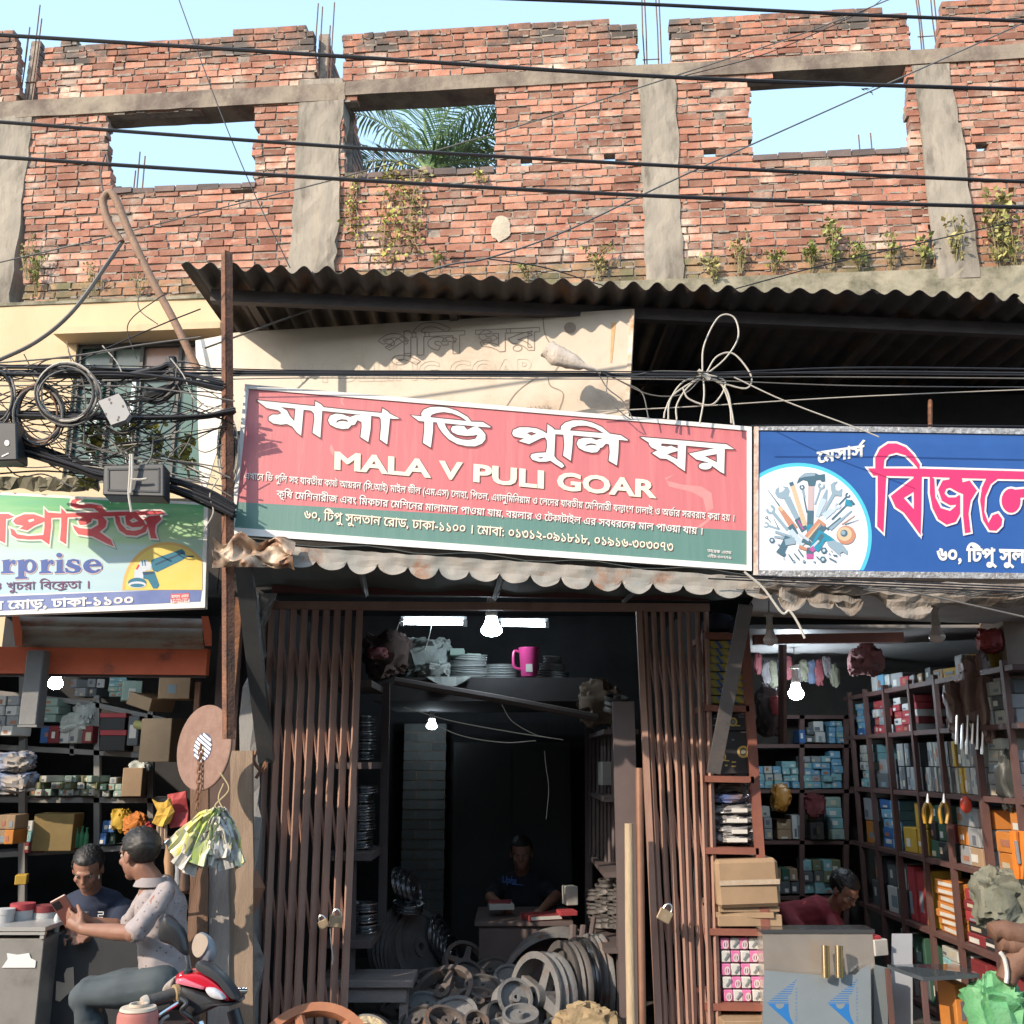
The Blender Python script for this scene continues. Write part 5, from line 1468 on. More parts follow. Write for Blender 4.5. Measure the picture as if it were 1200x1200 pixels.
cable([(820, 350, 6.5), (960, 312), (1100, 280), (1230, 250)], 6.6, .0045, blk, 'thin wire rising to the right above the mossy ledge', T_, name='wire', cat='wire')
cable([(790, 92, 6.9), (900, 62), (1010, 14), (1040, -6)], 6.9, .0035, blk, 'faint thin wire over the third parapet', T_, name='wire', cat='wire')
Hh = 'wires running level in front of the old sign'
for i, (y0, y1, y2, r, m) in enumerate(((431, 436, 431, .0055, blk), (436, 438, 436, .0075, blk), (440, 440, 442, .004, gry), (446, 443, 452, .003, gry), (428, 434, 438, .0035, blk))):
 cable([(-40, y0), (150, y0 + 1), (350, y1), (600, y1 + 1), (800, y1 + 2), (1000, y2), (1240, y2 + 2)], 4.95 - .012 * i, r, m, 'one of the level black wires crossing the old sign and the awning shade', Hh, name='wire', cat='wire')
cable([(700, 482), (820, 476), (1000, 465), (1240, 455)], 4.95, .003, wht, 'thin pale wire across the dark gap above the blue sign', None, name='wire', cat='wire')
cable([(860, 442), (920, 470), (1000, 500), (1030, 512)], 4.75, .0035, wht, 'pale wire sloping down behind the top of the blue sign', None, name='wire', cat='wire')
cable([(880, 499), (1000, 498), (1120, 499), (1240, 500)], 4.85, .004, blk, 'black wire along the top edge of the blue sign', None, name='wire', cat='wire')
for i in range(3): cable([(870 - 20 * i, 674 + i * 2), (960, 678 + i * 3), (1080, 683 + i * 3), (1240, 690 + i * 3)], 4.83, .004, blk, 'one of the black wires lying along the bottom edge of the blue sign', 'wires along the bottom of the blue sign', name='wire', cat='wire')
cable([(1050, 690), (1120, 705), (1240, 732)], 4.7, .0045, gry, 'grey wire sloping down to the right edge under the blue sign', None, name='wire', cat='wire')
cable([(872, 670), (895, 690), (916, 718), (925, 716), (935, 730), (943, 748)], 4.72, .006, wht, 'short pale knotted wire dangling in front of the left hanging bulb', None, name='wire', cat='wire')
lb = thing('wire_loops', 'bundle of pale wire loops tied together in front of the dark awning', 'wire loops', tuple(P(840, 490, 4.93)))
for pts in ([(823, 437), (825, 405), (842, 372), (860, 372), (865, 395), (850, 420), (826, 440)], [(826, 440), (840, 418), (860, 415), (880, 440), (875, 455), (850, 450), (828, 442)],
   [(824, 440), (800, 448), (785, 470), (783, 492)], [(824, 440), (805, 455), (793, 475), (793, 492)], [(824, 440), (825, 465), (820, 496)], [(826, 440), (850, 455), (857, 480), (860, 498)], [(828, 440), (845, 450), (855, 475), (857, 496)], [(822, 441), (790, 462), (780, 480), (778, 490)], [(826, 438), (850, 448), (835, 474), (808, 468), (800, 455)]):
 mb = MB(); mb.tube(path(pts, 4.93, 8), .0048, 6); mb.build('loop', wht, lb, smooth=True)
mb = MB(); mb.tube(path([(818, 434), (825, 440), (832, 445)], 4.92), .012, 6); mb.build('tie', wht, lb)
mb = MB(); mb.tube(path([(640, 408), (652, 416), (672, 424), (690, 431), (704, 436)], 4.92, 4), [.05, .052, .05, .055, .06, .058, .052, .048, .042, .034, .026, .02, .016, .012, .010, .008, .008], 10)
bag = mb.build('plastic_bag', M('dirty_white_plastic', (.60, .52, .44), (.46, .38, .31), scale=14, rough=.4, bump=.5), label='dirty white plastic bag caught on the wires in front of the old sign', cat='plastic bag', smooth=True)
for v in bag.data.vertices:
 v.co.y *= .5; v.co += Vector((0, 0, .012 * mnoise.noise(v.co * 30)))
for pts in ([(700, 436), (712, 455), (730, 470), (742, 492)], [(704, 436), (730, 448), (752, 460), (760, 490)], [(712, 440), (712, 465), (730, 485), (740, 492)], [(706, 436), (740, 440), (770, 435), (830, 436)], [(716, 441), (760, 462), (800, 462), (823, 442)]):
 cable(pts, 4.93, .0032, gry, 'loose grey wire hanging from the knot beside the plastic bag', 'loose wires at the plastic bag', name='wire', cat='wire')
mb = MB(); mb.tube(path([(142, 284), (128, 262), (121, 240), (123, 230), (129, 226), (137, 236), (150, 268), (175, 322), (205, 378), (231, 432)], 5.6, 6), .024, 10)
mb.build('conduit_mast', M('rusty_conduit', (.22, .13, .085), (.30, .19, .13), scale=9, rough=.75, bump=.3), label='bent brown conduit pipe leaning above the tangle of wires', cat='pipe', smooth=True)
cable([(142, 285), (125, 310), (85, 365), (40, 402), (-20, 430)], 5.5, .012, gry, 'thick grey cable hanging from the bent conduit to the left edge', None)
mb = MB(); mb.tube(path([(121, 226), (118, 205), (124, 180), (128, 195)], 5.9), .006, 5); mb.build('wire', blk, label='wire stub sticking up behind the hook of the conduit', cat='wire')
# the tangle at the left
rs_ = random.Random(5)
def wob(pts, a): return [(x + rs_.uniform(-a, a), y + rs_.uniform(-a, a)) for x, y in pts]
for i in range(9):
 o = rs_.uniform(-7, 7)
 cable(wob([(-40, 434 + o), (60, 436 + o * .9), (130, 438 + o * .6), (200, 440 + o * .5), (262, 452 + o * .7)], 2.5), 4.86 + rs_.uniform(-.08, .08), rs_.uniform(.005, .010), blk, 'black cable of the thick upper bundle at the left', 'black cables of the upper bundle')
for i in range(7):
 o = rs_.uniform(-4, 4)
 cable(wob([(-40, 484 + o), (60, 486 + o), (150, 488 + o * .5), (230, 488 + o * .4), (275, 480 + o)], 1.5), 4.84 + rs_.uniform(-.05, .05), rs_.uniform(.006, .010), blk, 'black cable of the level middle bundle at the left', 'black cables of the middle bundle')
for i in range(14):
 o = rs_.uniform(-9, 9); e = rs_.uniform(-14, 12)
 cable(wob([(-30, 512 + o), (20, 522 + o), (80, 542 + o * .7), (125, 556 + o * .6), (190, 570 + e * .8), (240, 588 + e), (275, 605 + e)], 2), 4.84 + rs_.uniform(-.06, .08), rs_.uniform(.005, .011), blk, 'black cable of the sagging lower bundle that runs behind the black box', 'black cables of the sagging bundle')
thin_pts = [[(0, 470), (60, 440), (110, 415), (190, 380), (235, 362)], [(0, 425), (80, 418), (160, 405), (235, 395)], [(30, 500), (90, 520), (150, 535), (230, 545), (270, 560)], [(60, 520), (120, 508), (170, 500), (230, 480)],
   [(90, 535), (140, 520), (200, 515), (265, 500)], [(0, 452), (90, 452), (180, 455), (275, 470)], [(100, 560), (150, 548), (200, 540), (262, 548)], [(120, 405), (140, 430), (150, 470), (155, 520)], [(160, 420), (150, 380), (185, 350), (195, 345)],
   [(185, 380), (165, 365), (162, 350), (170, 340)], [(60, 545), (110, 540), (170, 555), (262, 570)], [(200, 420), (215, 440), (230, 470), (262, 480)], [(170, 480), (200, 470), (232, 478), (275, 498)], [(150, 500), (185, 510), (220, 490), (272, 470)],
   [(80, 412), (95, 440), (100, 470), (98, 520)], [(0, 500), (50, 470), (100, 445), (150, 440)], [(20, 480), (70, 455), (130, 462), (190, 470), (262, 492)], [(180, 530), (190, 500), (205, 470), (200, 430)], [(130, 590), (150, 560), (175, 540), (180, 510)],
   [(0, 545), (40, 548), (90, 545), (140, 552)], [(0, 555), (50, 552), (100, 556), (130, 562)], [(210, 535), (222, 515), (226, 490), (224, 440)], [(190, 545), (215, 520), (240, 530), (262, 520)], [(225, 540), (235, 565), (250, 590), (262, 600)],
   [(28, 415), (36, 430), (42, 438), (50, 452)], [(78, 400), (84, 425), (92, 436), (96, 448)], [(208, 425), (206, 445), (212, 460), (210, 470)], [(240, 620), (250, 600), (246, 580), (256, 560)]]
for i, q in enumerate(thin_pts):
 cable(q, 4.86 + rs_.uniform(-.08, .06), rs_.uniform(.0028, .0045), (blk, gry, gry, wht)[i % 4], ('thin black', 'thin grey', 'thin grey', 'thin pale')[i % 4] + ' stray wire in the tangle at the left of the iron post', ('thin black', 'thin grey', 'thin grey', 'thin pale')[i % 4] + ' stray wires in the tangle', name='wire', cat='wire')
for i in range(78):
 a = (rs_.uniform(-20, 150), rs_.uniform(425, 540)); b = (a[0] + rs_.uniform(60, 160), a[1] + rs_.uniform(-30, 70)); b = (min(b[0], 274), b[1])
 cable([a, ((a[0] * 2 + b[0]) / 3, (a[1] + b[1]) / 2 + rs_.uniform(-5, 18)), ((a[0] + b[0] * 2) / 3, (a[1] + b[1]) / 2 + rs_.uniform(-12, 16)), b], 4.88 + rs_.uniform(-.07, .05), rs_.uniform(.0022, .0036), (blk, blk, gry)[i % 3], ('thin black', 'thin black', 'thin grey')[i % 3] + ' stray wire in the tangle at the left of the iron post', ('thin black', 'thin black', 'thin grey')[i % 3] + ' stray wires in the tangle', name='wire', cat='wire')
for i in range(16):
 a = (rs_.uniform(60, 140), rs_.uniform(455, 545)); b = (rs_.uniform(180, 275), rs_.uniform(470, 590))
 mdl = ((a[0] + b[0]) / 2, (a[1] + b[1]) / 2 + rs_.uniform(0, 25))
 cable([a, mdl, b], 4.86 + rs_.uniform(-.08, .06), rs_.uniform(.0025, .004), (gry, blk, wht)[i % 3], ('thin grey', 'thin black', 'thin pale')[i % 3] + ' stray wire in the tangle at the left of the iron post', ('thin grey', 'thin black', 'thin pale')[i % 3] + ' stray wires in the tangle', name='wire', cat='wire')
def coil(cx, cy, rx, ry, n, Y, m, label, jit=3.0, r=(.004, .007), grp=None):
 t = thing('cable_coil', label, 'cable coil', tuple(P(cx, cy + ry, Y)))
 for k in range(n):
  dx, dy = rs_.uniform(-jit, jit), rs_.uniform(-jit, jit); sx, sy = rs_.uniform(.86, 1.06), rs_.uniform(.86, 1.06); ph = rs_.uniform(0, 6.28)
  pts = [P(cx + dx + rx * sx * math.cos(ph + 2 * math.pi * q / 30 * 1.02), cy + dy + ry * sy * math.sin(ph + 2 * math.pi * q / 30 * 1.02), Y + .004 * k + .01 * math.sin(q * .5 + k)) for q in range(31)]
  mb = MB(); mb.tube(pts, rs_.uniform(*r), 6); mb.build('loop', m[k % len(m)], t, smooth=True)
coil(79, 462, 37, 34, 11, 4.76, [gry, blk, gry, wht], 'big round coil of grey and black cable hanging in the tangle')
coil(45, 487, 28, 36, 9, 4.79, [blk, gry, rust], 'dark oval coil of cable hanging lower left of the big coil', 4)
coil(0, 465, 18, 32, 8, 4.79, [blk, gry], 'coil of cable cut by the left edge', 3)
coil(269, 528, 11, 40, 9, 4.95, [wht, gry, wht], 'narrow coil of pale wire hanging on the iron post', 3, (.003, .0045))
bx = Board(P(118, 472, 4.72), P(152, 462, 4.72), P(125, 497, 4.68))
t = thing('junction_plate', 'grey perforated plate box tilted beside the big coil', 'junction box', tuple(bx.U(135, 497)))
mb = MB(); bx.slab(mb, [(115, 470), (139, 461), (146, 471), (152, 485), (147, 492), (130, 498)], -.03, 0); mb.build('plate', M('grey_plastic', (.20, .20, .20), (.25, .245, .24), scale=6, rough=.55), t)
for x, y in ((128, 468), (144, 476), (124, 485), (139, 489), (130, 472), (138, 492)):
 mb = MB(); bx.slab(mb, ell(x, y, 1.3, 1.6, 8), 0, .0015); mb.build('hole', blk, t)
b2_ = Board(P(122, 545, 4.70), P(192, 546, 4.70), P(122, 580, 4.68))
t = thing('splice_box', 'black rectangular splice box tied under the sagging cables above the green sign', 'splice box', tuple(b2_.U(156, 583)))
boxm = M('black_plastic', (.022, .024, .028), (.035, .037, .04), scale=6, rough=.45)
mb = MB(); b2_.slab(mb, [(121, 545), (192, 543), (192, 582), (120, 580)], -.10, 0); mb.build('box_body', boxm, t, bevel=.006)
mb = MB()
for q in (((126, 549), (187, 548), (187, 550), (126, 551)), ((126, 573), (187, 575), (187, 577), (126, 575)), ((126, 549), (128, 549), (128, 575), (126, 575)), ((185, 549), (187, 549), (187, 576), (185, 576))): b2_.slab(mb, list(q), 0, .004)
mb.build('lid_rim', M('box_rim', (.05, .055, .06)), t)
for pts in ([(153, 532), (152, 560), (151, 580), (154, 600)], [(155, 532), (155, 556), (153, 578)], [(152, 562), (165, 562), (172, 561)]):
 mb = MB(); mb.tube(path(pts, 4.66), .006, 6); mb.build('tie_strap', wht, t)
b3 = Board(P(0, 495, 4.72), P(20, 495, 4.72), P(0, 540, 4.72))
t = thing('splice_box', 'dark box with a small white mark cut by the left edge', 'splice box', tuple(b3.U(0, 540)))
mb = MB(); b3.slab(mb, [(-40, 494), (19, 495), (20, 539), (-40, 541)], -.12, 0); mb.build('box_body', boxm, t, bevel=.006)
mb = MB(); b3.slab(mb, ell(8, 519, 3, 3.5, 10), 0, .003); b3.slab(mb, bar(2, 535, 10, 531, 1.5), 0, .003); mb.build('white_mark', white_p, t)
mb = MB(); mb.tube(path([(150, 440), (185, 432), (200, 428), (212, 445), (190, 470), (168, 468)], 4.88), .016, 8); mb.build('cable', blk, label='fat black cable bent in a loop right of the grey plate', cat='cable', smooth=True)
mb = MB(); mb.tube(path([(200, 420), (205, 450), (178, 462), (172, 456)], 4.9), .03, 8); mb.build('cable_clamp', boxm, label='black clamp hanging behind the bent fat cable', cat='clamp')
def creeper(px, y0, y1, label):
 c = P(px, y1, 5.0); t = thing('creeper', label, 'plant', tuple(c), 'yellowing creepers in the wire tangle')
 st = MB(); lf = MB()
 for k in range(3):
  pts = path([(px + rs_.uniform(-2, 2), y1), (px + rs_.uniform(-5, 5), (y0 + y1) / 2), (px + rs_.uniform(-4, 4), y0)], 5.0, 6)
  st.tube(pts, .003, 4)
  for p in pts[2:]: leafblob(lf, p, 2, (.02, .02, .02), .04)
 st.build('stem', drygrass[1], t); lf.build('leaves', MATS['vine_leaf'], t)
creeper(111, 506, 540, 'pale creeper strand left in front of the window')
creeper(148, 495, 545, 'pale creeper strand in the middle above the black splice box')
creeper(182, 505, 550, 'pale creeper strand right above the black splice box')
creeper(222, 520, 560, 'dry creeper around the bent white sheet')
creeper(103, 558, 575, 'yellow flowering scrap on the ledge above the green sign')
# stock: cartons and packs with a lid seam and a printed label
PAL = {}
def cm(name, c, rough=.7, c2=None):
 if name not in PAL: PAL[name] = M('stock_' + name, c, c2 or tuple(v * .78 for v in c), scale=5, rough=rough, bump=.1)
 return PAL[name]
CARD = cm('cardboard', (.34, .23, .14), .85); LBL = cm('label_white', (.62, .60, .56)); 
PALET = dict(teal=(.22, .42, .45), skyblue=(.16, .36, .52), blue=(.035, .12, .32), grey=(.28, .29, .30), dgrey=(.10, .11, .12), white=(.55, .55, .53), red=(.36, .04, .05), dred=(.20, .025, .03), yellow=(.50, .31, .04), orange=(.52, .19, .035), green=(.05, .22, .10), dgreen=(.03, .09, .06), black=(.02, .021, .024), paper=(.42, .43, .40), pink=(.55, .10, .30), card=(.34, .23, .14), olive=(.16, .17, .09), mint=(.28, .38, .33))
def col(n): return CARD if n == 'card' else cm(n, PALET[n])
def carton(c, size, yaw, body, label, cat='box', group=None, name='box', lid=None, tag=None, tilt=0.0, bev=.004):
 """c: centre of the base; size (w, d, h); front looks along -Y before the yaw"""
 c = Vector(c); w, d, h = size
 m = Matrix.Rotation(yaw, 3, 'Z') @ Matrix.Rotation(tilt, 3, 'Y')
 def bxy(mb, lo, hi):
  p = []
  for z in (lo[2], hi[2]):
   for (x, y) in ((lo[0], lo[1]), (hi[0], lo[1]), (hi[0], hi[1]), (lo[0], hi[1])): p.append(c + m @ Vector((x, y, z)))
  mb.hexa(p)
 mb = MB(); bxy(mb, (-w / 2, -d / 2, 0), (w / 2, d / 2, h * (.74 if lid else 1)))
 o = mb.build(name, body, label=label, cat=cat, group=group, bevel=min(bev, h * .1, w * .1))
 if lid:
  mb = MB(); e = min(.004, w * .03); bxy(mb, (-w / 2 - e, -d / 2 - e, h * .74), (w / 2 + e, d / 2 + e, h)); mb.build('lid', lid, o, bevel=.003)
 if tag:
  x0, x1, z0, z1, tm = tag
  if w < .3 and name in ('box', 'carton', 'packet', 'tool_case'):
   x0 = rng.uniform(.04, .4); x1 = x0 + rng.uniform(.25, .55); z0 = rng.uniform(.08, .4); z1 = z0 + rng.uniform(.18, .5)
   tm = rng.choice([tm, tm, cm('label_cream', (.50, .44, .33)), cm('label_tint', (.20, .26, .30)), cm('label_rust', (.36, .15, .09))])
  mb = MB(); bxy(mb, (-w / 2 + w * x0, -d / 2 - .0022, h * z0), (-w / 2 + w * x1, -d / 2 - .0002, h * z1)); mb.build('printed_label', tm, o)
 return o
def stack(px0, px1, ytop, ybot, Y, depth, nx, nz, cols, label, group, name='box', lid=False, tag=True, jit=.06, skip=0.0, cat='box', yaw=0.0):
 """a block of equal boxes whose front fills the given photo rectangle at depth Y"""
 a = P(px0, ybot, Y); b = P(px1, ybot, Y); t = P((px0 + px1) / 2, ytop, Y)
 W_ = (b.x - a.x) / nx; H_ = (t.z - a.z) / nz
 for i in range(nx):
  top = nz - (1 if skip and rng.random() < skip else 0)
  for k in range(top):
   cn = cols[(i * 3 + k * 5 + rng.randrange(2)) % len(cols)]
   tg = None
   if tag: tg = (.18, .8, .25, .7, LBL if cn not in ('white', 'paper', 'grey') else cm('print_dark', (.12, .13, .16)))
   carton((a.x + W_ * (i + .5), Y + depth / 2 + rng.uniform(0, .045), a.z + H_ * k + .001), (W_ * rng.uniform(.9, .97), depth, H_ * .97), yaw + rng.uniform(-jit, jit) * 1.5, col(cn), label, cat, group, name, lid=col('red') if lid and cn == 'black' else None, tag=tg)
def shelf_rack(name, label, uprights, shelves, m, group=None):
 """uprights: list of (a, b, w, d); shelves: list of 8-corner solids or (a, b, h, depth vector)"""
 t = thing(name, label, 'shelf rack', tuple(uprights[0][0]), group)
 for a, b, w, d in uprights:
  mb = MB(); mb.hexa([a + Vector(q) for q in ((-w / 2, 0, 0), (w / 2, 0, 0), (w / 2, d, 0), (-w / 2, d, 0))] + [b + Vector(q) for q in ((-w / 2, 0, 0), (w / 2, 0, 0), (w / 2, d, 0), (-w / 2, d, 0))]); mb.build('upright', m, t)
 for a, b, h, dv in shelves:
  dv = Vector(dv); up = Vector((0, 0, h)); mb = MB()
  mb.hexa([a - up, b - up, b - up + dv, a - up + dv, a, b, b + dv, a + dv]); mb.build('shelf', m, t)
 return t
# lamps
def glow(name, c, strength): return M(name, (.9, .9, .9), emit=c, estr=strength)
def bulb(px, py, Y, r, m, label, on=True, group=None, socket=True, flat=.8):
 c = P(px, py, Y); t = thing('light_bulb', label, 'light bulb', tuple(c), group)
 mb = MB(); prof = [(0, -r * flat)] + [(r * math.sin(a), -r * flat * math.cos(a)) for a in [math.pi * k / 16 for k in range(1, 10)]] + [(r * .62, r * .75), (r * .5, r * 1.3)]
 mb.lathe(prof, c, (0, 0, 1), 20); mb.build('globe', m, t, smooth=True)
 mb = MB(); mb.lathe([(r * .52, r * 1.3), (r * .55, r * 1.9), (r * .42, r * 2.1), (r * .42, r * 3.2), (r * .6, r * 3.25), (r * .6, r * 3.6)], c, (0, 0, 1), 16); mb.build('socket', M('lamp_socket', (.45, .40, .36), (.3, .26, .22), scale=20), t, smooth=True)
 mb = MB(); mb.tube([c + Vector((0, 0, r * 3.5)), c + Vector((.01, 0, r * 8))], .003, 5); mb.build('cord', blk, t)
 return t
cool = (.75, .90, 1.0)
bulb(65, 801, 6.3, .045, glow('lit_bulb_left', cool, 115), 'lit bulb glowing under the orange shutter beam in the left shop')
# left shop
org = M('orange_paint', (.66, .14, .055), (.55, .11, .045), scale=5, rough=.6, bump=.15, c3=(.20, .06, .04), s3=5, t3=.66, w3=.08)
sh = thing('roller_shutter', 'rolled up grey shutter in an orange housing over the left shop', 'roller shutter', tuple(P(120, 790, 5.7)))
slat = M('shutter_slat', (.23, .20, .16), (.30, .26, .20), scale=6, rough=.6, c3=(.20, .075, .045), s3=4, t3=.55, w3=.1, stretch=(.6, 1, 2))
mb = MB(); rows = []
for j in range(16):
 f = j / 15; y = 722 + 36 * f
 rows.append([P(18 + 222 * k / 10 + (4 * f if k == 0 else 0), y + 3 * k / 10, 5.72) + Vector((0, -.035 * math.sin(math.pi * f) - .012 * abs(math.sin(f * math.pi * 3)), 0)) for k in range(11)])
add_sheet(mb, rows, .004); mb.build('shutter_roll', slat, sh, smooth=True)
for x in (14, 236):
 mb = MB(); pts = [(x, 722), (x + 8, 722), (x + 12, 740), (x + 12, 757), (x + 4, 757)]
 mb.prism([P(a, b, 5.63) for a, b in pts], [P(a, b, 5.72) for a, b in pts]); mb.build('end_plate', org, sh)
mb = MB(); beam(mb, P(-120, 788, 5.74), P(241, 791, 5.74), P(0, 757, 5.74).z - P(0, 788, 5.74).z, .06); mb.build('orange_beam', org, sh)
mb = MB(); beam(mb, P(-120, 792, 5.765), P(241, 794, 5.765), .018, .03); mb.build('shutter_bottom_rail', steel_dark, sh)
greyp = M('grey_post_paint', (.15, .155, .16), (.20, .20, .20), scale=5, rough=.7, bump=.2)
t = thing('shutter_post', 'square grey post ending in a plate in the left shop opening', 'post', tuple(P(31, 851, 5.66)))
mb = MB(); beam(mb, P(21, 850, 5.66), P(42, 850, 5.66), P(30, 762, 5.66).z - P(30, 850, 5.66).z, .10); mb.build('post_body', greyp, t, bevel=.006)
mb = MB(); beam(mb, P(20, 852, 5.65), P(43, 852, 5.65), .012, .12); mb.build('base_plate', greyp, t)
t = thing('door_jamb', 'dark red brown door jamb at the right side of the left shop', 'door jamb', tuple(P(232, 1000, 5.95)))
mb = MB(); beam(mb, P(222, 1240, 5.95), P(252, 1240, 5.95), P(240, 735, 5.95).z - .2, .06); mb.build('jamb_board', M('jamb_paint', (.075, .045, .04), (.11, .07, .06), scale=5, rough=.7), t)
mb = MB(); beam(mb, P(224, 865, 5.93), P(230, 865, 5.93), .32, .02); mb.build('wood_strip', M('strip_wood', (.24, .12, .07), (.18, .09, .05), rough=.7), t)
rk = M('rack_grey', (.16, .155, .15), (.21, .20, .19), scale=5, rough=.6)
YR = 7.3
def S(x0, y0, x1, y1, Y=YR, d=.36): return (P(x0, y0, Y), P(x1, y1, Y), .035, (0, d, 0))
shelf_rack('shelf_rack', 'grey steel rack filled with small goods in the left shop',
           [(P(24, 1245, 7.25), P(26, 790, 7.25), .045, .04), (P(113, 1245, YR), P(113, 815, YR), .04, .04), (P(176, 1245, YR), P(176, 830, YR), .04, .04), (P(84, 885, YR), P(84, 866, YR), .03, .03)],
           [S(-120, 796, 112, 822), S(112, 823, 215, 846), S(-120, 866, 200, 884), S(-120, 934, 200, 935), S(-120, 1005, 200, 988)], rk)
lg = 'left shop'
stack(122, 146, 793, 816, 7.27, .2, 2, 4, ['teal', 'mint'], 'pale teal box in the stack on the top shelf of the left shop', 'teal boxes on the top shelf', yaw=.1)
carton(P(153, 822, 7.25), (.13, .2, .14), .4, col('mint'), 'pale box standing askew beside the teal stack in the left shop', tag=(.1, .9, .5, .9, LBL))
carton(P(175, 830, 7.2), (.24, .22, .09), -.5, col('card'), 'opened brown carton with a crushed flap on the top shelf of the left shop', name='carton', tilt=.25)
carton(P(207, 820, 7.1), (.21, .25, .15), .15, col('card'), 'brown carton high at the right end of the left shop', name='carton', tag=(.2, .8, .2, .35, cm('print_dark', (.12, .13, .16))))
carton(P(193, 893, 6.9), (.22, .28, .28), -.2, col('card'), 'large brown carton right of the rack in the left shop', name='carton')
stack(84, 112, 795, 816, 7.28, .2, 3, 2, ['grey', 'dgrey', 'white'], 'small dark and white packet beside the lit bulb in the left shop', 'packets beside the lit bulb', jit=.3)
stack(43, 65, 818, 846, 7.2, .22, 1, 3, ['mint', 'paper'], 'pale green carton stacked at the left of the paper parcels', 'pale green cartons', name='carton')
stack(40, 110, 850, 871, 7.22, .2, 5, 1, ['blue', 'card', 'white', 'dred', 'paper'], 'small printed box on the second shelf of the left shop', 'printed boxes on the second shelf', jit=.25)
def parcel(px, py, Y, w, h, d, m, label, name='parcel', cat='parcel', seed=0, group=None):
 """soft crumpled bundle: boxy ball with folds"""
 c = P(px, py, Y); mb = MB(); mb.ball((0, 0, 0), (w / 2, d / 2, h / 2), 40, 26)
 vs = []; k = min(w, h, d); K = max(w, h)
 for v in mb.v:
  q = Vector(v); q = Vector([math.copysign(abs(q[i] / s) ** .62, q[i]) * s for i, s in enumerate((w / 2, d / 2, h / 2))])
  o = Vector((seed * 1.7, seed * 2.3, 1))
  n1 = mnoise.noise_vector(q * (2.6 / K) + o)
  f = abs(mnoise.noise(q * (7 / K) + o)) + .6 * abs(mnoise.noise(Vector((q.x * 1.4 + q.z, q.y, q.z * .6 - q.x)) * (11 / K) + o))
  g = abs(mnoise.noise(q * (22 / K) + o))
  vs.append(tuple(Vector((c.x, Y + d / 2, c.z + h / 2)) + q * (1 - .38 * (f - .25) - .12 * (g - .2)) + n1 * (.20 * k)))
 mb.v = vs
 return mb.build(name, m, label=label, cat=cat, group=group, smooth=True)
pp = M('crumpled_paper', (.34, .37, .35), (.46, .48, .45), scale=7, rough=.8, bump=.5, bscale=18)
parcel(84, 858, 7.2, .22, .13, .2, pp, 'upper crumpled pale paper parcel on the second shelf of the left shop', seed=1)
parcel(94, 845, 7.25, .17, .13, .18, pp, 'crumpled pale paper parcel leaning on top of the other one', seed=4)
for k, (y0, y1) in enumerate(((835, 857), (855, 880))):
 a = P(130, y1, 7.2); hgt = P(130, y0, 7.2).z - a.z
 o = carton((a.x, 7.3, a.z), (.175, .2, hgt * .98), .05, col('black'), ('upper' if k == 0 else 'lower') + ' black tool case with a red lid in the left shop', 'tool case', name='tool_case', lid=col('red'))
stack(147, 161, 838, 874, 7.2, .18, 1, 1, ['dgrey'], 'tall black and white pack beside the red lidded tool cases', None, name='pack', jit=.05)
stack(162, 175, 856, 880, 7.2, .16, 1, 4, ['mint', 'teal'], 'thin pale packet in the little pile right of the tool cases', 'thin pale packets by the tool cases')
mb = MB(); mb.tube([P(160, 849, 7.12), P(186, 853, 7.0)], .03, 12); mb.build('rolled_mat', M('roll_khaki', (.34, .32, .12), (.26, .25, .1)), label='rolled khaki mat poking out above the thin packets', cat='roll', smooth=True)
stack(32, 110, 909, 933, 7.22, .2, 9, 3, ['paper', 'olive', 'mint', 'grey'], 'small grey green packet heaped on the third shelf left of the upright', 'grey green packets on the third shelf', jit=.35, skip=.5)
stack(115, 148, 911, 934, 7.22, .2, 4, 3, ['mint', 'paper', 'dgreen'], 'small grey green packet on the third shelf right of the upright', 'green packets right of the upright', jit=.35, skip=.5)
carton(P(156, 933, 7.2), (.13, .2, .19), .2, col('card'), 'brown carton with a plastic bag on it on the third shelf of the left shop', name='carton')
parcel(160, 905, 7.22, .14, .08, .12, pp, 'crumpled plastic bag lying on the brown carton of the third shelf', name='plastic_bag', cat='bag', seed=8)
stack(25, 45, 962, 1000, 7.22, .2, 2, 3, ['dred', 'teal', 'grey', 'white'], 'small mixed box at the left of the fourth shelf of the left shop', 'mixed boxes on the fourth shelf', jit=.2)
carton(P(66, 996, 7.2), (.26, .22, .24), .1, M('stock_mustard', (.22, .15, .05), (.16, .11, .04)), 'mustard brown carton on the fourth shelf of the left shop', name='carton')
def bottle(px, py, Y, h, r, m, label, group):
 c = P(px, py, Y); mb = MB(); mb.lathe([(r * .9, 0), (r, h * .05), (r, h * .62), (r * .4, h * .78), (r * .4, h * .92), (r * .5, h * .92), (r * .5, h)], c, (0, 0, 1), 12)
 mb.build('bottle', m, label=label, cat='bottle', group=group, smooth=True)
for i in range(5): bottle(78 + 5.5 * i, 993, 7.2, .13 + .01 * (i % 2), .017, col('green'), 'small green bottle in the row on the fourth shelf of the left shop', 'green bottles on the fourth shelf')
stack(116, 132, 962, 990, 7.22, .2, 2, 2, ['blue', 'dgreen'], 'dark blue green box right of the green bottles', 'dark boxes right of the bottles')
parcel(137, 975, 7.2, .13, .15, .12, M('yellow_bag', (.46, .30, .03), (.36, .22, .02)), 'yellow bag on the fourth shelf of the left shop', name='bag', cat='bag', seed=11)
parcel(155, 982, 7.15, .15, .16, .12, M('orange_bag', (.48, .17, .03), (.4, .12, .02)), 'orange bag at the right end of the fourth shelf', name='bag', cat='bag', seed=14)
parcel(172, 975, 7.1, .06, .06, .06, col('red'), 'small red bag right of the orange one', name='bag', cat='bag', seed=17)
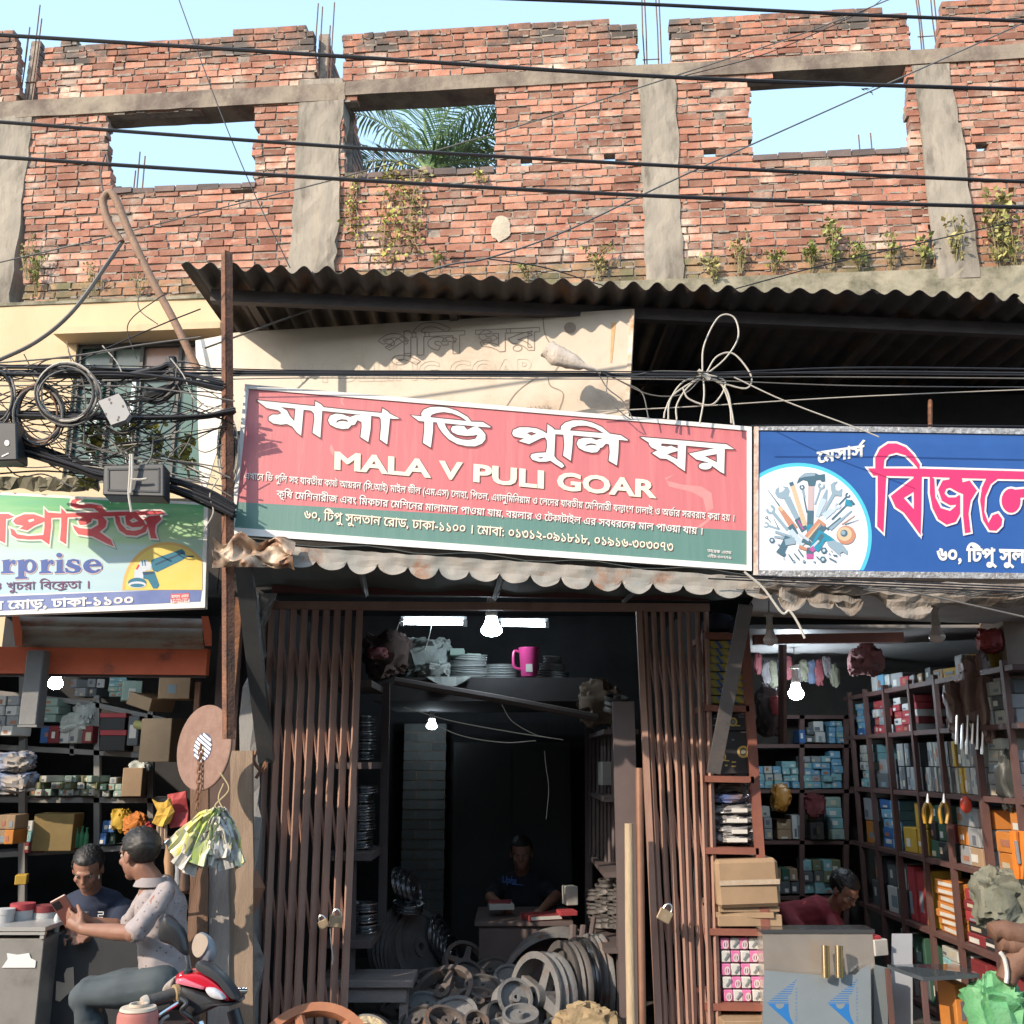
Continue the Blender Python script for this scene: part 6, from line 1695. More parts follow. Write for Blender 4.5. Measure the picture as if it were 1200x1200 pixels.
stack(-14, 15, 815, 862, 7.0, .25, 2, 4, ['grey', 'white', 'paper'], 'grey white carton stacked at the left edge behind the grey post', 'grey cartons at the left edge', name='carton')
parcel(6, 905, 6.8, .26, .13, .25, M('blue_tan_sack', (.08, .16, .32), (.42, .33, .22), scale=9), 'upper blue and tan sack at the left edge', name='sack', cat='sack', seed=21)
parcel(4, 930, 6.8, .28, .14, .25, M('blue_tan_sack', (0, 0, 0)), 'lower blue and tan sack at the left edge', name='sack', cat='sack', seed=23)
stack(-10, 13, 955, 990, 6.9, .2, 2, 2, ['orange', 'card'], 'orange box at the left edge of the fourth shelf', 'orange boxes at the left edge')
stn = M('dull_steel', (.34, .33, .31), (.27, .26, .25), scale=4, rough=.42, metal=.55, c3=(.18, .17, .16), s3=4, t3=.62, w3=.15)
ct = thing('steel_cabinet', 'dull steel counter cabinet with a torn white sticker at the left edge', 'cabinet', tuple(P(20, 1240, 5.45)))
mb = MB(); a, b = P(-60, 1100, 5.45), P(52, 1100, 5.45); mb.box((a.x, 5.45, .16), (b.x, 5.95, a.z)); mb.build('cabinet_body', stn, ct, bevel=.004)
mb = MB(); z1 = P(0, 1086, 5.44).z
mb.box((a.x, 5.43, z1 - .02), (b.x + .008, 5.97, z1)); mb.box((a.x, 5.435, a.z + .02), (b.x + .006, 5.46, a.z + .034)); mb.build('top_rim', M('rim_steel', (.55, .54, .52), rough=.35, metal=.6), ct)
for x in (b.x - .02, a.x): 
 mb = MB(); mb.box((x, 5.44, a.z), (x + .02, 5.46, z1 - .02)); mb.build('rim_post', MATS['rim_steel'], ct)
stk = Board(P(0, 1120, 5.447), P(40, 1120, 5.447), P(0, 1130, 5.447))
mb = MB(); stk.slab(mb, [(2, 1134), (9, 1124), (8, 1117), (20, 1119), (34, 1117), (36, 1123), (42, 1126), (41, 1134)], .0, .003); mb.build('torn_sticker', M('sticker', (.68, .67, .66)), ct)
ct2 = thing('shop_counter', 'dark counter with a torn beige paper scrap between the steel cabinet and the seated man', 'counter', tuple(P(90, 1240, 5.6)))
mb = MB(); a, b = P(56, 1096, 5.62), P(205, 1096, 5.62); mb.box((a.x, 5.62, .16), (b.x, 6.1, a.z)); mb.build('counter_body', M('counter_dark', (.022, .026, .03), (.035, .036, .04), scale=4, rough=.5), ct2)
stk = Board(P(60, 1120, 5.615), P(90, 1120, 5.615), P(60, 1130, 5.615))
mb = MB(); stk.slab(mb, [(78, 1135), (86, 1133), (87, 1160), (78, 1166), (70, 1174), (65, 1172), (66, 1150), (76, 1152), (75, 1142)], 0, .003); mb.build('paper_scrap', M('beige_paper', (.46, .38, .30), (.40, .32, .25)), ct2)
def jar(px, py, Y, r, h, m, lm, label, group=None):
 c = P(px, py, Y); t = thing('plastic_jar', label, 'jar', tuple(c), group)
 mb = MB(); mb.lathe([(r * .92, 0), (r, .01), (r, h * .8)], c, (0, 0, 1), 20); mb.build('jar_body', m, t, smooth=True)
 mb = MB(); mb.lathe([(r * 1.04, h * .8), (r * 1.04, h), (0, h + .004)], c, (0, 0, 1), 20); mb.build('lid', lm, t, smooth=True)
jm = M('cloudy_plastic', (.36, .37, .38), (.45, .45, .45), rough=.3)
jar(23, 1096, 5.7, .06, .16, jm, col('red'), 'cloudy jar with a bright red lid on the counter')
jar(50, 1098, 5.75, .062, .16, jm, col('dred'), 'white jar with a dark red lid on the counter')
jar(2, 1096, 5.6, .05, .13, jm, cm('lid_grey', (.5, .5, .5)), 'cloudy jar with a grey lid cut by the left edge')
bottle(65, 1096, 5.66, .14, .016, M('clear_bottle', (.5, .52, .52), rough=.2), 'small clear bottle right of the red lidded jars', None)
carton(P(25, 1036, 6.9), (.07, .1, .06), .3, col('yellow'), 'small yellow box on the dark shelf behind the jars')
# middle shop
iron = M('cast_iron', (.085, .08, .08), (.14, .13, .125), scale=7, rough=.6, metal=.35, bump=.2, c3=(.17, .12, .10), s3=5, t3=.62, w3=.1)
shiny = M('machined_steel', (.30, .30, .31), (.22, .22, .23), scale=8, rough=.25, metal=.9)
def pulley(c, axis, R0, w, label, group=None, m=None, kind='web', m2=None):
 """belt pulley: grooved rim, web with holes or spokes, hub"""
 c = Vector(c); ax = Vector(axis).normalized(); m = m or iron
 t = thing('belt_pulley', label, 'pulley', tuple(c), group)
 h = w / 2; g = min(.012, w * .2)
 mb = MB(); mb.lathe([(R0 * .84, -h), (R0, -h), (R0, -h * .72), (R0 - g, -h * .36), (R0, 0), (R0 - g, h * .36), (R0, h * .72), (R0, h), (R0 * .84, h)], c, ax, 32, closed=True); mb.build('rim', m, t, smooth=True)
 u = ax.orthogonal().normalized(); v = ax.cross(u)
 if kind == 'web':
  mb = MB(); mb.lathe([(R0 * .24, -h * .35), (R0 * .86, -h * .35), (R0 * .86, h * .35), (R0 * .24, h * .35)], c, ax, 32, closed=True); mb.build('web', m, t, smooth=True)
 else:
  mb = MB()
  for k in range(4):
   a = math.pi / 2 * k + .4; d = u * math.cos(a) + v * math.sin(a); s = u * -math.sin(a) + v * math.cos(a)
   p = []
   for r_, ww in ((R0 * .2, .022), (R0 * .86, .016)):
    for sx, sy in ((-1, -1), (1, -1), (1, 1), (-1, 1)): p.append(c + d * r_ + s * ww * sx * R0 / .15 + ax * h * .4 * sy)
   mb.hexa(p)
  mb.build('spokes', m, t)
 mb = MB(); mb.lathe([(R0 * .10, -h * 1.1), (R0 * .26, -h * 1.1), (R0 * .26, h * 1.1), (R0 * .10, h * 1.1)], c, ax, 20, closed=True); mb.build('hub', m2 or m, t, smooth=True)
 return t
rkb = M('rack_brown', (.075, .055, .055), (.10, .08, .08), scale=5, rough=.7)
xw = P(372, 900, 6.1).x
ups, shl = [], []
for px, Y in ((412, 6.25), (449, 6.75)):
 ups.append((P(px - 4, 1245, Y), P(px + 3, 800, Y), .05, .05))
for y in (800, 893, 997, 1096):
 a = P(380, y, 6.2); b = P(449, y - 2, 6.75)
 z = P(430, y, 6.4).z
 shl.append((Vector((a.x, 6.2, z)), Vector((b.x, 6.2, z)), .04, (0, .65, 0)))
shelf_rack('shelf_rack', 'brown rack stacked with shiny pulleys along the left wall of the middle shop', ups, shl, rkb)
def lay_stack(px, ybot, ytop, Y, R0, n, label, grp, m=shiny):
 z0 = P(px, ybot, Y).z; z1 = P(px, ytop, Y).z; x = P(px, ybot, Y).x
 hh = (z1 - z0) / n
 for k in range(n):
  pulley((x + rng.uniform(-.01, .01), Y + rng.uniform(-.01, .01), z0 + hh * (k + .5)), (rng.uniform(-.04, .04), rng.uniform(-.04, .04), 1), R0 * rng.uniform(.9, 1.05), hh * .8, label, grp, m)
lay_stack(424, 891, 838, 6.5, .085, 5, 'shiny pulley lying in the stack on the upper shelf of the brown rack', 'pulleys on the upper rack shelf')
lay_stack(420, 994, 920, 6.5, .10, 7, 'shiny pulley lying in the tall stack on the middle shelf of the brown rack', 'pulleys on the middle rack shelf')
lay_stack(424, 1093, 1056, 6.5, .10, 3, 'shiny pulley lying in the low stack on the lowest shelf of the brown rack', 'pulleys on the lowest rack shelf')
for i in range(5):
 pulley(P(447 + 5 * i, 1110 + 2 * i, 6.75 + .03 * i), (1, -.35, .12), .16 + .004 * i, .035, 'thin pulley standing on edge in the row right of the brown rack', 'pulleys on edge by the rack', iron)
for i in range(4):
 pulley(P(470 + 6 * i, 1100 + 3 * i, 6.95 + .03 * i), (1, -.45, .22), .20, .03, 'wide thin pulley leaning in the middle of the standing rows', 'wide pulleys leaning on edge', iron)
pulley(P(492, 1110, 7.0), (.8, -.6, .30), .24, .03, 'broad flat disc leaning against the row of standing pulleys', None, iron)
for i in range(5):
 pulley(P(512 + 4 * i, 1095 + 6 * i, 7.15), (1, -.3, .1), .13, .03, 'glossy pulley in the small row on edge nearest the desk', 'glossy pulleys on edge near the desk', shiny)
for i in range(4):
 pulley(P(468 + 6 * i, 1034 + 3 * i, 7.0), (1, -.3, .25), .10, .025, 'glossy pulley leaning high on top of the standing row', 'glossy pulleys on top of the row', shiny)
pulley(P(478, 1062, 6.9), (0.1, -.15, 1), .10, .05, 'glossy pulley lying flat on top of the standing rows', None, shiny)
loft = thing('storage_loft', 'dark wooden loft board across the middle shop', 'loft', tuple(P(560, 800, 7.2)))
mb = MB(); z = P(560, 794, 7.0).z; mb.box((P(436, 794, 7.0).x, 7.0, z - .16), (P(700, 794, 7.0).x, 8.6, z)); mb.build('loft_board', M('loft_wood', (.035, .032, .034), (.055, .05, .05), scale=4, rough=.8), loft)
parcel(496, 797, 7.05, .36, .30, .36, M('grey_cloth', (.22, .25, .24), (.33, .36, .34), scale=6, rough=.85, bump=.3), 'big grey cloth bundle on the loft under the left tube light', name='cloth_bundle', cat='bundle', seed=31)
parcel(510, 797, 6.98, .2, .12, .15, M('pale_rag', (.36, .38, .36), (.26, .28, .27), scale=8, rough=.85), 'small pale rag bundle in front of the big one on the loft', name='cloth_bundle', cat='bundle', seed=33)
mb = MB(); rows = [[P(500 + 52 * q / 6, 793 + 12 * k / 3 * math.sin(math.pi * q / 6), 6.985 - .01 * k) + Vector((0, .01 * math.sin(q * 2), 0)) for q in range(7)] for k in range(4)]
add_sheet(mb, rows, .004); mb.build('hanging_rag', M('pale_rag', (0, 0, 0)), label='rag hanging over the edge of the loft', cat='rag')
parcel(448, 792, 6.9, .32, .3, .3, M('brown_sack', (.08, .05, .045), (.12, .08, .07), scale=6, rough=.9), 'dark brown sack at the left end of the loft', name='sack', cat='sack', seed=37)
parcel(441, 772, 6.8, .15, .08, .1, M('red_rag', (.20, .03, .04), (.25, .12, .12), scale=9), 'red rag lying on the dark brown sack', name='rag', cat='rag', seed=39)
greyst = M('grey_cast', (.24, .26, .26), (.32, .34, .33), scale=6, rough=.55)
zl_ = P(550, 794, 7.1).z
for k in range(4): pulley((P(548 + 2 * (k % 2), 790, 7.2).x, 7.25, zl_ + .025 + .045 * k), (.05 * (k % 2), -.12, 1), .15 - .008 * k, .038, 'grey pulley in the slanting stack on the loft beside the cloth bundle', 'grey pulleys in the slanting stack', greyst)
for k, (px, y) in enumerate(((536, 766), (553, 772))):
 carton(P(px, y + 3, 7.2), (.10, .12, .05), .3 * k, col('mint'), ('left' if k == 0 else 'right') + ' pale packet on top of the slanting pulley stack', 'packet', name='packet')
for k in range(3): pulley((P(587, 790, 7.2).x, 7.25, zl_ + .02 + .035 * k), (0, -.06, 1), .13 - .01 * k, .03, 'grey pulley tied flat in the middle of the loft', 'grey pulleys tied flat on the loft', greyst)
for k in range(3): pulley((P(648, 790, 7.2).x, 7.25, zl_ + .03 + .055 * k), (.05, -.05, 1), .12 - .025 * k, .045, 'grey pulley in the tapering stack right of the pink mug', 'grey pulleys right of the mug', greyst)
c = P(620, 793, 7.05); mg = thing('plastic_mug', 'bright pink plastic mug with a handle on the loft', 'mug', tuple(c))
pk_m = M('pink_plastic', (.62, .06, .24), rough=.35)
mb = MB(); mb.lathe([(.052, 0), (.056, .01), (.070, .185), (.073, .19), (.073, .20), (.066, .20), (.064, .185), (.05, .012)], c, (0, 0, 1), 24); mb.build('mug_body', pk_m, mg, smooth=True)
mb = MB(); mb.tube(spline([c + Vector((-.062, -.01, .17)), c + Vector((-.105, -.02, .17)), c + Vector((-.105, -.02, .07)), c + Vector((-.058, -.01, .05))], 5), .010, 6); mb.build('handle', pk_m, mg, smooth=True)
mb = MB(); mb.cbox(c + Vector((.0, -.0585, .055)), (.045, .006, .055)); mb.build('paper_label', LBL, mg)
tl = glow('tube_glow', cool, 30)
for (x0, x1, y, Y, l) in ((474, 542, 729.5, 7.6, 'left glowing tube light under the ceiling of the middle shop'), (588, 638, 731.5, 7.9, 'right glowing tube light under the ceiling of the middle shop')):
 a, b = P(x0, y, Y), P(x1, y + 1, Y)
 t = thing('tube_light', l, 'tube light', tuple((a + b) / 2), 'tube lights of the middle shop')
 mb = MB(); mb.tube([a, b], .015, 10); mb.build('tube', tl, t, smooth=True)
 mb = MB(); mb.box((a.x - .03, Y + .02, a.z + .018), (b.x + .03, Y + .06, a.z + .05)); mb.build('batten', M('batten_white', (.4, .4, .4)), t)
 for q in (a - Vector((.02, 0, 0)), b + Vector((.02, 0, 0))):
  mb = MB(); mb.cbox(q, (.03, .035, .05)); mb.build('end_cap', MATS['batten_white'], t)
cable([(463, 745, 7.2), (468, 730, 7.4), (474, 728, 7.6)], 7.4, .003, wht, 'thin white wire at the left end of the left tube light', name='wire', cat='wire')
cable([(498, 762, 7.0), (503, 745, 7.2), (506, 732, 7.6)], 7.4, .003, wht, 'thin white wire hanging in front of the cloth bundle', name='wire', cat='wire')
bulb(576, 739, 6.75, .072, glow('lit_bulb_mid', cool, 42), 'large lit bulb hanging between the two tube lights', flat=.55)
bulb(506, 851, 8.4, .045, glow('lit_bulb_back', cool, 24), 'small lit bulb deep in the middle shop before the pale wall', flat=.6)
mb = MB(); mb.tube([P(462, 798, 6.7), P(580, 818, 6.8), P(700, 841, 6.9)], .028, 8); mb.build('pole_beam', M('beam_brown', (.085, .07, .068), (.12, .10, .095), scale=5), label='slanting brown pole hung under the loft', cat='pole', smooth=True)
cable([(474, 829), (530, 845), (600, 858), (660, 867)], 6.6, .0035, wht, 'upper thin white wire under the slanting pole', 'white wires under the pole', name='wire', cat='wire')
cable([(500, 844), (540, 862), (590, 870), (628, 868)], 6.6, .0035, wht, 'lower thin white wire sagging below the slanting pole', 'white wires under the pole', name='wire', cat='wire')
cable([(588, 826), (600, 845), (625, 860), (640, 864)], 6.7, .003, wht, 'short curved wire hanging from the middle of the slanting pole', None, name='wire', cat='wire')
cable([(638, 880), (640, 900), (643, 925), (640, 960)], 7.2, .003, wht, 'thin cord hanging straight in the right half of the middle shop', None, name='wire', cat='wire')
pbk = MB()
a, b = P(470, 1000, 8.9), P(522, 1000, 8.9)
z = .16; r = 0
while z < P(500, 850, 8.9).z:
 x = a.x
 while x < b.x - .02:
  e = min(b.x, x + .24 * (1 if r % 2 or x > a.x else .5)); pbk.box((x + .006, 8.86, z + .006), (e - .006, 8.99, z + .074)); x = e
 z += .08; r += 1
pbk.box((a.x + .01, 8.868, .16), (b.x - .01, 8.985, z - .01), 1)
pbk.build('brick_pier', [M('whitewashed_brick', (.21, .225, .22), (.14, .15, .15), scale=5, rough=.9, island=.15), mortar_m], label='whitewashed brick pier at the back of the middle shop', cat='pier')
t = thing('dark_cupboard', 'tall dark cupboard at the back of the middle shop', 'cupboard', tuple(P(600, 1200, 8.5)))
cdm = M('cupboard_dark', (.03, .035, .036), (.045, .045, .045), scale=3, rough=.6)
a, b = P(532, 870, 8.5), P(668, 870, 8.5)
mb = MB(); mb.box((a.x, 8.5, .16), (b.x, 8.9, a.z)); mb.build('cupboard_body', cdm, t)
for s in (0, 1):
 mb = MB(); m_ = (a.x + b.x) / 2; mb.box((a.x + .03 if s == 0 else m_ + .01, 8.48, .3), (m_ - .01 if s == 0 else b.x - .03, 8.497, a.z - .05)); mb.build('door', cdm, t)
ups, shl = [], []
for px, y0, Y in ((690, 846, 7.6), (728, 835, 6.4)): ups.append((P(px, 1245, Y), P(px, y0, Y), .05, .05))
for y in (858, 930, 1010, 1090):
 zz = P(712, y, 7.0).z; shl.append((Vector((P(690, y, 7.6).x, 6.35, zz)), Vector((P(745, y, 6.5).x, 6.35, zz)), .03, (0, 1.4, 0)))
shelf_rack('shelf_rack', 'dark rack of upright bars along the right wall of the middle shop', ups, shl, rkb)
for i in range(9):
 px = 692 + 4.6 * i; Y = 7.5 - .12 * i
 mb = MB(); mb.tube([P(px, 1010, Y), P(px + rng.uniform(-1, 1), 862 - i * 2, Y)], .016, 6)
 mb.build('upright_bar', rkb, label='dark upright bar standing on the rack along the right wall', cat='bar', group='upright bars of the right rack')
for i in range(5):
 lay_stack(700 + 8 * i, 1088, 1040 - 6 * (i % 3), 7.2 - .15 * i, .07, 3, 'dark pulley stacked low on the rack along the right wall', 'pulleys low on the right rack', iron)
parcel(705, 850, 6.9, .3, .3, .2, M('dim_cardboard', (.15, .11, .08), (.2, .15, .11), scale=5), 'flattened brown sack on top of the right rack', name='sack', cat='sack', seed=41)
pulley(P(722, 825, 6.7), (.1, -.3, 1), .08, .10, 'iron hub standing on the flattened sack on the right rack', None, iron)
carton(P(712, 920, 6.9), (.10, .10, .15), .2, col('paper'), 'pale packet on the rack along the right wall', 'packet', name='packet')
dk_m = M('desk_wood', (.075, .055, .055), (.11, .08, .075), scale=5, rough=.6)
t = thing('desk', 'dark wooden desk with books on it deep in the middle shop', 'desk', tuple(P(610, 1200, 7.1)))
a, b = P(556, 1080, 7.0), P(672, 1080, 7.0)
mb = MB(); mb.box((a.x, 7.0, a.z - .03), (b.x, 7.7, a.z)); mb.build('desk_top', dk_m, t, bevel=.004)
mb = MB(); mb.box((a.x + .03, 7.03, .3), (b.x - .03, 7.06, a.z - .03)); mb.build('front_panel', dk_m, t)
for x in (a.x + .03, b.x - .08):
 for yy in (7.08, 7.6):
  mb = MB(); mb.box((x, yy, .16), (x + .05, yy + .05, a.z - .03)); mb.build('leg', dk_m, t)
carton(P(587, 1065, 7.25), (.17, .14, .035), .1, col('paper'), 'pale closed book lying at the left on the desk', 'book', name='book')
carton(P(586, 1059, 7.3), (.15, .13, .02), -.1, col('dred'), 'thin dark book on top of the pale one on the desk', 'book', name='book')
carton(P(635, 1077, 7.1), (.24, .16, .035), .35, col('dred'), 'dark red ledger lying slanted at the right on the desk', 'book', name='book', tag=(.05, .95, .2, .8, LBL))
carton(P(668, 1060, 7.2), (.08, .1, .12), .3, col('paper'), 'pale box at the right end of the desk', name='box')
carton(P(664, 1072, 7.1), (.12, .12, .03), .2, col('red'), 'red notebook at the right end of the desk', 'book', name='book')
wb = M('bench_wood', (.20, .175, .17), (.15, .13, .125), scale=5, rough=.8, bump=.3, stretch=(1, 4, 4))
bn = thing('wooden_bench', 'low grey wooden bench behind the left gate', 'bench', tuple(P(440, 1240, 6.2)))
a, b = P(372, 1158, 6.1), P(484, 1158, 6.1)
mb = MB(); mb.box((a.x, 6.1, a.z), (b.x, 6.42, a.z + .04)); mb.build('bench_top', wb, bn, bevel=.004)
mb = MB(); mb.box((a.x + .02, 6.13, a.z - .08), (b.x - .04, 6.15, a.z)); mb.build('apron', wb, bn)
for x in (a.x + .03, b.x - .08):
 for yy in (6.13, 6.36):
  mb = MB(); mb.box((x, yy + .021, .16), (x + .05, yy + .06, a.z)); mb.build('leg', wb, bn)
mb = MB(); mb.box((a.x + .05, 6.16, a.z - .24), (b.x - .07, 6.19, a.z - .21)); mb.build('stretcher', wb, bn)
def heap(px, py, Y, R0, w, ax, label='iron pulley in the heap on the floor of the middle shop', group='iron pulleys heaped on the floor', kind='web', m=None):
 pulley(P(px, py, Y), ax, R0, w, label, group, m, kind)
hm = [M('heap_brown', (.085, .068, .062), (.14, .115, .105), scale=6, rough=.75, bump=.5, bscale=50, c3=(.19, .095, .055), s3=9, t3=.58, w3=.08), iron, M('heap_grey', (.13, .13, .135), (.19, .19, .19), scale=6, rough=.7, bump=.4, bscale=60, c3=(.16, .085, .055), s3=7, t3=.60, w3=.08)]
HP = [(520, 1165, 6.4, .19, .06, (-.3, -.55, .8)), (548, 1150, 6.7, .13, .07, (.5, -.6, .7)), (500, 1180, 6.3, .12, .05, (.2, -.3, .9)), (560, 1178, 6.25, .14, .06, (.1, -.35, .95)), (565, 1160, 6.4, .11, .06, (.1, -.4, .9)), (530, 1195, 6.1, .15, .05, (-.2, -.5, .8)),
      (505, 1155, 6.8, .13, .06, (0, -.5, .9)), (580, 1195, 6.1, .09, .09, (.6, -.6, .5)), (600, 1172, 6.2, .105, .12, (.35, -.85, .45)), (545, 1130, 7.0, .15, .05, (.4, -.7, .6)), (575, 1140, 6.9, .13, .05, (-.2, -.4, .9)), (610, 1195, 6.0, .10, .08, (0, -.3, 1)), (520, 1205, 6.0, .12, .1, (.3, -.4, .8)), (490, 1200, 6.1, .11, .06, (-.3, -.5, .8)), (600, 1150, 6.7, .12, .05, (.2, -.5, .85)), (556, 1205, 5.98, .07, .12, (.2, -.6, .7)), (470, 1185, 6.45, .12, .05, (0, -.3, 1)), (590, 1215, 5.95, .13, .08, (-.1, -.3, 1)), (625, 1215, 6.0, .12, .06, (.1, -.2, 1)), (485, 1222, 5.9, .13, .08, (0, -.2, 1)), (660, 1215, 6.0, .12, .08, (.2, -.3, .9)), (530, 1228, 5.85, .14, .08, (0, -.1, 1))]
for i, h in enumerate(HP): heap(*h, m=hm[i % 3], kind='web' if i % 3 else 'spoke')
heap(636, 1168, 6.3, .24, .13, (-.80, -.58, .12), 'large pale iron wheel standing tilted in front of the heap', None, 'spoke', hm[2])
heap(664, 1160, 6.45, .27, .10, (-.93, -.36, .08), 'dark grooved wheel standing behind the large pale one', None, 'web', iron)
heap(680, 1155, 6.55, .27, .06, (-.95, -.3, .05), 'glossy grooved wheel between the dark and the plain wheel', None, 'web', shiny)
heap(697, 1150, 6.65, .27, .09, (-.97, -.22, .03), 'plain grey wheel standing last in the row beside the pale pole', None, 'web', hm[2])
mb = MB(); cc = P(655, 1175, 6.9)
for r0, r1 in ((.36, .40),):
 pts_o = []
 for k in range(17):
  a = R(35 + 125 * k / 16); d = Vector((-.85, .35, .2)).normalized()
  pts_o.append(cc + Vector((math.cos(a) * .40, -.05 * math.sin(a), math.sin(a) * .42)))
 rows = [[p for p in pts_o], [p + Vector((.02, .13, .02)) for p in pts_o]]
 add_sheet(mb, rows, .03)
mb.build('iron_band', hm[2], label='curved iron band leaning over the wheels in front of the desk', cat='iron band', smooth=True)
for k in range(3):
 mb = MB(); mb.tube([P(670 + 9 * k, 1125, 6.8), P(672 + 12 * k, 1085 - 10 * (k == 2), 6.9)], .028 - .005 * k, 8)
 mb.build('iron_shaft', rkb, label='short dark shaft standing upright behind the wheels', cat='shaft', group='shafts behind the wheels')
parcel(690, 1245, 5.9, .36, .26, .2, M('straw_sack', (.34, .26, .15), (.24, .17, .10), scale=7, rough=.9, bump=.5), 'crumpled straw coloured sack on the ground beside the pale pole', name='sack', cat='sack', seed=51)
orr = M('orange_rust', (.36, .15, .075), (.28, .11, .06), scale=6, rough=.75, bump=.2)
t = thing('flywheel', 'large orange rusty spoked wheel at the bottom edge in front of the left gate', 'wheel', tuple(P(368, 1230, 5.3)))
c = P(366, 1248, 5.3); ax = Vector((0.05, -.75, .66)).normalized()
mb = MB(); mb.lathe([(.25, -.03), (.295, -.03), (.30, 0), (.295, .03), (.25, .03), (.245, 0)], c, ax, 48, closed=True); mb.build('rim', orr, t, smooth=True)
u = ax.orthogonal().normalized(); v = ax.cross(u); mb = MB()
for k in range(6):
 a = k * math.pi / 3; d = u * math.cos(a) + v * math.sin(a); mb.tube([c + d * .05, c + d * .26], [.022, .028], 8)
mb.build('spokes', orr, t, smooth=True)
mb = MB(); mb.lathe([(.02, -.05), (.07, -.05), (.07, .05), (.02, .05)], c, ax, 20, closed=True); mb.build('hub', orr, t)
t = thing('flywheel', 'black wheel with a gold patterned rim beside the rusty wheel', 'wheel', tuple(P(425, 1225, 5.6)))
c = P(423, 1240, 5.6); ax = Vector((-.3, -.8, .5)).normalized()
mb = MB(); mb.lathe([(.16, -.03), (.20, -.035), (.215, 0), (.20, .035), (.16, .03)], c, ax, 40, closed=True); mb.build('tyre', blk, t, smooth=True)
mb = MB(); mb.lathe([(.165, .034), (.19, .037)], c, ax, 40); mb.build('gold_rim', M('gold_speckle', (.50, .38, .18), (.05, .04, .03), scale=60, rough=.5), t)
mb = MB(); mb.lathe([(.03, -.02), (.16, -.02), (.16, .02), (.03, .02)], c, ax, 32, closed=True); mb.build('disc', blk, t)
# right shop
redw = M('red_brown_rack', (.24, .085, .055), (.17, .06, .045), scale=6, rough=.65, bump=.15)
YS = 5.95
def SS(y, x0=826, x1=None): 
 x1 = x1 or 872 + (y - 740) * .068
 return (P(x0, y, YS), P(x1, y + 1, YS), .035, (0, .45, 0))
shelf_rack('shelf_rack', 'narrow red brown rack of packed goods right of the middle gate',
           [(P(908, 1245, YS), P(873, 738, YS), .05, .04), (P(842, 1245, 6.0), P(826, 738, 6.0), .03, .04), (P(904, 1245, 6.38), P(872, 748, 6.38), .04, .03)],
           [SS(741), SS(826), SS(909), SS(993), SS(1088), SS(1176)], redw)
def stripe_mat():
 m = bpy.data.materials.new('striped_box_print'); m.use_nodes = True; t = m.node_tree; N = t.nodes; L = t.links; b = N['Principled BSDF']; b.inputs['Roughness'].default_value = .45
 tc = N.new('ShaderNodeTexCoord'); mp = N.new('ShaderNodeMapping'); mp.inputs['Rotation'].default_value = (0, R(35), 0); L.new(tc.outputs['Object'], mp.inputs[0])
 w = N.new('ShaderNodeTexWave'); w.inputs['Scale'].default_value = 5.2; w.inputs['Distortion'].default_value = 0; L.new(mp.outputs[0], w.inputs[0])
 r = N.new('ShaderNodeValToRGB'); r.color_ramp.interpolation = 'CONSTANT'; e = r.color_ramp.elements
 e[0].position = 0; e[0].color = (.48, .36, .07, 1); e[1].position = .38; e[1].color = (.10, .26, .07, 1)
 a = e.new(.62); a.color = (.46, .40, .30, 1); a = e.new(.8); a.color = (.07, .12, .28, 1)
 L.new(w.outputs['Fac'], r.inputs[0]); L.new(r.outputs[0], b.inputs['Base Color']); return m
stm = stripe_mat()
ys = [748, 758, 767, 776, 785, 795, 804, 813, 823]
for i in range(9):
 a = P(833, ys[i] + 1, 6.0); b = P(874 + i * .6, ys[i] + 1, 6.0); hgt = P(833, ys[i] - 8, 6.0).z - a.z
 carton(((a.x + b.x) / 2, 6.17, a.z), (b.x - a.x, .3, hgt * .96), rng.uniform(-.03, .03), stm, 'flat green and yellow striped box in the stack on the top red brown shelf', 'box', 'striped flat boxes', 'striped_box')
bkc = cm('print_black', (.025, .026, .03)); ylw = cm('print_yellow', (.50, .36, .10)); pgrey = cm('print_grey', (.20, .19, .17))
def tape_box(x0, x1, y0, y1, label, marks):
 a = P(x0, y1, 6.0); b = P(x1, y1, 6.0); hgt = P(x0, y0, 6.0).z - a.z
 o = carton(((a.x + b.x) / 2, 6.2, a.z), (b.x - a.x, .36, hgt), 0, bkc, label, 'carton', name='tape_carton')
 bd = Board(P(x0, y1, 6.018), P(x1, y1, 6.018), P(x0, y0, 6.018))
 for kind, x, y, s in marks:
  mb = MB()
  if kind == 'roll':
   bd.put(mb, shape_quads([ell(x, y, s, s * 1.05, 18)], [ell(x, y, s * .62, s * .65, 14)]), .001, 0); bd.put(mb, shape_quads([ell(x, y, s * .45, s * .45, 12)]), .001, 1); bd.put(mb, shape_quads([bar(x + s * .5, y + s * .8, x + s * 1.7, y + s * .9, 1.4)]), .0012, 0)
  else: bd.put(mb, shape_quads([bar(x - s, y, x + s, y, 1.6)]), .001, 0 if kind == 'y' else 1)
  mb.build('print', [ylw, pgrey], o)
tape_box(836, 877, 838, 856, 'upper black carton with a printed yellow tape roll on the red brown rack', [('roll', 859, 846, 5), ('g', 840, 842, 4), ('g', 869, 840, 3.5), ('g', 839, 850, 4)])
tape_box(837, 880, 857, 907, 'large black carton with printed yellow tape rolls on the red brown rack', [('roll', 871, 881, 7), ('roll', 846, 887, 5), ('y', 851, 897, 1.5), ('y', 860, 893, 2.5), ('y', 860, 898, 2.5), ('g', 872, 858, 4), ('g', 859, 867, 1.6), ('y', 850, 866, 1.6)])
wrapm = M('plastic_wrap', (.38, .37, .37), (.09, .09, .10), scale=9, rough=.25, bump=.2)
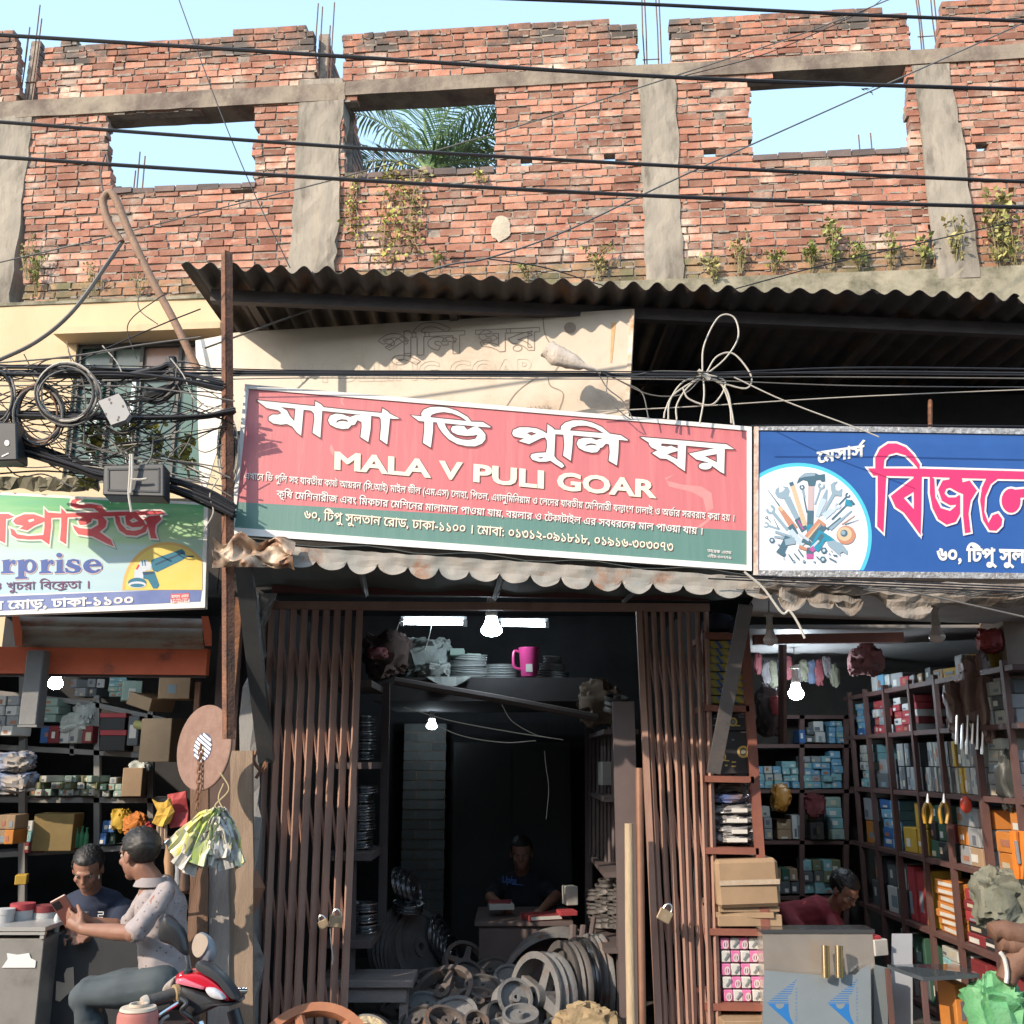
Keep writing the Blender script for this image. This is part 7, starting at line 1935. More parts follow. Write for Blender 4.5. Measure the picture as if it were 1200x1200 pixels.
parcel(857, 932, 6.05, .24, .09, .3, M('dark_wrap', (.10, .09, .09), (.16, .12, .10), scale=9, rough=.3), 'dark plastic wrapped pack on top in the third bay of the red brown rack', name='wrapped_pack', cat='pack', seed=61)
parcel(857, 942, 6.02, .26, .06, .3, M('blue_wrap', (.04, .12, .34), (.22, .14, .09), scale=7, rough=.3), 'blue and brown wrapped pack in the third bay of the red brown rack', name='wrapped_pack', cat='pack', seed=63)
for k, y in enumerate((955, 967, 980, 990)):
 a = P(838, y, 6.0); b = P(897, y, 6.0)
 o = parcel((838 + 896) / 2, y, 6.0, b.x - a.x, .062, .3, wrapm, ('topmost', 'second', 'third', 'lowest')[k] + ' clear wrapped flat pack in the pile on the red brown rack', name='wrapped_pack', cat='pack', seed=65 + k)
 mb = MB(); c0 = P(858 - 6 * (k % 2), y - 3, 5.985); c1 = P(876, y - 3, 5.985); mb.hexa([c0, c1, c1 + Vector((0, .012, 0)), c0 + Vector((0, .012, 0)), c0 + Vector((0, .0, .022)), c1 + Vector((0, 0, .022)), c1 + Vector((0, .012, .022)), c0 + Vector((0, .012, .022))]); mb.build('white_label', LBL, o)
a = P(841, 1064, 5.9); b = P(916, 1064, 5.9)
bc = carton(((a.x + b.x) / 2, 6.12, a.z), (b.x - a.x, .42, P(841, 1007, 5.9).z - a.z), .03, CARD, 'large sagging brown carton closed with clear tape on the red brown rack', 'carton', name='carton', tilt=-.03, bev=.02)
mb = MB(); bd = Board(P(841, 1064, 5.9), P(916, 1064, 5.902), P(841, 1007, 5.9))
for x0, x1 in ((843, 914),): bd.slab(mb, [(x0, 1032), (x1, 1030), (x1, 1036), (x0, 1038)], 0, .004)
mb.build('clear_tape', M('shiny_tape', (.40, .30, .21), (.46, .38, .30), scale=30, rough=.15), bc)
for k, (y, x1, th) in enumerate(((1070, 914, .03), (1077, 912, .03), (1087, 918, .06))):
 a = P(842, y, 5.92); b = P(x1, y, 5.92)
 carton(((a.x + b.x) / 2, 6.15, a.z), (b.x - a.x, .4, th), (.05, -.08, .03)[k], CARD, ('upper', 'middle', 'lowest')[k] + ' flattened brown carton under the large one on the red brown rack', 'carton', name='flat_carton')
for r_ in range(5):
 y1 = 1113 + r_ * 15.3; x0 = 845 + r_ * 1.0
 for q in range(4):
  xa = x0 + q * 11.2; a = P(xa, y1, 5.98); b = P(xa + 10.8, y1, 5.98); hgt = P(xa, y1 - 14.3, 5.98).z - a.z
  body = col('white') if (q + r_) % 2 else M('pink_white_print', (.50, .11, .29), (.56, .20, .36), scale=20, rough=.4)
  o = carton(((a.x + b.x) / 2, 6.12, a.z), (b.x - a.x, .26, hgt * .95), rng.uniform(-.03, .03), body, 'small pink and white tool box in the block low on the red brown rack', 'box', 'pink and white boxes', 'tool_box')
  bd = Board(Vector((a.x, 5.986, a.z)), Vector((b.x, 5.986, a.z)), Vector((a.x, 5.986, a.z + .05)))
  mb = MB()
  if (q + r_) % 2: bd.put(mb, shape_quads([bar(xa + 3, y1 - 3, xa + 8, y1 - 10, 1.8, 2.6), ell(xa + 7.4, y1 - 10, 2, 1.8, 8)]), .004)
  else: bd.put(mb, shape_quads([ell(xa + 5.4, y1 - 6, 3.4, 5, 12)], [ell(xa + 5.4, y1 - 6, 2.2, 3.6, 10)]), .004); bd.put(mb, shape_quads([bar(xa + 5.4, y1 - 9, xa + 5.4, y1 - 3, 1.4)]), .004)
  mb.build('printed_picture', cm('print_tool', (.16, .19, .22)) if (q + r_) % 2 else col('white'), o)
carton(P(868, 1212, 6.0), (.26, .3, .10), .05, CARD, 'brown carton on the floor under the red brown rack', 'carton', name='carton')
mb = MB(); c = P(842, 739, 6.1); mb.lathe([(.10, 0), (.098, .05), (.075, .09), (.03, .105), (0, .107)], c, (0, 0, 1), 18); mb.tube([c + Vector((.06, -.05, .01)), c + Vector((.15, -.08, .005))], [.05, .03], 8)
mb.build('cloth_hat', M('navy_cloth', (.02, .02, .035), (.035, .03, .04), scale=8, rough=.9), label='dark cloth cap on top of the red brown rack', cat='cap', smooth=True)
XR = 2.72
def PX(px, py, X=XR):
 d = ray(px, py); t = X / d.x
 return Vector((X, d.y * t, EYE + d.z * t))
rkr = M('rack_red_dark', (.12, .06, .052), (.085, .045, .042), scale=6, rough=.65)
SHY = [(1000, 815), (1000, 862), (1000, 922), (1000, 985), (1000, 1053), (1000, 1128)]
SHZ = [PX(*q).z for q in SHY]
upx = [1003, 1022, 1046, 1076, 1107, 1150, 1192]
upY = [PX(q, 900).y for q in upx]
ups = [(Vector((XR, y, .16)), Vector((XR, y, SHZ[0] + .03)), .04 if i in (2, 5) else .03, .035) for i, y in enumerate(upY)]
shl = [(Vector((XR - .01, upY[-1] - .1, z)), Vector((XR + .40, upY[-1] - .1, z)), .03, (0, upY[0] - upY[-1] + .25, 0)) for z in SHZ]
shelf_rack('shelf_rack', 'long dark red rack full of boxed goods along the right wall', ups, shl, rkr)
ord_r = ['top', 'second', 'third', 'fourth', 'fifth']
def bay_fill(row, b, cols, ny, nz, what, fill=.9, jit=.08, tag=True, name='box', cat='box', depth=.2):
 z0 = SHZ[row + 1] if row < 5 else .3; z1 = SHZ[row]
 y0, y1 = upY[b + 1] + .04, upY[b] - .005
 H = (z1 - .04 - z0) * fill / nz; L = (y1 - y0) / ny
 if 'pack' in what: name = cat = 'packet'
 if 'case' in what: name, cat = 'tool_case', 'tool case'
 lab = what + ' on the ' + ord_r[row] + ' shelf of the right wall rack, ' + ('backmost bay', 'second bay from back', 'third bay from back', 'third bay from street', 'second bay from street', 'bay nearest street')[b]
 lab = ' '.join(lab.split()[:16])
 for i in range(ny):
  for k in range(nz):
   if k == nz - 1 and rng.random() < .25: continue
   cn = cols[(i + 2 * k + rng.randrange(2)) % len(cols)]
   carton((XR + .03 + depth / 2 + rng.uniform(0, .02), y0 + L * (i + .5), z0 + H * k + .002), (L * .95, depth, H * .97), -math.pi / 2 + rng.uniform(-jit, jit), col(cn), lab, cat, what + ' ' + str(row) + '-' + str(b), name,
                   tag=(.15, .85, .25, .75, LBL if cn not in ('white', 'paper', 'grey') else cm('print_dark', (.12, .13, .16))) if tag else None)
fills = [
 (0, 0, ['skyblue', 'blue'], 2, 5, 'blue box'), (0, 1, ['grey', 'white', 'red'], 3, 4, 'white and red box'), (0, 2, ['red', 'white', 'dred'], 3, 5, 'red and white box'), (0, 3, ['dgrey'], 2, 1, 'dark tall box'), (0, 4, ['yellow', 'grey', 'white'], 3, 4, 'yellow and grey box'), (0, 5, ['grey', 'dgrey', 'paper'], 3, 3, 'grey box'),
 (1, 0, ['teal', 'paper'], 3, 5, 'pale blue box'), (1, 1, ['red', 'grey', 'dgrey'], 2, 3, 'red and grey pack'), (1, 2, ['grey', 'dgrey'], 7, 2, 'narrow grey pack'), (1, 3, ['grey', 'paper', 'dgrey'], 9, 2, 'narrow upright grey pack'), (1, 4, ['dgrey', 'grey', 'yellow', 'paper'], 9, 2, 'narrow upright dark pack'), (1, 5, ['paper', 'grey'], 2, 5, 'flat pale pack'),
 (2, 0, ['grey', 'olive', 'orange'], 2, 2, 'grey bagged pack'), (2, 1, ['blue', 'skyblue'], 2, 5, 'flat blue box'), (2, 2, ['yellow'], 2, 2, 'yellow tool case'), (2, 3, ['dgreen', 'black', 'dred'], 3, 3, 'dark green box'), (2, 4, ['grey', 'orange', 'card'], 3, 3, 'orange brown box'), (2, 5, ['orange'], 2, 3, 'bright orange box'),
 (3, 0, ['dgrey', 'black'], 2, 2, 'dark pack'), (3, 1, ['white', 'dgrey'], 2, 2, 'white pack'), (3, 2, ['yellow', 'yellow', 'red'], 3, 1, 'upright yellow case'), (3, 3, ['orange', 'black'], 1, 8, 'flat orange and black case'), (3, 4, ['red', 'black', 'dred'], 2, 6, 'flat red and black case'),
 (4, 1, ['red', 'white'], 2, 4, 'red box'), (4, 2, ['dgreen', 'dgrey'], 2, 2, 'dark packet'), (4, 3, ['paper', 'teal', 'white'], 3, 6, 'pale blue packet'), (4, 4, ['red', 'dred'], 2, 2, 'large red bag box'),
]
for f in fills: bay_fill(*f)
YB = 8.45
ups = [(P(x, 1245, YB), P(x, 838, YB), .04, .04) for x in (880, 940, 992)]
bs_y = [838, 872, 925, 985, 1050]
shl = [(P(868, y, YB), P(1004, y, YB), .03, (0, .4, 0)) for y in bs_y]
shelf_rack('shelf_rack', 'rack of pale blue boxes across the back of the right shop', ups, shl, rkr)
def back_fill(x0, x1, yt, yb, nx, nz, cols, what, **k):
 if ' pack' in what: k.update(name='packet', cat='packet')
 if 'carton' in what[:16]: k.update(name='carton', cat='carton')
 stack(x0, x1, yt, yb, YB - .02, .22, nx, nz, cols, what, what, jit=.06, **k)
back_fill(956, 968, 845, 870, 1, 2, ['white', 'paper'], 'white box stacked high at the back of the right shop')
back_fill(946, 956, 852, 870, 1, 2, ['white', 'dgrey'], 'small white box left of the high white stack at the back')
back_fill(938, 946, 855, 871, 1, 1, ['blue'], 'bright blue box on the upper back shelf of the right shop')
back_fill(974, 990, 845, 871, 2, 4, ['skyblue', 'teal'], 'sky blue box on the upper back shelf beside the white stack')
back_fill(888, 918, 898, 924, 3, 3, ['teal', 'skyblue', 'paper'], 'pale blue box on the middle back shelf, left group')
back_fill(919, 937, 892, 924, 2, 4, ['teal', 'skyblue'], 'pale blue box on the middle back shelf, middle stack')
back_fill(943, 976, 886, 924, 3, 5, ['teal', 'skyblue', 'grey'], 'pale blue box on the middle back shelf, right group')
back_fill(977, 990, 880, 924, 1, 5, ['skyblue', 'teal'], 'sky blue box on the middle back shelf at the corner')
back_fill(886, 906, 945, 984, 2, 3, ['grey', 'paper'], 'grey box on the lower back shelf behind the wrapped packs')
back_fill(912, 929, 960, 984, 1, 2, ['card'], 'brown carton on the lower back shelf')
back_fill(930, 945, 955, 984, 2, 1, ['grey', 'white'], 'upright pale pack on the lower back shelf right of the carton')
back_fill(950, 968, 942, 984, 2, 2, ['olive', 'grey', 'dgrey'], 'dim grey pack on the lower back shelf near the corner')
back_fill(972, 992, 934, 984, 1, 4, ['teal', 'mint'], 'large dim teal box at the corner of the lower back shelf')
back_fill(884, 906, 1012, 1048, 2, 3, ['dgrey', 'olive', 'grey'], 'dim grey pack on the lowest back shelf behind the large carton')
back_fill(908, 938, 1018, 1048, 3, 2, ['dgreen', 'dgrey', 'card'], 'dim dark box on the lowest back shelf behind the bending man')
back_fill(944, 990, 1008, 1048, 4, 3, ['dgrey', 'teal', 'olive'], 'dim box on the lowest back shelf near the corner')
for b, cols in ((1, ('white', 'skyblue')), (2, ('grey', 'red')), (3, ('card', 'dgrey')), (4, ('yellow', 'grey'))):
 for k in range(3):
  carton((XR + .14, upY[b + 1] + .06 + (upY[b] - upY[b + 1]) * k / 3, SHZ[0] + .002), ((upY[b] - upY[b + 1]) / 3 * .9, .2, rng.uniform(.06, .13)), -math.pi / 2 + rng.uniform(-.3, .3), col(cols[k % 2]), 'box lying on top of the right wall rack close under the ceiling', 'box', 'boxes on top of the right wall rack', tag=(.1, .8, .2, .8, LBL))
for i in range(11):
 x = 890 + 9 * i; y = 764 + (i * 7) % 9
 parcel(x, y + 26 + (i * 5) % 14, 7.6, .07, .16 + .02 * (i % 3), .05, (M('dim_red_cloth', (.12, .02, .025), (.08, .015, .02)), M('dark_hanging_cloth', (.05, .045, .05), (.12, .10, .10), scale=8), M('dim_olive_cloth', (.06, .06, .04), (.1, .09, .06)), M('dim_navy_cloth', (.02, .03, .06), (.04, .05, .08)))[i % 4], ('red', 'mottled dark', 'olive', 'navy')[i % 4] + ' small packet hanging in the row under the ceiling of the right shop', name='hanging_packet', cat='packet', seed=101 + i, group=('red', 'mottled dark', 'olive', 'navy')[i % 4] + ' packets hanging under the ceiling')
parcel(918, 950, 8.3, .14, .2, .14, M('amber_plastic', (.40, .19, .04), (.3, .12, .02), rough=.3), 'amber plastic bag on the lower back shelf of the right shop', name='bag', cat='bag', seed=71)
parcel(958, 958, 8.2, .16, .18, .12, M('dim_red_cloth', (.28, .04, .05), (.2, .03, .04)), 'dim red cloth heap at the back of the right shop', name='cloth', cat='cloth', seed=73)
parcel(908, 862, 7.2, .2, .34, .15, M('dark_hanging_cloth', (.05, .045, .05), (.12, .10, .10), scale=8), 'dark cloth bag hanging left of the lit bulb in the right shop', name='hanging_bag', cat='bag', seed=75)
parcel(910, 838, 7.15, .07, .14, .06, M('pink_red_cloth', (.40, .12, .14), (.3, .05, .07), scale=8), 'pink red cloth strip hanging on the dark bag', name='hanging_cloth', cat='cloth', seed=77)
mb = MB(); a, b = P(912, 790, 7.1), P(922, 860, 7.1); mb.tube([P(917, 745, 7.1), P(917, 872, 7.1)], .03, 6); mb.build('hanging_post', rkr, label='dark red post hanging down left of the lit bulb', cat='post')
mb = MB(); beam(mb, P(884, 755, 6.3), P(1060, 752, 6.3), .06, .05); mb.build('cross_beam', redw, label='red brown cross beam under the ceiling of the right shop', cat='beam')
mb = MB(); mb.box((P(880, 760, 6.25).x, 6.2, P(900, 742, 6.3).z + .02), (3.6, 9.0, P(900, 742, 6.3).z + .04)); mb.build('shop_ceiling', M('pale_ceiling_board', (.33, .31, .30), (.24, .23, .23), scale=2.5, rough=.5), shop)
bulb(933, 813, 7.3, .055, glow('lit_bulb_right', cool, 170), 'bright lit bulb hanging in the middle of the right shop')
bulb(1133, 818, 6.1, .032, glow('lit_bulb_side', cool, 50), 'small lit bulb in front of the rack at the right')
milk = M('milky_glass', (.55, .47, .45), rough=.25, trans=.15)
bulb(903, 750, 5.35, .040, milk, 'unlit milky bulb hanging near the red brown rack', group='unlit bulbs under the canopy')
bulb(1098, 746, 5.35, .043, milk, 'unlit milky bulb hanging before the right rack', group='unlit bulbs under the canopy')
mb = MB(); a = P(1186, 820, 5.9); mb.box((a.x, 5.9, P(1190, 900, 5.9).z), (a.x + .35, 6.2, P(1190, 722, 5.9).z)); mb.build('plaster_pillar', M('tan_plaster', (.30, .22, .17), (.22, .16, .125), scale=5, rough=.9, bump=.4, bscale=25), label='tan plaster pillar at the right edge above the black bag', cat='pillar')
parcel(1194, 950, 5.7, .14, .32, .12, M('black_bag', (.03, .035, .032), (.05, .05, .048), scale=5, rough=.5), 'black bag hanging under the tan pillar at the right edge', name='hanging_bag', cat='bag', seed=81)
for i, (x, y0, y1, w) in enumerate(((1130, 800, 870, .13), (1150, 770, 850, .14), (1166, 765, 870, .10))):
 parcel(x, y1, 6.0 - .05 * i, w, (P(x, y0, 6).z - P(x, y1, 6).z), .10, M('brown_wrapped', (.13, .075, .06), (.20, .12, .10), scale=6, rough=.5), ('dark brown wrapped bundle hanging before the bulb', 'middle brown wrapped bundle hanging at the right rack', 'brown wrapped bundle hanging nearest the tan pillar')[i], name='hanging_bundle', cat='bundle', seed=83 + i)
parcel(1167, 762, 5.9, .13, .13, .12, M('red_helmet_cloth', (.32, .05, .05), (.25, .04, .04)), 'round red bag on top of the hanging bundles', name='bag', cat='bag', seed=87)
parcel(1022, 790, 6.9, .24, .20, .2, M('dim_red_bag', (.22, .06, .06), (.14, .08, .08), scale=6), 'dim red and grey bag on top of the right rack', name='bag', cat='bag', seed=88)
for i in range(6):
 mb = MB(); x = 1122 + 6 * i; mb.tube([P(x, 838 + (i % 2) * 10, 5.95), P(x - 1, 872 + (i % 3) * 6, 5.95)], [.006, .010], 6)
 mb.build('bright_tool', steel_b, label='small shiny tool hanging in the row under the brown bundles', cat='tool', group='shiny tools hanging in a row', smooth=True)
yel = M('yellow_grip', (.36, .20, .02), rough=.4)
for i, x in enumerate((1087, 1106)):
 t = thing('pliers', ('dim' if i == 0 else 'bright') + ' yellow handled pliers hanging on the rack above the dark green boxes', 'pliers', tuple(P(x, 965, 6.25)), 'yellow pliers')
 for s in (-1, 1):
  mb = MB(); mb.tube(path([(x + s * 1, 940), (x + s * 5, 950), (x + s * 3, 965)], 6.25, 5), .010, 6); mb.build('handle', yel, t, smooth=True)
 mb = MB(); mb.tube([P(x, 941, 6.25), P(x, 930, 6.25)], [.014, .005], 6); mb.build('jaws', steel_b, t)
mb = MB(); mb.ball(P(1132, 943, 6.2), (.035, .03, .05)); mb.build('red_ball', M('red_plastic', (.55, .07, .04), rough=.35), label='round red plastic object on the rack right of the pliers', cat='plastic ball', smooth=True)
orp = M('orange_plastic', (.60, .16, .02), rough=.35)
cl = thing('spring_clamp', 'orange spring clamp hanging at the right edge over the olive cloth', 'clamp', tuple(P(1192, 1035, 5.55)))
for s in (0, 1):
 mb = MB(); mb.tube(path([(1188 + 10 * s, 974), (1190 + 8 * s, 1000), (1193 + 4 * s, 1030)], 5.55, 5), [.022] * 5 + [.018] * 5 + [.012], 8); mb.build('arm', orp, cl, smooth=True)
mb = MB(); mb.tube([P(1190, 985, 5.53), P(1194, 1012, 5.53)], .010, 6); mb.build('spring', steel_b, cl)
olive = M('olive_canvas', (.13, .135, .10), (.20, .20, .16), scale=6, rough=.9, bump=.4)
parcel(1190, 1092, 5.55, .27, .29, .25, olive, 'crumpled olive canvas heap at the right edge', name='canvas_heap', cat='canvas', seed=91)
lea = M('brown_leather', (.13, .065, .042), (.20, .105, .07), scale=6, rough=.7, bump=.5, bscale=30)
def glove(pts, r, label):
 mb = MB(); mb.tube(path(pts, 5.4, 5), r, 10); mb.build('leather_glove', lea, label=label, cat='glove', smooth=True)
glove([(1212, 1092), (1195, 1095), (1172, 1090), (1160, 1093)], [.05] * 5 + [.055] * 5 + [.045] * 5 + [.03], 'upper brown leather glove lying on the olive canvas')
glove([(1212, 1112), (1195, 1108), (1180, 1106), (1170, 1105)], [.05] * 5 + [.05] * 5 + [.04] * 5 + [.02], 'middle brown leather glove pressed under the upper one')
glove([(1212, 1112), (1196, 1122), (1184, 1138), (1177, 1152)], [.07] * 5 + [.06] * 5 + [.05] * 5 + [.03], 'lower brown leather glove with a pale cuff hanging over the green sack')
mb = MB(); mb.tube(path([(1172, 1116), (1177, 1124), (1180, 1140), (1179, 1152)], 5.34, 5), .010, 6); mb.build('cuff_piping', LBL, label='pale piping along the cuff of the lower leather glove', cat='cuff')
parcel(1188, 1240, 5.35, .30, .34, .25, M('green_net', (.08, .30, .12), (.15, .36, .18), scale=10, rough=.7, bump=.5), 'bright green sack at the lower right corner', name='sack', cat='sack', seed=95)
mir = M('mirror_steel', (.66, .60, .54), (.54, .48, .43), scale=3, rough=.2, metal=.7, bump=.5, bscale=9)
film = M('blue_grey_film', (.17, .20, .22), (.21, .24, .26), scale=3, rough=.4, metal=.2)
kt = thing('steel_counter', 'shiny steel counter of the right shop', 'counter', tuple(P(960, 1240, 5.85)))
a, b = P(893, 1089, 5.85), P(1022, 1089, 5.85)
mb = MB(); mb.box((a.x, 5.85, .16), (b.x, 5.99, a.z - .02)); mb.build('counter_body', mir, kt)
mb = MB(); mb.box((a.x - .01, 5.84, a.z - .018), (b.x + .01, 6.0, a.z)); mb.build('counter_top', M('counter_top_steel', (.30, .30, .31), rough=.2, metal=.9), kt)
def film_panel(pts, Y, label, logos):
 bd = Board(P(900, 1140, Y), P(1000, 1140, Y), P(900, 1200, Y - .06))
 o = thing('film_panel', label, 'sheet', tuple(bd.U(pts[0][0], 1240)))
 mb = MB(); bd.slab(mb, pts, -.012, 0); mb.build('panel', film, o)
 lb_ = M('logo_blue', (.015, .12, .34), (.02, .14, .38), rough=.4)
 for ox, oy in logos:
  mb = MB()
  L = lambda p: [(ox + x / 7.5, oy + y / 7.5) for x, y in p]
  for k in range(11):
   y = 210 + 20 * k; x0 = 395 - 25 * k; x1 = 400 - 7 * k if k < 7 else 330
   x0 = max(150, x0)
   bd.put(mb, shape_quads([L([(x0, y), (max(x0 + 12, x1), y), (max(x0 + 12, x1) - 4, y + 8), (x0 - 12, y + 8)])]), .0006)
  bd.put(mb, shape_quads([L([(148, 422), (330, 422), (332, 480), (345, 540), (375, 605), (440, 700), (300, 560)])], [L(ell(253, 422, 40, 44, 20, 0, 180) + [(213, 421)])]), .0006)
  for k, ch in enumerate('METALBOARD'):
   y = 575 - k * 31
   for q, ly in text_layout(ch, .02)[0]:
    for qd in q: mb.quad(*[bd.U(ox + (392 + v * 22) / 7.5, oy + (y - u * 22) / 7.5, .0006) for u, v in qd])
  mb.build('printed_logo', lb_, o)
 return o
film_panel([(896, 1137), (930, 1140), (965, 1143), (1003, 1142), (1010, 1135), (1020, 1130), (1022, 1245), (892, 1245)], 5.80, 'blue grey film covered sheet with two printed blue triangle logos', [(880, 1120), (951, 1120)])
t = thing('film_panel', 'plain blue grey sheet standing behind the dark edge right of the printed one', 'sheet', tuple(P(1032, 1240, 5.83)))
mb = MB(); mb.prism([P(x, y, 5.83) for x, y in ((1024, 1130), (1040, 1134), (1041, 1245), (1024, 1245))], [P(x, y, 5.85) for x, y in ((1024, 1130), (1040, 1134), (1041, 1245), (1024, 1245))]); mb.build('panel', film, t)
t = thing('white_panel', 'pale upright panel standing behind the glass counter', 'panel', tuple(P(1057, 1240, 6.0)))
mb = MB(); mb.prism([P(x, y, 6.0) for x, y in ((1045, 1094), (1069, 1094), (1070, 1245), (1043, 1245))], [P(x, y, 6.03) for x, y in ((1045, 1094), (1069, 1094), (1070, 1245), (1043, 1245))]); mb.build('panel', M('pale_panel', (.34, .36, .40), (.30, .32, .36)), t)
for i, x in enumerate((968, 984)):
 mb = MB(); mb.tube([P(x, 1146, 5.74), P(x - 1, 1108, 5.76)], .022, 12); mb.build('steel_tube', M('gold_reflect_tube', (.62, .46, .26), rough=.2, metal=.95), label=('left' if i == 0 else 'right') + ' shiny golden tube standing on the film covered sheet', cat='tube', smooth=True)  # golden reflection painted into the base colour of the steel
gt = thing('glass_counter', 'glass topped counter at the right of the film covered sheets', 'counter', tuple(P(1090, 1240, 5.7)))
pts = [P(1040, 1135, 5.75), P(1082, 1150, 5.5), P(1148, 1146, 5.5), P(1120, 1134, 5.9)]
mb = MB(); mb.prism([p + Vector((0, 0, .02)) for p in pts], pts); mb.build('glass_top', M('dark_glass', (.05, .06, .07), rough=.08, spec=.8), gt)
for p in pts[:3]:
 mb = MB(); mb.box((p.x - .012, p.y - .012, .16), (p.x + .012, p.y + .012, p.z)); mb.build('leg', rkr, gt)
carton(P(1121, 1212, 5.75), (.07, .2, .26), .05, col('orange'), 'orange tool case standing under the glass counter', 'tool case', name='tool_case', tag=(.3, .75, .3, .8, cm('print_dark', (.12, .13, .16))))
for k in range(3): carton(P(1012 + 6 * k, 1118, 6.4), (.1, .14, .13 - .02 * k), .2 * k, col(('dred', 'red', 'white')[k]), ('dark red', 'red', 'white')[k] + ' box behind the steel counter in front of the rack', name='box')
# people
def remeshed(mb, name, mats, parent, vox=.008, smooth=3, label=None, noise=0.0, nscale=14, loc=None, matfn=None):
 """fuse the pieces of mb into one continuous skin"""
 me = bpy.data.meshes.new('tmp'); me.from_pydata([tuple(v) for v in mb.v], [], mb.f); me.update()
 bm = bmesh.new(); bm.from_mesh(me); bmesh.ops.recalc_face_normals(bm, faces=bm.faces); bm.to_mesh(me); bm.free()
 o = bpy.data.objects.new('tmp', me); COL.objects.link(o)
 md = o.modifiers.new('r', 'REMESH'); md.mode = 'VOXEL'; md.voxel_size = vox; md.use_smooth_shade = True
 sm = o.modifiers.new('s', 'SMOOTH'); sm.factor = .5; sm.iterations = smooth
 dg = bpy.context.evaluated_depsgraph_get(); dg.update()
 m2 = bpy.data.meshes.new_from_object(o.evaluated_get(dg))
 bpy.data.objects.remove(o); bpy.data.meshes.remove(me)
 lo = Vector((min(v.co.x for v in m2.vertices), min(v.co.y for v in m2.vertices), min(v.co.z for v in m2.vertices)))
 if noise:
  ns = [v.normal.copy() for v in m2.vertices]
  for v, n in zip(m2.vertices, ns):
   q = v.co * nscale
   f = mnoise.noise(q) + .6 * abs(mnoise.noise(Vector((q.x * 1.3 + q.z * .8, q.y * 1.2, q.z * 2.1)))) - .25
   v.co += n * noise * f
 for v in m2.vertices: v.co -= lo
 m2.name = name
 for p in m2.polygons: p.use_smooth = True
 m2.materials.clear()
 for m in (mats if isinstance(mats, (list, tuple)) else [mats]): m2.materials.append(m)
 ob = bpy.data.objects.new(name, m2); COL.objects.link(ob); WL[ob.name] = lo
 if parent is not None: ob.parent = parent; ob.location = lo - wl(parent)
 else: ob.location = lo
 if label: ob['label'] = label
 return ob
def limb(mb, pts, rs, n=12):
 mb.tube(pts, rs, n)
 for p, r in ((pts[0], rs[0]), (pts[-1], rs[-1])): mb.ball(p, r * .99, 12, 8)
 for p, r in zip(pts[1:-1], rs[1:-1]): mb.ball(p, r, 12, 8)
def trunk(mb, pts, rx, ry, side, n=16, grow=0.0):
 """elliptic torso along pts; rx across the shoulders, ry front to back"""
 rings = []
 for i, p in enumerate(pts):
  t = (pts[min(len(pts) - 1, i + 1)] - pts[max(0, i - 1)]).normalized()
  s = (side - t * side.dot(t)).normalized(); f = t.cross(s)
  rings.append([p + s * (rx[i] + grow) * math.cos(2 * math.pi * k / n) + f * (ry[i] + grow) * math.sin(2 * math.pi * k / n) for k in range(n)])
 vs = [q for r in rings for q in r]; fs = []
 for i in range(len(rings) - 1):
  for k in range(n): fs.append((i * n + k, i * n + (k + 1) % n, (i + 1) * n + (k + 1) % n, (i + 1) * n + k))
 fs.append(tuple(range(n - 1, -1, -1))); fs.append(tuple((len(rings) - 1) * n + k for k in range(n)))
 mb.add(vs, fs)
def hand(mb, wrist, d, palm_n, curl=.6, s=1.0):
 """palm plus five bent fingers; d points to the knuckles, palm_n out of the palm"""
 d = d.normalized(); side = d.cross(palm_n).normalized()
 mb.tube([wrist, wrist + d * .045 * s, wrist + d * .085 * s], [.026 * s, .034 * s, .036 * s], 10)
 for k, (o, L, r) in enumerate(((-.030, .070, .0085), (-.010, .080, .009), (.010, .074, .0088), (.028, .058, .0078))):
  p = wrist + d * .085 * s + side * o * s; dd = d.copy(); pts = [p - d * .03 * s]
  for j in range(3):
   dd = (dd + palm_n * curl * (.45 + .35 * j)).normalized()
   p = p + dd * L * s * (.44, .32, .24)[j]; pts.append(p)
  limb(mb, pts, [r * s * 1.1, r * s, r * s * .92, r * s * .8], 8)
 p = wrist + d * .025 * s - side * .028 * s
 a = (d * .6 - side * .8 + palm_n * .35).normalized(); b = (d * .95 - side * .1 + palm_n * .5).normalized()
 limb(mb, [p, p + a * .032 * s, p + a * .032 * s + b * .034 * s, p + a * .034 * s + b * .06 * s], [.014 * s, .0115 * s, .0105 * s, .009 * s], 8)
def head(mb, c, f, u, s=1.0):
 """skull, jaw, nose, brow, lips and ears added to the body mesh; c is the middle of the head"""
 f = f.normalized(); r = f.cross(u).normalized(); u = r.cross(f).normalized()
 def B(pf, pr, pu, rf, rr, ru):
  q = MB(); q.ball((0, 0, 0), 1, 16, 12)
  mb.add([c + f * (pf + v[0] * rf) * s + r * (pr + v[1] * rr) * s + u * (pu + v[2] * ru) * s for v in q.v], q.f)
 B(-.012, 0, .030, .098, .077, .085); B(.022, 0, -.035, .066, .062, .075); B(.058, 0, -.088, .026, .030, .024)
 B(.083, 0, .022, .014, .045, .012)
 B(.092, 0, -.010, .013, .010, .028); B(.102, 0, -.024, .014, .015, .011)
 B(.081, 0, -.058, .013, .026, .009); B(.076, 0, -.072, .012, .022, .010)
 for sd in (-1, 1): B(-.005, sd * .078, -.008, .020, .008, .032); B(.062, sd * .040, -.022, .022, .020, .020)
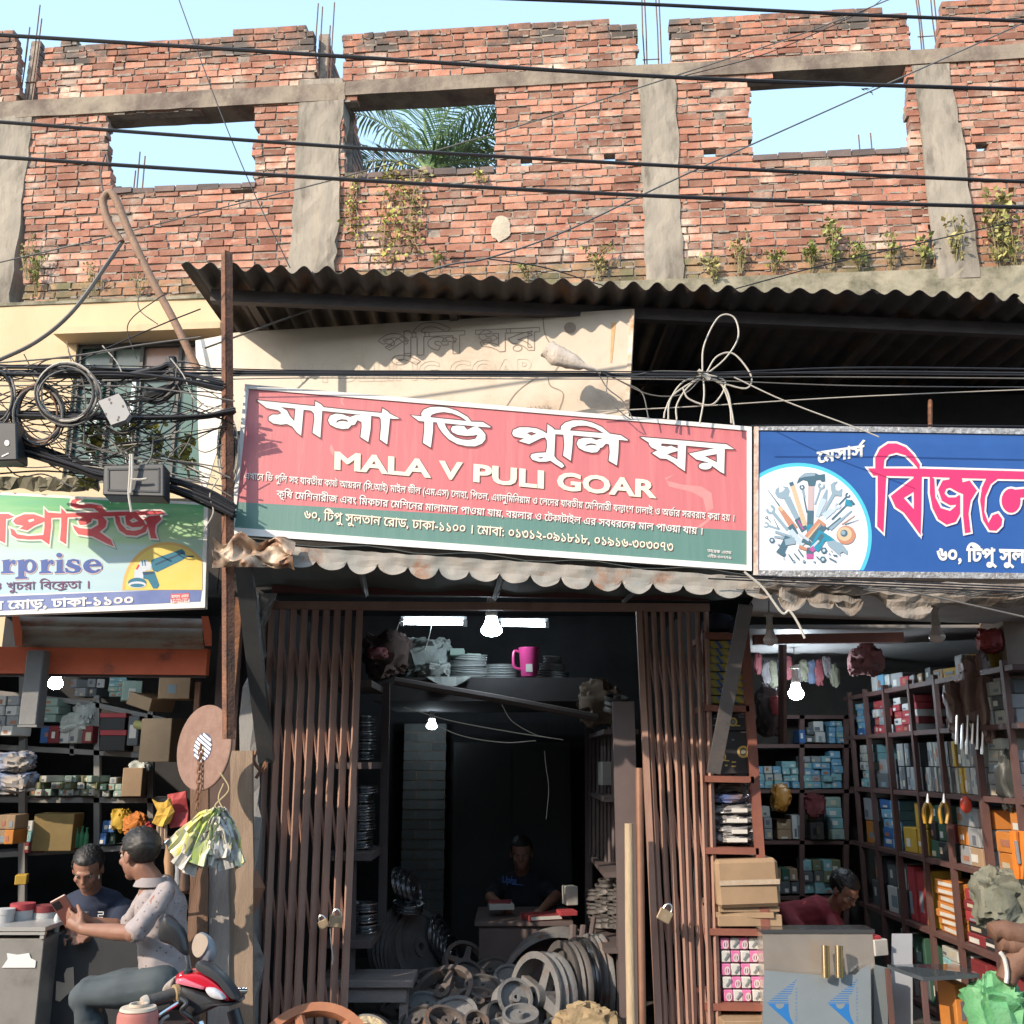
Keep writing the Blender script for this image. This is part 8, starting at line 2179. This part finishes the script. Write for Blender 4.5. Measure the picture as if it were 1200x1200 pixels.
def hair(parent, c, f, u, m, s=1.0, low=-.02, label=None):
 f = f.normalized(); r = f.cross(u).normalized(); u = r.cross(f).normalized()
 q = MB(); q.ball((0, 0, 0), 1, 56, 40); mb = MB(); vs = []
 for v in q.v:
  x, y, z = v
  vs.append(c + f * (-.016 + x * .103) * s + r * (y * .0835) * s + u * (.036 + z * .092) * s)
 keep = []
 for fc in q.f:
  cx = sum(q.v[i][0] for i in fc) / len(fc); cz = sum(q.v[i][2] for i in fc) / len(fc)
  lim = low * 10 + (.55 if cx > .45 else (-.15 if cx > -.1 else -.75))
  if cz > lim: keep.append(fc)
 vs = [v + (v - c).normalized() * .005 * mnoise.noise(v * 90) + (v - c).normalized() * .005 * mnoise.noise(v * 210) for v in vs]
 used = sorted({i for fc in keep for i in fc}); mp = {a: b for b, a in enumerate(used)}
 outer = [vs[i] for i in used]; inner = [c + (p - c) * .9 for p in outer]; n = len(outer)
 fs = [tuple(mp[i] for i in fc) for fc in keep] + [tuple(n + mp[i] for i in reversed(fc)) for fc in keep]
 ec = {}
 for fc in keep:
  for i in range(len(fc)):
   a, b = mp[fc[i]], mp[fc[(i + 1) % len(fc)]]; ec[(a, b)] = 1
 for (a, b) in ec:
  if (b, a) not in ec: fs.append((b, a, a + n, b + n))
 mb.add(outer + inner, fs)
 return mb.build('hair', m, parent, smooth=True)
def eyes(parent, c, f, u, s=1.0, closed=False):
 f = f.normalized(); r = f.cross(u).normalized(); u = r.cross(f).normalized()
 for sd in (-1, 1):
  p = c + (f * .074 + r * sd * .031 + u * .004) * s
  mb = MB(); mb.ball(p, .0125 * s, 10, 8); o = mb.build('eye', M('eye_white', (.30, .26, .23), rough=.3), parent, smooth=True)
  mb = MB(); mb.ball(p + f * .0085 * s, .0062 * s, 8, 6); mb.build('iris', M('eye_dark', (.02, .012, .01), rough=.2), o, smooth=True)
  mb = MB(); mb.tube([p + (r * -.017 + u * .014 + f * .006) * s, p + (u * .019 + f * .010) * s, p + (r * .017 + u * .014 + f * .006) * s], [.003 * s, .0042 * s, .003 * s], 6); mb.build('eyebrow', M('hair_black', (.008, .007, .007), (.016, .013, .012), scale=40, rough=.55), parent)
skin = M('skin_brown', (.22, .105, .068), (.27, .135, .09), scale=8, rough=.55, bump=.08)
hairm = M('hair_black', (.008, .007, .007), (.016, .013, .012), scale=40, rough=.55)
UPZ = Vector((0, 0, 1))
# the seated man in the printed shirt, seen from his left, thumbing a phone
YA = 5.06
pa = thing('person', 'man in grey printed shirt and dark trousers sitting sideways, holding a phone', 'person', tuple(P(185, 1240, YA)))
def A(px, py, dy=0.0): return P(px, py, YA + dy)
fA = Vector((-.86, .48, -.16)).normalized(); uA = Vector((-.12, .05, 1)).normalized()
hcA = A(163, 1001, .02)
pel, bel, che, nek = A(193, 1150, .06), A(191, 1108, .06), A(188, 1062, .05), A(177, 1032, .03)
sideA = Vector((.42, .90, 0)).normalized()        # from his left (near) to his right (far) shoulder
sl_, sr_ = A(194, 1046, -.10), A(176, 1043, .20)
el_, er_ = A(157, 1094, -.20), A(150, 1088, .26)
wl_, wr_ = A(98, 1089, -.06), A(104, 1081, .16)
kl_, kr_ = A(98, 1168, -.06), A(106, 1160, .24)
al_, ar_ = A(116, 1252, -.02), A(118, 1252, .26)
hl_, hr_ = A(188, 1154, -.04), A(186, 1152, .16)
mb = MB()
trunk(mb, [pel - UPZ * .06, pel, bel, che, che.lerp(nek, .75), nek], [.10, .11, .105, .115, .085, .052], [.08, .085, .08, .08, .065, .052], sideA)
limb(mb, [nek, hcA - UPZ * .06 * 1 - fA * .02], [.056, .052])
head(mb, hcA, fA, uA)
for s, e, w in ((sl_, el_, wl_), (sr_, er_, wr_)): limb(mb, [s, s.lerp(e, .5), e, e.lerp(w, .35), w], [.044, .042, .040, .038, .026])
for h, k, a in ((hl_, kl_, al_), (hr_, kr_, ar_)): limb(mb, [h, h.lerp(k, .5), k, k.lerp(a, .3), a], [.072, .062, .050, .046, .038]); limb(mb, [a, a + Vector((-.16, 0, -.03))], [.04, .032])
hand(mb, wl_, (A(80, 1076, -.02) - wl_), Vector((.1, .85, .3)).normalized(), .55)
hand(mb, wr_, (A(84, 1072, .06) - wr_), Vector((.1, -.75, .4)).normalized(), .5)
remeshed(mb, 'body', skin, pa, .0065, 2)
def shirt_mat():
 m = M('printed_shirt', (.29, .25, .25), (.34, .30, .30), scale=6, rough=.85)
 t = m.node_tree; N = t.nodes; L = t.links; b = N['Principled BSDF']
 tc = N.new('ShaderNodeTexCoord'); v = N.new('ShaderNodeTexVoronoi'); v.inputs['Scale'].default_value = 40; L.new(tc.outputs['Object'], v.inputs['Vector'])
 r = N.new('ShaderNodeValToRGB'); r.color_ramp.elements[0].position = .16; r.color_ramp.elements[1].position = .24; r.color_ramp.elements[0].color = (.34, .30, .32, 1); r.color_ramp.elements[1].color = (1, 1, 1, 1)
 L.new(v.outputs['Distance'], r.inputs[0])
 mx = N.new('ShaderNodeMix'); mx.data_type = 'RGBA'; mx.blend_type = 'MULTIPLY'; mx.inputs['Factor'].default_value = .8
 src = b.inputs['Base Color'].links[0].from_socket
 L.new(src, mx.inputs['A']); L.new(r.outputs[0], mx.inputs['B']); L.new(mx.outputs['Result'], b.inputs['Base Color'])
 return m
mb = MB()
trunk(mb, [A(190, 1166, .06), pel + UPZ * .03, bel, che, che.lerp(nek, .7), nek - UPZ * .01], [.140, .136, .130, .140, .105, .064], [.112, .108, .102, .102, .085, .064], sideA)
for s, e in ((sl_, el_), (sr_, er_)): limb(mb, [s, s.lerp(e, .5), e.lerp(s, .06)], [.052, .052, .050]); mb.tube([e.lerp(s, .22), e.lerp(s, -.02)], [.056, .054], 12)
shm = shirt_mat()
remeshed(mb, 'shirt', shm, pa, .009, 2, noise=.013, nscale=13)
mb = MB(); rows = []
for j in range(3):
 rows.append([nek + (sideA * math.cos(a) + Vector((sideA.y, -sideA.x, 0)) * math.sin(a)) * (.062 + .009 * j) + UPZ * (.016 - .020 * j) - fA * .006 for a in [2 * math.pi * k / 20 + .35 for k in range(20)]])
add_sheet(mb, rows, .005); mb.build('collar', M('shirt_collar', (.29, .26, .255), (.25, .22, .22), scale=9, rough=.85), pa, smooth=True)
mb = MB()
trunk(mb, [pel + UPZ * .03, pel - UPZ * .07], [.138, .14], [.108, .11], sideA)
for h, k, a in ((hl_, kl_, al_), (hr_, kr_, ar_)): limb(mb, [h, h.lerp(k, .5), k, k.lerp(a, .4), a], [.092, .080, .066, .060, .054])
remeshed(mb, 'trousers', M('dark_slate_cloth', (.045, .06, .07), (.065, .08, .09), scale=5, rough=.85), pa, .010, 3, noise=.009, nscale=9)
hair(pa, hcA, fA, uA, hairm); eyes(pa, hcA, fA, uA)
st_ = thing('stool', 'dark stool under the seated man in the printed shirt', 'stool', tuple(P(195, 1245, YA)))
sz = (pel.z - .16)
mb = MB(); mb.lathe([(.16, sz - .05), (.17, sz - .04), (.17, sz), (.0, sz + .004)], (pel.x, pel.y, 0), (0, 0, 1), 20); mb.build('seat', M('stool_seat', (.04, .03, .03), rough=.6), st_)
for k in range(4):
 a = math.pi / 4 + k * math.pi / 2; mb = MB(); mb.tube([(pel.x + .12 * math.cos(a), pel.y + .12 * math.sin(a), sz - .05), (pel.x + .16 * math.cos(a), pel.y + .16 * math.sin(a), .0)], .015, 6); mb.build('leg', steel_dark, st_)
pc_ = A(77, 1068, .0); ph = thing('phone', 'smartphone in a reddish brown case held up by the seated man', 'phone', tuple(pc_))
pm = Matrix.Rotation(R(-28), 3, 'Y') @ Matrix.Rotation(R(22), 3, 'X')
mb = MB(); mb.cbox(pc_, (.078, .010, .155), pm); mb.build('phone_case', M('case_maroon', (.16, .065, .055), rough=.4), ph, bevel=.004)
mb = MB(); mb.cbox(pc_ + pm @ Vector((0, .0062, 0)), (.070, .002, .145), pm); mb.build('screen', M('screen_dark', (.01, .012, .015), rough=.1), ph)
mb = MB(); mb.cbox(pc_ + pm @ Vector((-.016, -.0065, .048)), (.032, .003, .034), pm); mb.build('camera_bump', blk, ph)
# generic front-facing figure behind a counter
def seated_front(label, hx, hy, Y, face, bow, shirt, shirt_name, logo=None, scale=1.0, arms=None, floor=.16, lean=0.0):
 hc = P(hx, hy, Y)
 p = thing('person', label, 'person', (hc.x, Y + .15, floor))
 f = Vector((face[0], face[1], -bow)).normalized(); u = (UPZ + Vector((f.x, f.y, 0)) * bow * .8).normalized()
 nk = hc - u * .15 - f * .03 + Vector((0, .03, 0)); ch = nk + Vector((lean, .06, -.17 + abs(lean) * .5)); be = ch + Vector((lean * .6, .05, -.22)); pe = be + Vector((0, .02, -.18))
 sd = Vector((1, 0, 0)); sd = (sd - f * sd.dot(f)); sd.z = 0; sd.normalize()
 S0, S1 = ch + sd * -.165 + UPZ * .055, ch + sd * .165 + UPZ * .055
 E0, E1 = arms[0], arms[1]; W0, W1 = arms[2], arms[3]
 mb = MB()
 trunk(mb, [pe - UPZ * .05, pe, be, ch, ch.lerp(nk, .7), nk], [.13, .14, .13, .15, .11, .052], [.09, .10, .095, .10, .078, .052], sd)
 limb(mb, [nk, hc - u * .06], [.056, .052]); head(mb, hc, f, u)
 for s, e, w in ((S0, E0, W0), (S1, E1, W1)):
  limb(mb, [s, s.lerp(e, .5), e, e.lerp(w, .35), w], [.046, .043, .040, .038, .026])
  hand(mb, w, (w - e) + Vector((0, 0, -.02)), Vector((0, 0, -1)), .35)
 for sg in (-1, 1):
  h = pe + sd * .09 * sg; k = h + Vector((f.x * .3, -.30 if f.y < 0 else .3, -.02)); a = Vector((k.x, k.y, floor + .06)); limb(mb, [h, k, a], [.085, .06, .045]); limb(mb, [a, a + Vector((0, -.15, -.02))], [.04, .035])
 remeshed(mb, 'body', skin, p, .008, 2)
 mb = MB()
 trunk(mb, [pe - UPZ * .02, be, ch, ch.lerp(nk, .7), nk - UPZ * .01], [.175, .165, .19, .145, .07], [.13, .125, .13, .105, .07], sd)
 for s, e in ((S0, E0), (S1, E1)): limb(mb, [s, s.lerp(e, .45), s.lerp(e, .8)], [.066, .064, .060]); limb(mb, [nk - UPZ * .02, s.lerp(nk, .4), s], [.055, .062, .062])
 remeshed(mb, 'shirt', shirt, p, .011, 2, noise=.010, nscale=11)
 mb = MB()
 trunk(mb, [pe + UPZ * .02, pe - UPZ * .07], [.165, .165], [.125, .13], sd)
 for sg in (-1, 1):
  h = pe + sd * .09 * sg; k = h + Vector((f.x * .3, -.30 if f.y < 0 else .3, -.02)); a = Vector((k.x, k.y, floor + .09)); limb(mb, [h, k, a], [.10, .075, .06])
 remeshed(mb, 'trousers', M('dark_cloth', (.03, .032, .04), (.04, .042, .05), rough=.9), p, .012, 2)
 hair(p, hc, f, u, hairm); eyes(p, hc, f, u)
 if logo: logo(p, ch, sd)
 return p
navy = M('navy_shirt', (.012, .018, .040), (.020, .028, .055), scale=6, rough=.9)
def logo_b(p, ch, sd):
 bd = Board(Vector((0, ch.y - .150, 0)), Vector((1, ch.y - .150, 0)), Vector((0, ch.y - .150, 1)))
 mb = MB()
 for x0, y0, x1, y1 in ((114.8, 1068.7, 121, 1068.7), (121, 1068.2, 121, 1072), (115.2, 1071.8, 121, 1071.8), (115, 1071.6, 115, 1075.3), (114.8, 1075, 120.5, 1075)):
  bd.put(mb, shape_quads([bar(x0, y0, x1, y1, 1.1)]), .0)
 mb.build('chest_mark', M('mark_white', (.6, .6, .6)), p)
YBm = 5.98
seated_front('man in dark navy shirt leaning on the counter with his head bent down', 103, 1018, YBm, (.12, -1), .55, navy, 'navy', logo_b,
             arms=(P(66, 1088, YBm - .10), P(140, 1088, YBm - .08), P(84, 1093, YBm - .28), P(112, 1093, YBm - .28)))
YC = 7.85
tee = M('black_tee', (.010, .012, .020), (.016, .018, .028), scale=6, rough=.9)
def logo_c(p, ch, sd):
 bd = Board(Vector((0, ch.y - .148, 0)), Vector((1, ch.y - .148, 0)), Vector((0, ch.y - .148, 1)))
 mb = MB(); bd.line(mb, 'Upha', (588, 1034), (605, 1036), 7, (.15, -1), .03, 0)
 bd.put(mb, shape_quads([bar(600, 1036, 614, 1037.5, 1.6, .6)]), .0004)
 mb.build('chest_script', M('script_blue', (.05, .14, .42), rough=.6), p)
seated_front('man in a black T-shirt with blue script across the chest sitting at the desk', 611, 1000, YC, (-.05, -1), .18, tee, 'tee', logo_c,
             arms=(P(574, 1052, YC - .12), P(652, 1050, YC - .12), P(592, 1066, YC - .42), P(634, 1067, YC - .42)))
YD = 6.9
dred_s = M('dark_red_shirt', (.22, .025, .035), (.16, .02, .03), scale=5, rough=.9)
seated_front('man in a dark red shirt bending over behind the shiny steel counter', 989, 1043, YD, (.55, -.75), .75, dred_s, 'red', None,
             arms=(P(938, 1096, YD - .1), P(985, 1098, YD - .14), P(955, 1106, YD - .3), P(995, 1106, YD - .3)), lean=-.17)
# motorcycle parked at the lower left, its front end in view
YM = 3.45
mo = thing('motorcycle', 'red and black motorcycle at the bottom left, its handlebar and front cowl in view', 'motorcycle', tuple(P(235, 1700, YM)))
hd_ = Vector((.93, -.36, 0)).normalized()      # heading: to the right and a little towards the street
lf_ = Vector((-hd_.y, hd_.x, 0))               # its left side (away from the camera)
def Q(px, py, d=0.0): return P(px, py, YM + d)
redp = M('red_bodywork', (.46, .012, .030), (.42, .010, .026), rough=.22)
blp = M('black_bodywork', (.030, .032, .037), (.040, .042, .047), scale=6, rough=.4)
grp = M('grey_plastic_soft', (.018, .019, .022), (.028, .028, .032), scale=8, rough=.35)
chrome = M('chrome', (.65, .65, .66), rough=.15, metal=1.0)
def solid(name, pts, t0, t1, m, parent, puff=.0, label=None):
 """outline given in photo points on the near face, real thickness towards the far side, rounded by inset rings"""
 n = len(pts); cx = sum(p[0] for p in pts) / n; cy = sum(p[1] for p in pts) / n
 prof = [(0.55, t0 - puff), (.86, t0 - puff * .55), (1.0, t0 + (t1 - t0) * .3), (1.0, t0 + (t1 - t0) * .7), (.86, t1 + puff * .55), (.55, t1 + puff)]
 rings = [[Q(cx + (x - cx) * s, cy + (y - cy) * s, t0) + Vector((.06, 1, 0)) * (d - t0) for x, y in pts] for s, d in prof]
 vs = [p for r_ in rings for p in r_]; fs = []
 for i in range(len(rings) - 1):
  for k in range(n): fs.append((i * n + k, i * n + (k + 1) % n, (i + 1) * n + (k + 1) % n, (i + 1) * n + k))
 fs.append(tuple(range(n - 1, -1, -1))); fs.append(tuple((len(rings) - 1) * n + k for k in range(n)))
 mb = MB(); mb.add(vs, fs)
 o = mb.build(name, m, parent, smooth=True)
 return o
def dense(pts, n=4):
 q = [Vector((x, y, 0)) for x, y in pts]; out = []
 L = len(q)
 for i in range(L):
  a, b, c, d = q[i - 1], q[i], q[(i + 1) % L], q[(i + 2) % L]
  for k in range(n):
   t = k / n; v = 0.5 * ((2 * b) + (c - a) * t + (2 * a - 5 * b + 4 * c - d) * t * t + (3 * b - a - 3 * c + d) * t ** 3); out.append((v.x, v.y))
 return out
solid('lower_cowl', dense([(203, 1154), (230, 1157), (262, 1172), (278, 1174), (276, 1178), (262, 1178), (247, 1184), (228, 1192), (214, 1192), (210, 1176)]), .00, .10, grp, mo, .02)
cow = solid('red_cowl', dense([(206, 1142), (225, 1139), (238, 1141), (256, 1153), (272, 1170), (272, 1175), (262, 1172), (240, 1160), (204, 1152)], 3), -.012, .085, redp, mo, .012)
solid('cowl_stripe', [(207, 1147), (214, 1146.5), (239, 1157), (238, 1160), (205, 1152)], -.030, -.018, M('stripe_pink', (.62, .16, .22), rough=.3), mo, .004)
solid('headlight', dense([(240, 1158), (250, 1158), (261, 1166), (263, 1172), (250, 1170), (243, 1165)], 3), -.034, .02, M('headlight_lens', (.62, .62, .66), (.48, .48, .52), scale=20, rough=.12, spec=.8), mo, .008)
solid('windscreen', dense([(227, 1134), (232, 1127), (246, 1132), (262, 1146), (276, 1165), (278, 1174), (270, 1170), (258, 1154), (240, 1141)], 3), -.016, .03, blp, mo, .008)
for (x0, y0) in ((220, 1140),):
 mb = MB(); b_ = Q(x0, y0 + 8); mb.tube([b_, b_ + UPZ * .028, b_ + UPZ * .034], [.016, .014, .006], 12); mb.build('mirror_base', grp, mo, smooth=True)
def mirror(outline, d, stem, faceout, name_m, lens=None):
 o = solid('mirror', dense(outline, 3), d, d + .028, name_m, mo, .014)
 mb = MB(); mb.tube(spline([Q(x, y, dd) for x, y, dd in stem], 5), .0055, 8); mb.build('mirror_stem', blp, o, smooth=True)
 if lens:
  n = len(lens); mb = MB(); mb.prism([Q(x, y, d - .020) for x, y in lens], [Q(x, y, d - .012) for x, y in lens]); mb.build('mirror_glass', M('mirror_face', (.62, .52, .42), (.50, .40, .32), scale=10, rough=.35, metal=.2), o)
mirror([(192, 1072), (199, 1075), (210, 1084), (217, 1100), (219, 1120), (213, 1118), (202, 1109), (188, 1104), (184, 1095), (187, 1082)], .0, [(218, 1118, .01), (220, 1130, .0), (221, 1140, .0)], 1, grp)
mirror([(232, 1094), (241, 1096), (248, 1104), (251, 1116), (248, 1126), (240, 1128), (234, 1124), (228, 1116), (226, 1106)], .24, [(244, 1126, .25), (244, 1136, .24), (243, 1145, .2)], 1, M('mirror_shell_blue', (.19, .21, .24), (.23, .25, .28), rough=.4), dense([(230, 1095), (238, 1095), (243, 1100), (243, 1108), (237, 1119), (231, 1122), (226, 1117), (225, 1107)], 3))
c0, c1 = Q(171, 1174, -.06), Q(205, 1164, .0)
mb = MB(); mb.tube([c0, c0.lerp(c1, .15), c1], [.0185, .0165, .0175], 14); mb.build('grip', M('rubber_grip', (.055, .05, .048), (.075, .07, .065), scale=40, rough=.7, bump=.3, bscale=160), mo, smooth=True)
ax = (c1 - c0).normalized()
mb = MB(); mb.lathe([(.0, -.014), (.017, -.013), (.020, -.004), (.020, .004), (.014, .008)], c0, ax, 16); mb.build('bar_end', M('bar_end_cream', (.42, .37, .32), (.34, .3, .26), rough=.4), mo, smooth=True)
mb = MB(); mb.lathe([(.020, -.004), (.026, -.002), (.026, .010), (.020, .012)], c1, ax, 18); mb.build('grip_collar', M('collar_bronze', (.30, .22, .12), rough=.4), mo)
mb = MB(); mb.tube([c1 + ax * .01, c1 + ax * .05, c1 + ax * .09], [.030, .034, .026], 14); mb.build('switch_housing', blp, mo, smooth=True)
mb = MB(); mb.tube(spline([c1 + ax * .04 + Vector((.02, -.02, -.01)), c1 + Vector((-.02, -.05, -.045)), c0 + Vector((.03, -.05, -.05)), c0 + Vector((.0, -.045, -.05))], 6), .007, 8); mb.build('brake_lever', chrome, mo, smooth=True)
mb = MB(); mb.tube(spline([Q(213, 1170, -.03), Q(219, 1176, -.05), Q(213, 1184, -.05), Q(222, 1192, -.04), Q(230, 1198, 0)], 6), .008, 8); mb.build('brake_hose', grp, mo, smooth=True)
mb = MB(); mb.tube(spline([Q(198, 1190, -.04), Q(190, 1196, -.05), Q(187, 1210, -.04), Q(196, 1230, 0)], 6), .005, 8); mb.build('throttle_cable', M('cable_sheath', (.3, .3, .3), rough=.4), mo, smooth=True)
solid('instrument_shroud', dense([(190, 1160), (196, 1150), (205, 1145), (206, 1154), (204, 1166), (194, 1170)], 3), .05, .16, M('shroud_cream', (.34, .29, .25), (.24, .2, .18), scale=8, rough=.5), mo, .015)
mb = MB(); mb.tube([c1 + ax * .07, c1 + ax * .10 - UPZ * .02, c1 + ax * .14 + lf_ * .16 - UPZ * .06], .011, 10); mb.build('handlebar', chrome, mo, smooth=True)
stem_c = Q(228, 1192) + lf_ * .11
ftip = Vector((stem_c.x, stem_c.y, 0)) + hd_ * .30 + UPZ * .30
for s in (-1, 1):
 mb = MB(); mb.tube([stem_c + lf_ * .09 * s - UPZ * .02, ftip + lf_ * .09 * s], [.022, .026], 10); mb.build('fork_leg', chrome if s < 0 else grp, mo, smooth=True)
def wheel(c):
 mb = MB(); mb.lathe([(.24, -.04), (.285, -.045), (.30, -.02), (.302, 0), (.30, .02), (.285, .045), (.24, .04)], c, lf_, 40, closed=True); o = mb.build('tyre', M('tyre_rubber', (.02, .02, .02), rough=.8), mo, smooth=True)
 mb = MB(); mb.lathe([(.20, -.03), (.242, -.035), (.242, .035), (.20, .03)], c, lf_, 40, closed=True); mb.build('rim', chrome, o, smooth=True)
 mb = MB()
 for k in range(5):
  a = k * 2 * math.pi / 5; d = hd_ * math.cos(a) + UPZ * math.sin(a); mb.tube([c, c + d * .21], [.03, .018], 6)
 mb.build('spokes', grp, o)
wheel(ftip); rear = ftip - hd_ * 1.27; wheel(rear)
mb = MB(); mb.tube(spline([stem_c - UPZ * .16, stem_c - hd_ * .2 - UPZ * .26, stem_c - hd_ * .5 - UPZ * .32], 5), [.06, .09, .11, .12, .12, .12, .12, .11, .10, .09, .08], 14); mb.build('fuel_tank', redp, mo, smooth=True)
mb = MB(); mb.tube(spline([stem_c - hd_ * .5 - UPZ * .30, stem_c - hd_ * .8 - UPZ * .30, stem_c - hd_ * 1.15 - UPZ * .26], 5), .085, 12); mb.build('seat', blp, mo, smooth=True)
mb = MB(); mb.cbox((stem_c + rear + ftip) / 3 - UPZ * .08, (.36, .24, .34), Matrix.Rotation(math.atan2(hd_.y, hd_.x), 3, 'Z')); mb.build('engine_block', grp, mo, bevel=.03)
mb = MB(); mb.tube([rear, (rear + stem_c) / 2 - UPZ * .15], .035, 8); mb.build('swing_arm', blp, mo)
mb = MB(); mb.tube(spline([ftip + hd_ * .28 + UPZ * .13, ftip + UPZ * .33, ftip - hd_ * .26 + UPZ * .16], 6), .05, 10); mb.build('front_mudguard', redp, mo, smooth=True)
c = P(162, 1184, 3.35); tn = thing('canister', 'faded red round canister with a pale top beside the motorcycle grip', 'canister', (c.x, c.y, 0))
mb = MB(); mb.lathe([(.060, -c.z), (.060, -.012), (.056, 0), (.0, .004)], c + Vector((0, 0, 0)), (0, 0, 1), 28); mb.build('canister_body', M('faded_red_paint', (.42, .15, .13), (.36, .12, .10), scale=6, rough=.6), tn, smooth=True)
mb = MB(); mb.lathe([(.0, .012), (.052, .010), (.055, .003), (.052, .001)], c, (0, 0, 1), 28); mb.lathe([(.028, .012), (.028, .020), (.022, .020), (.022, .012)], c, (0, 0, 1), 20); mb.build('pale_top', M('cream_lid', (.55, .45, .36), (.46, .38, .3), scale=8, rough=.6), tn, smooth=True)
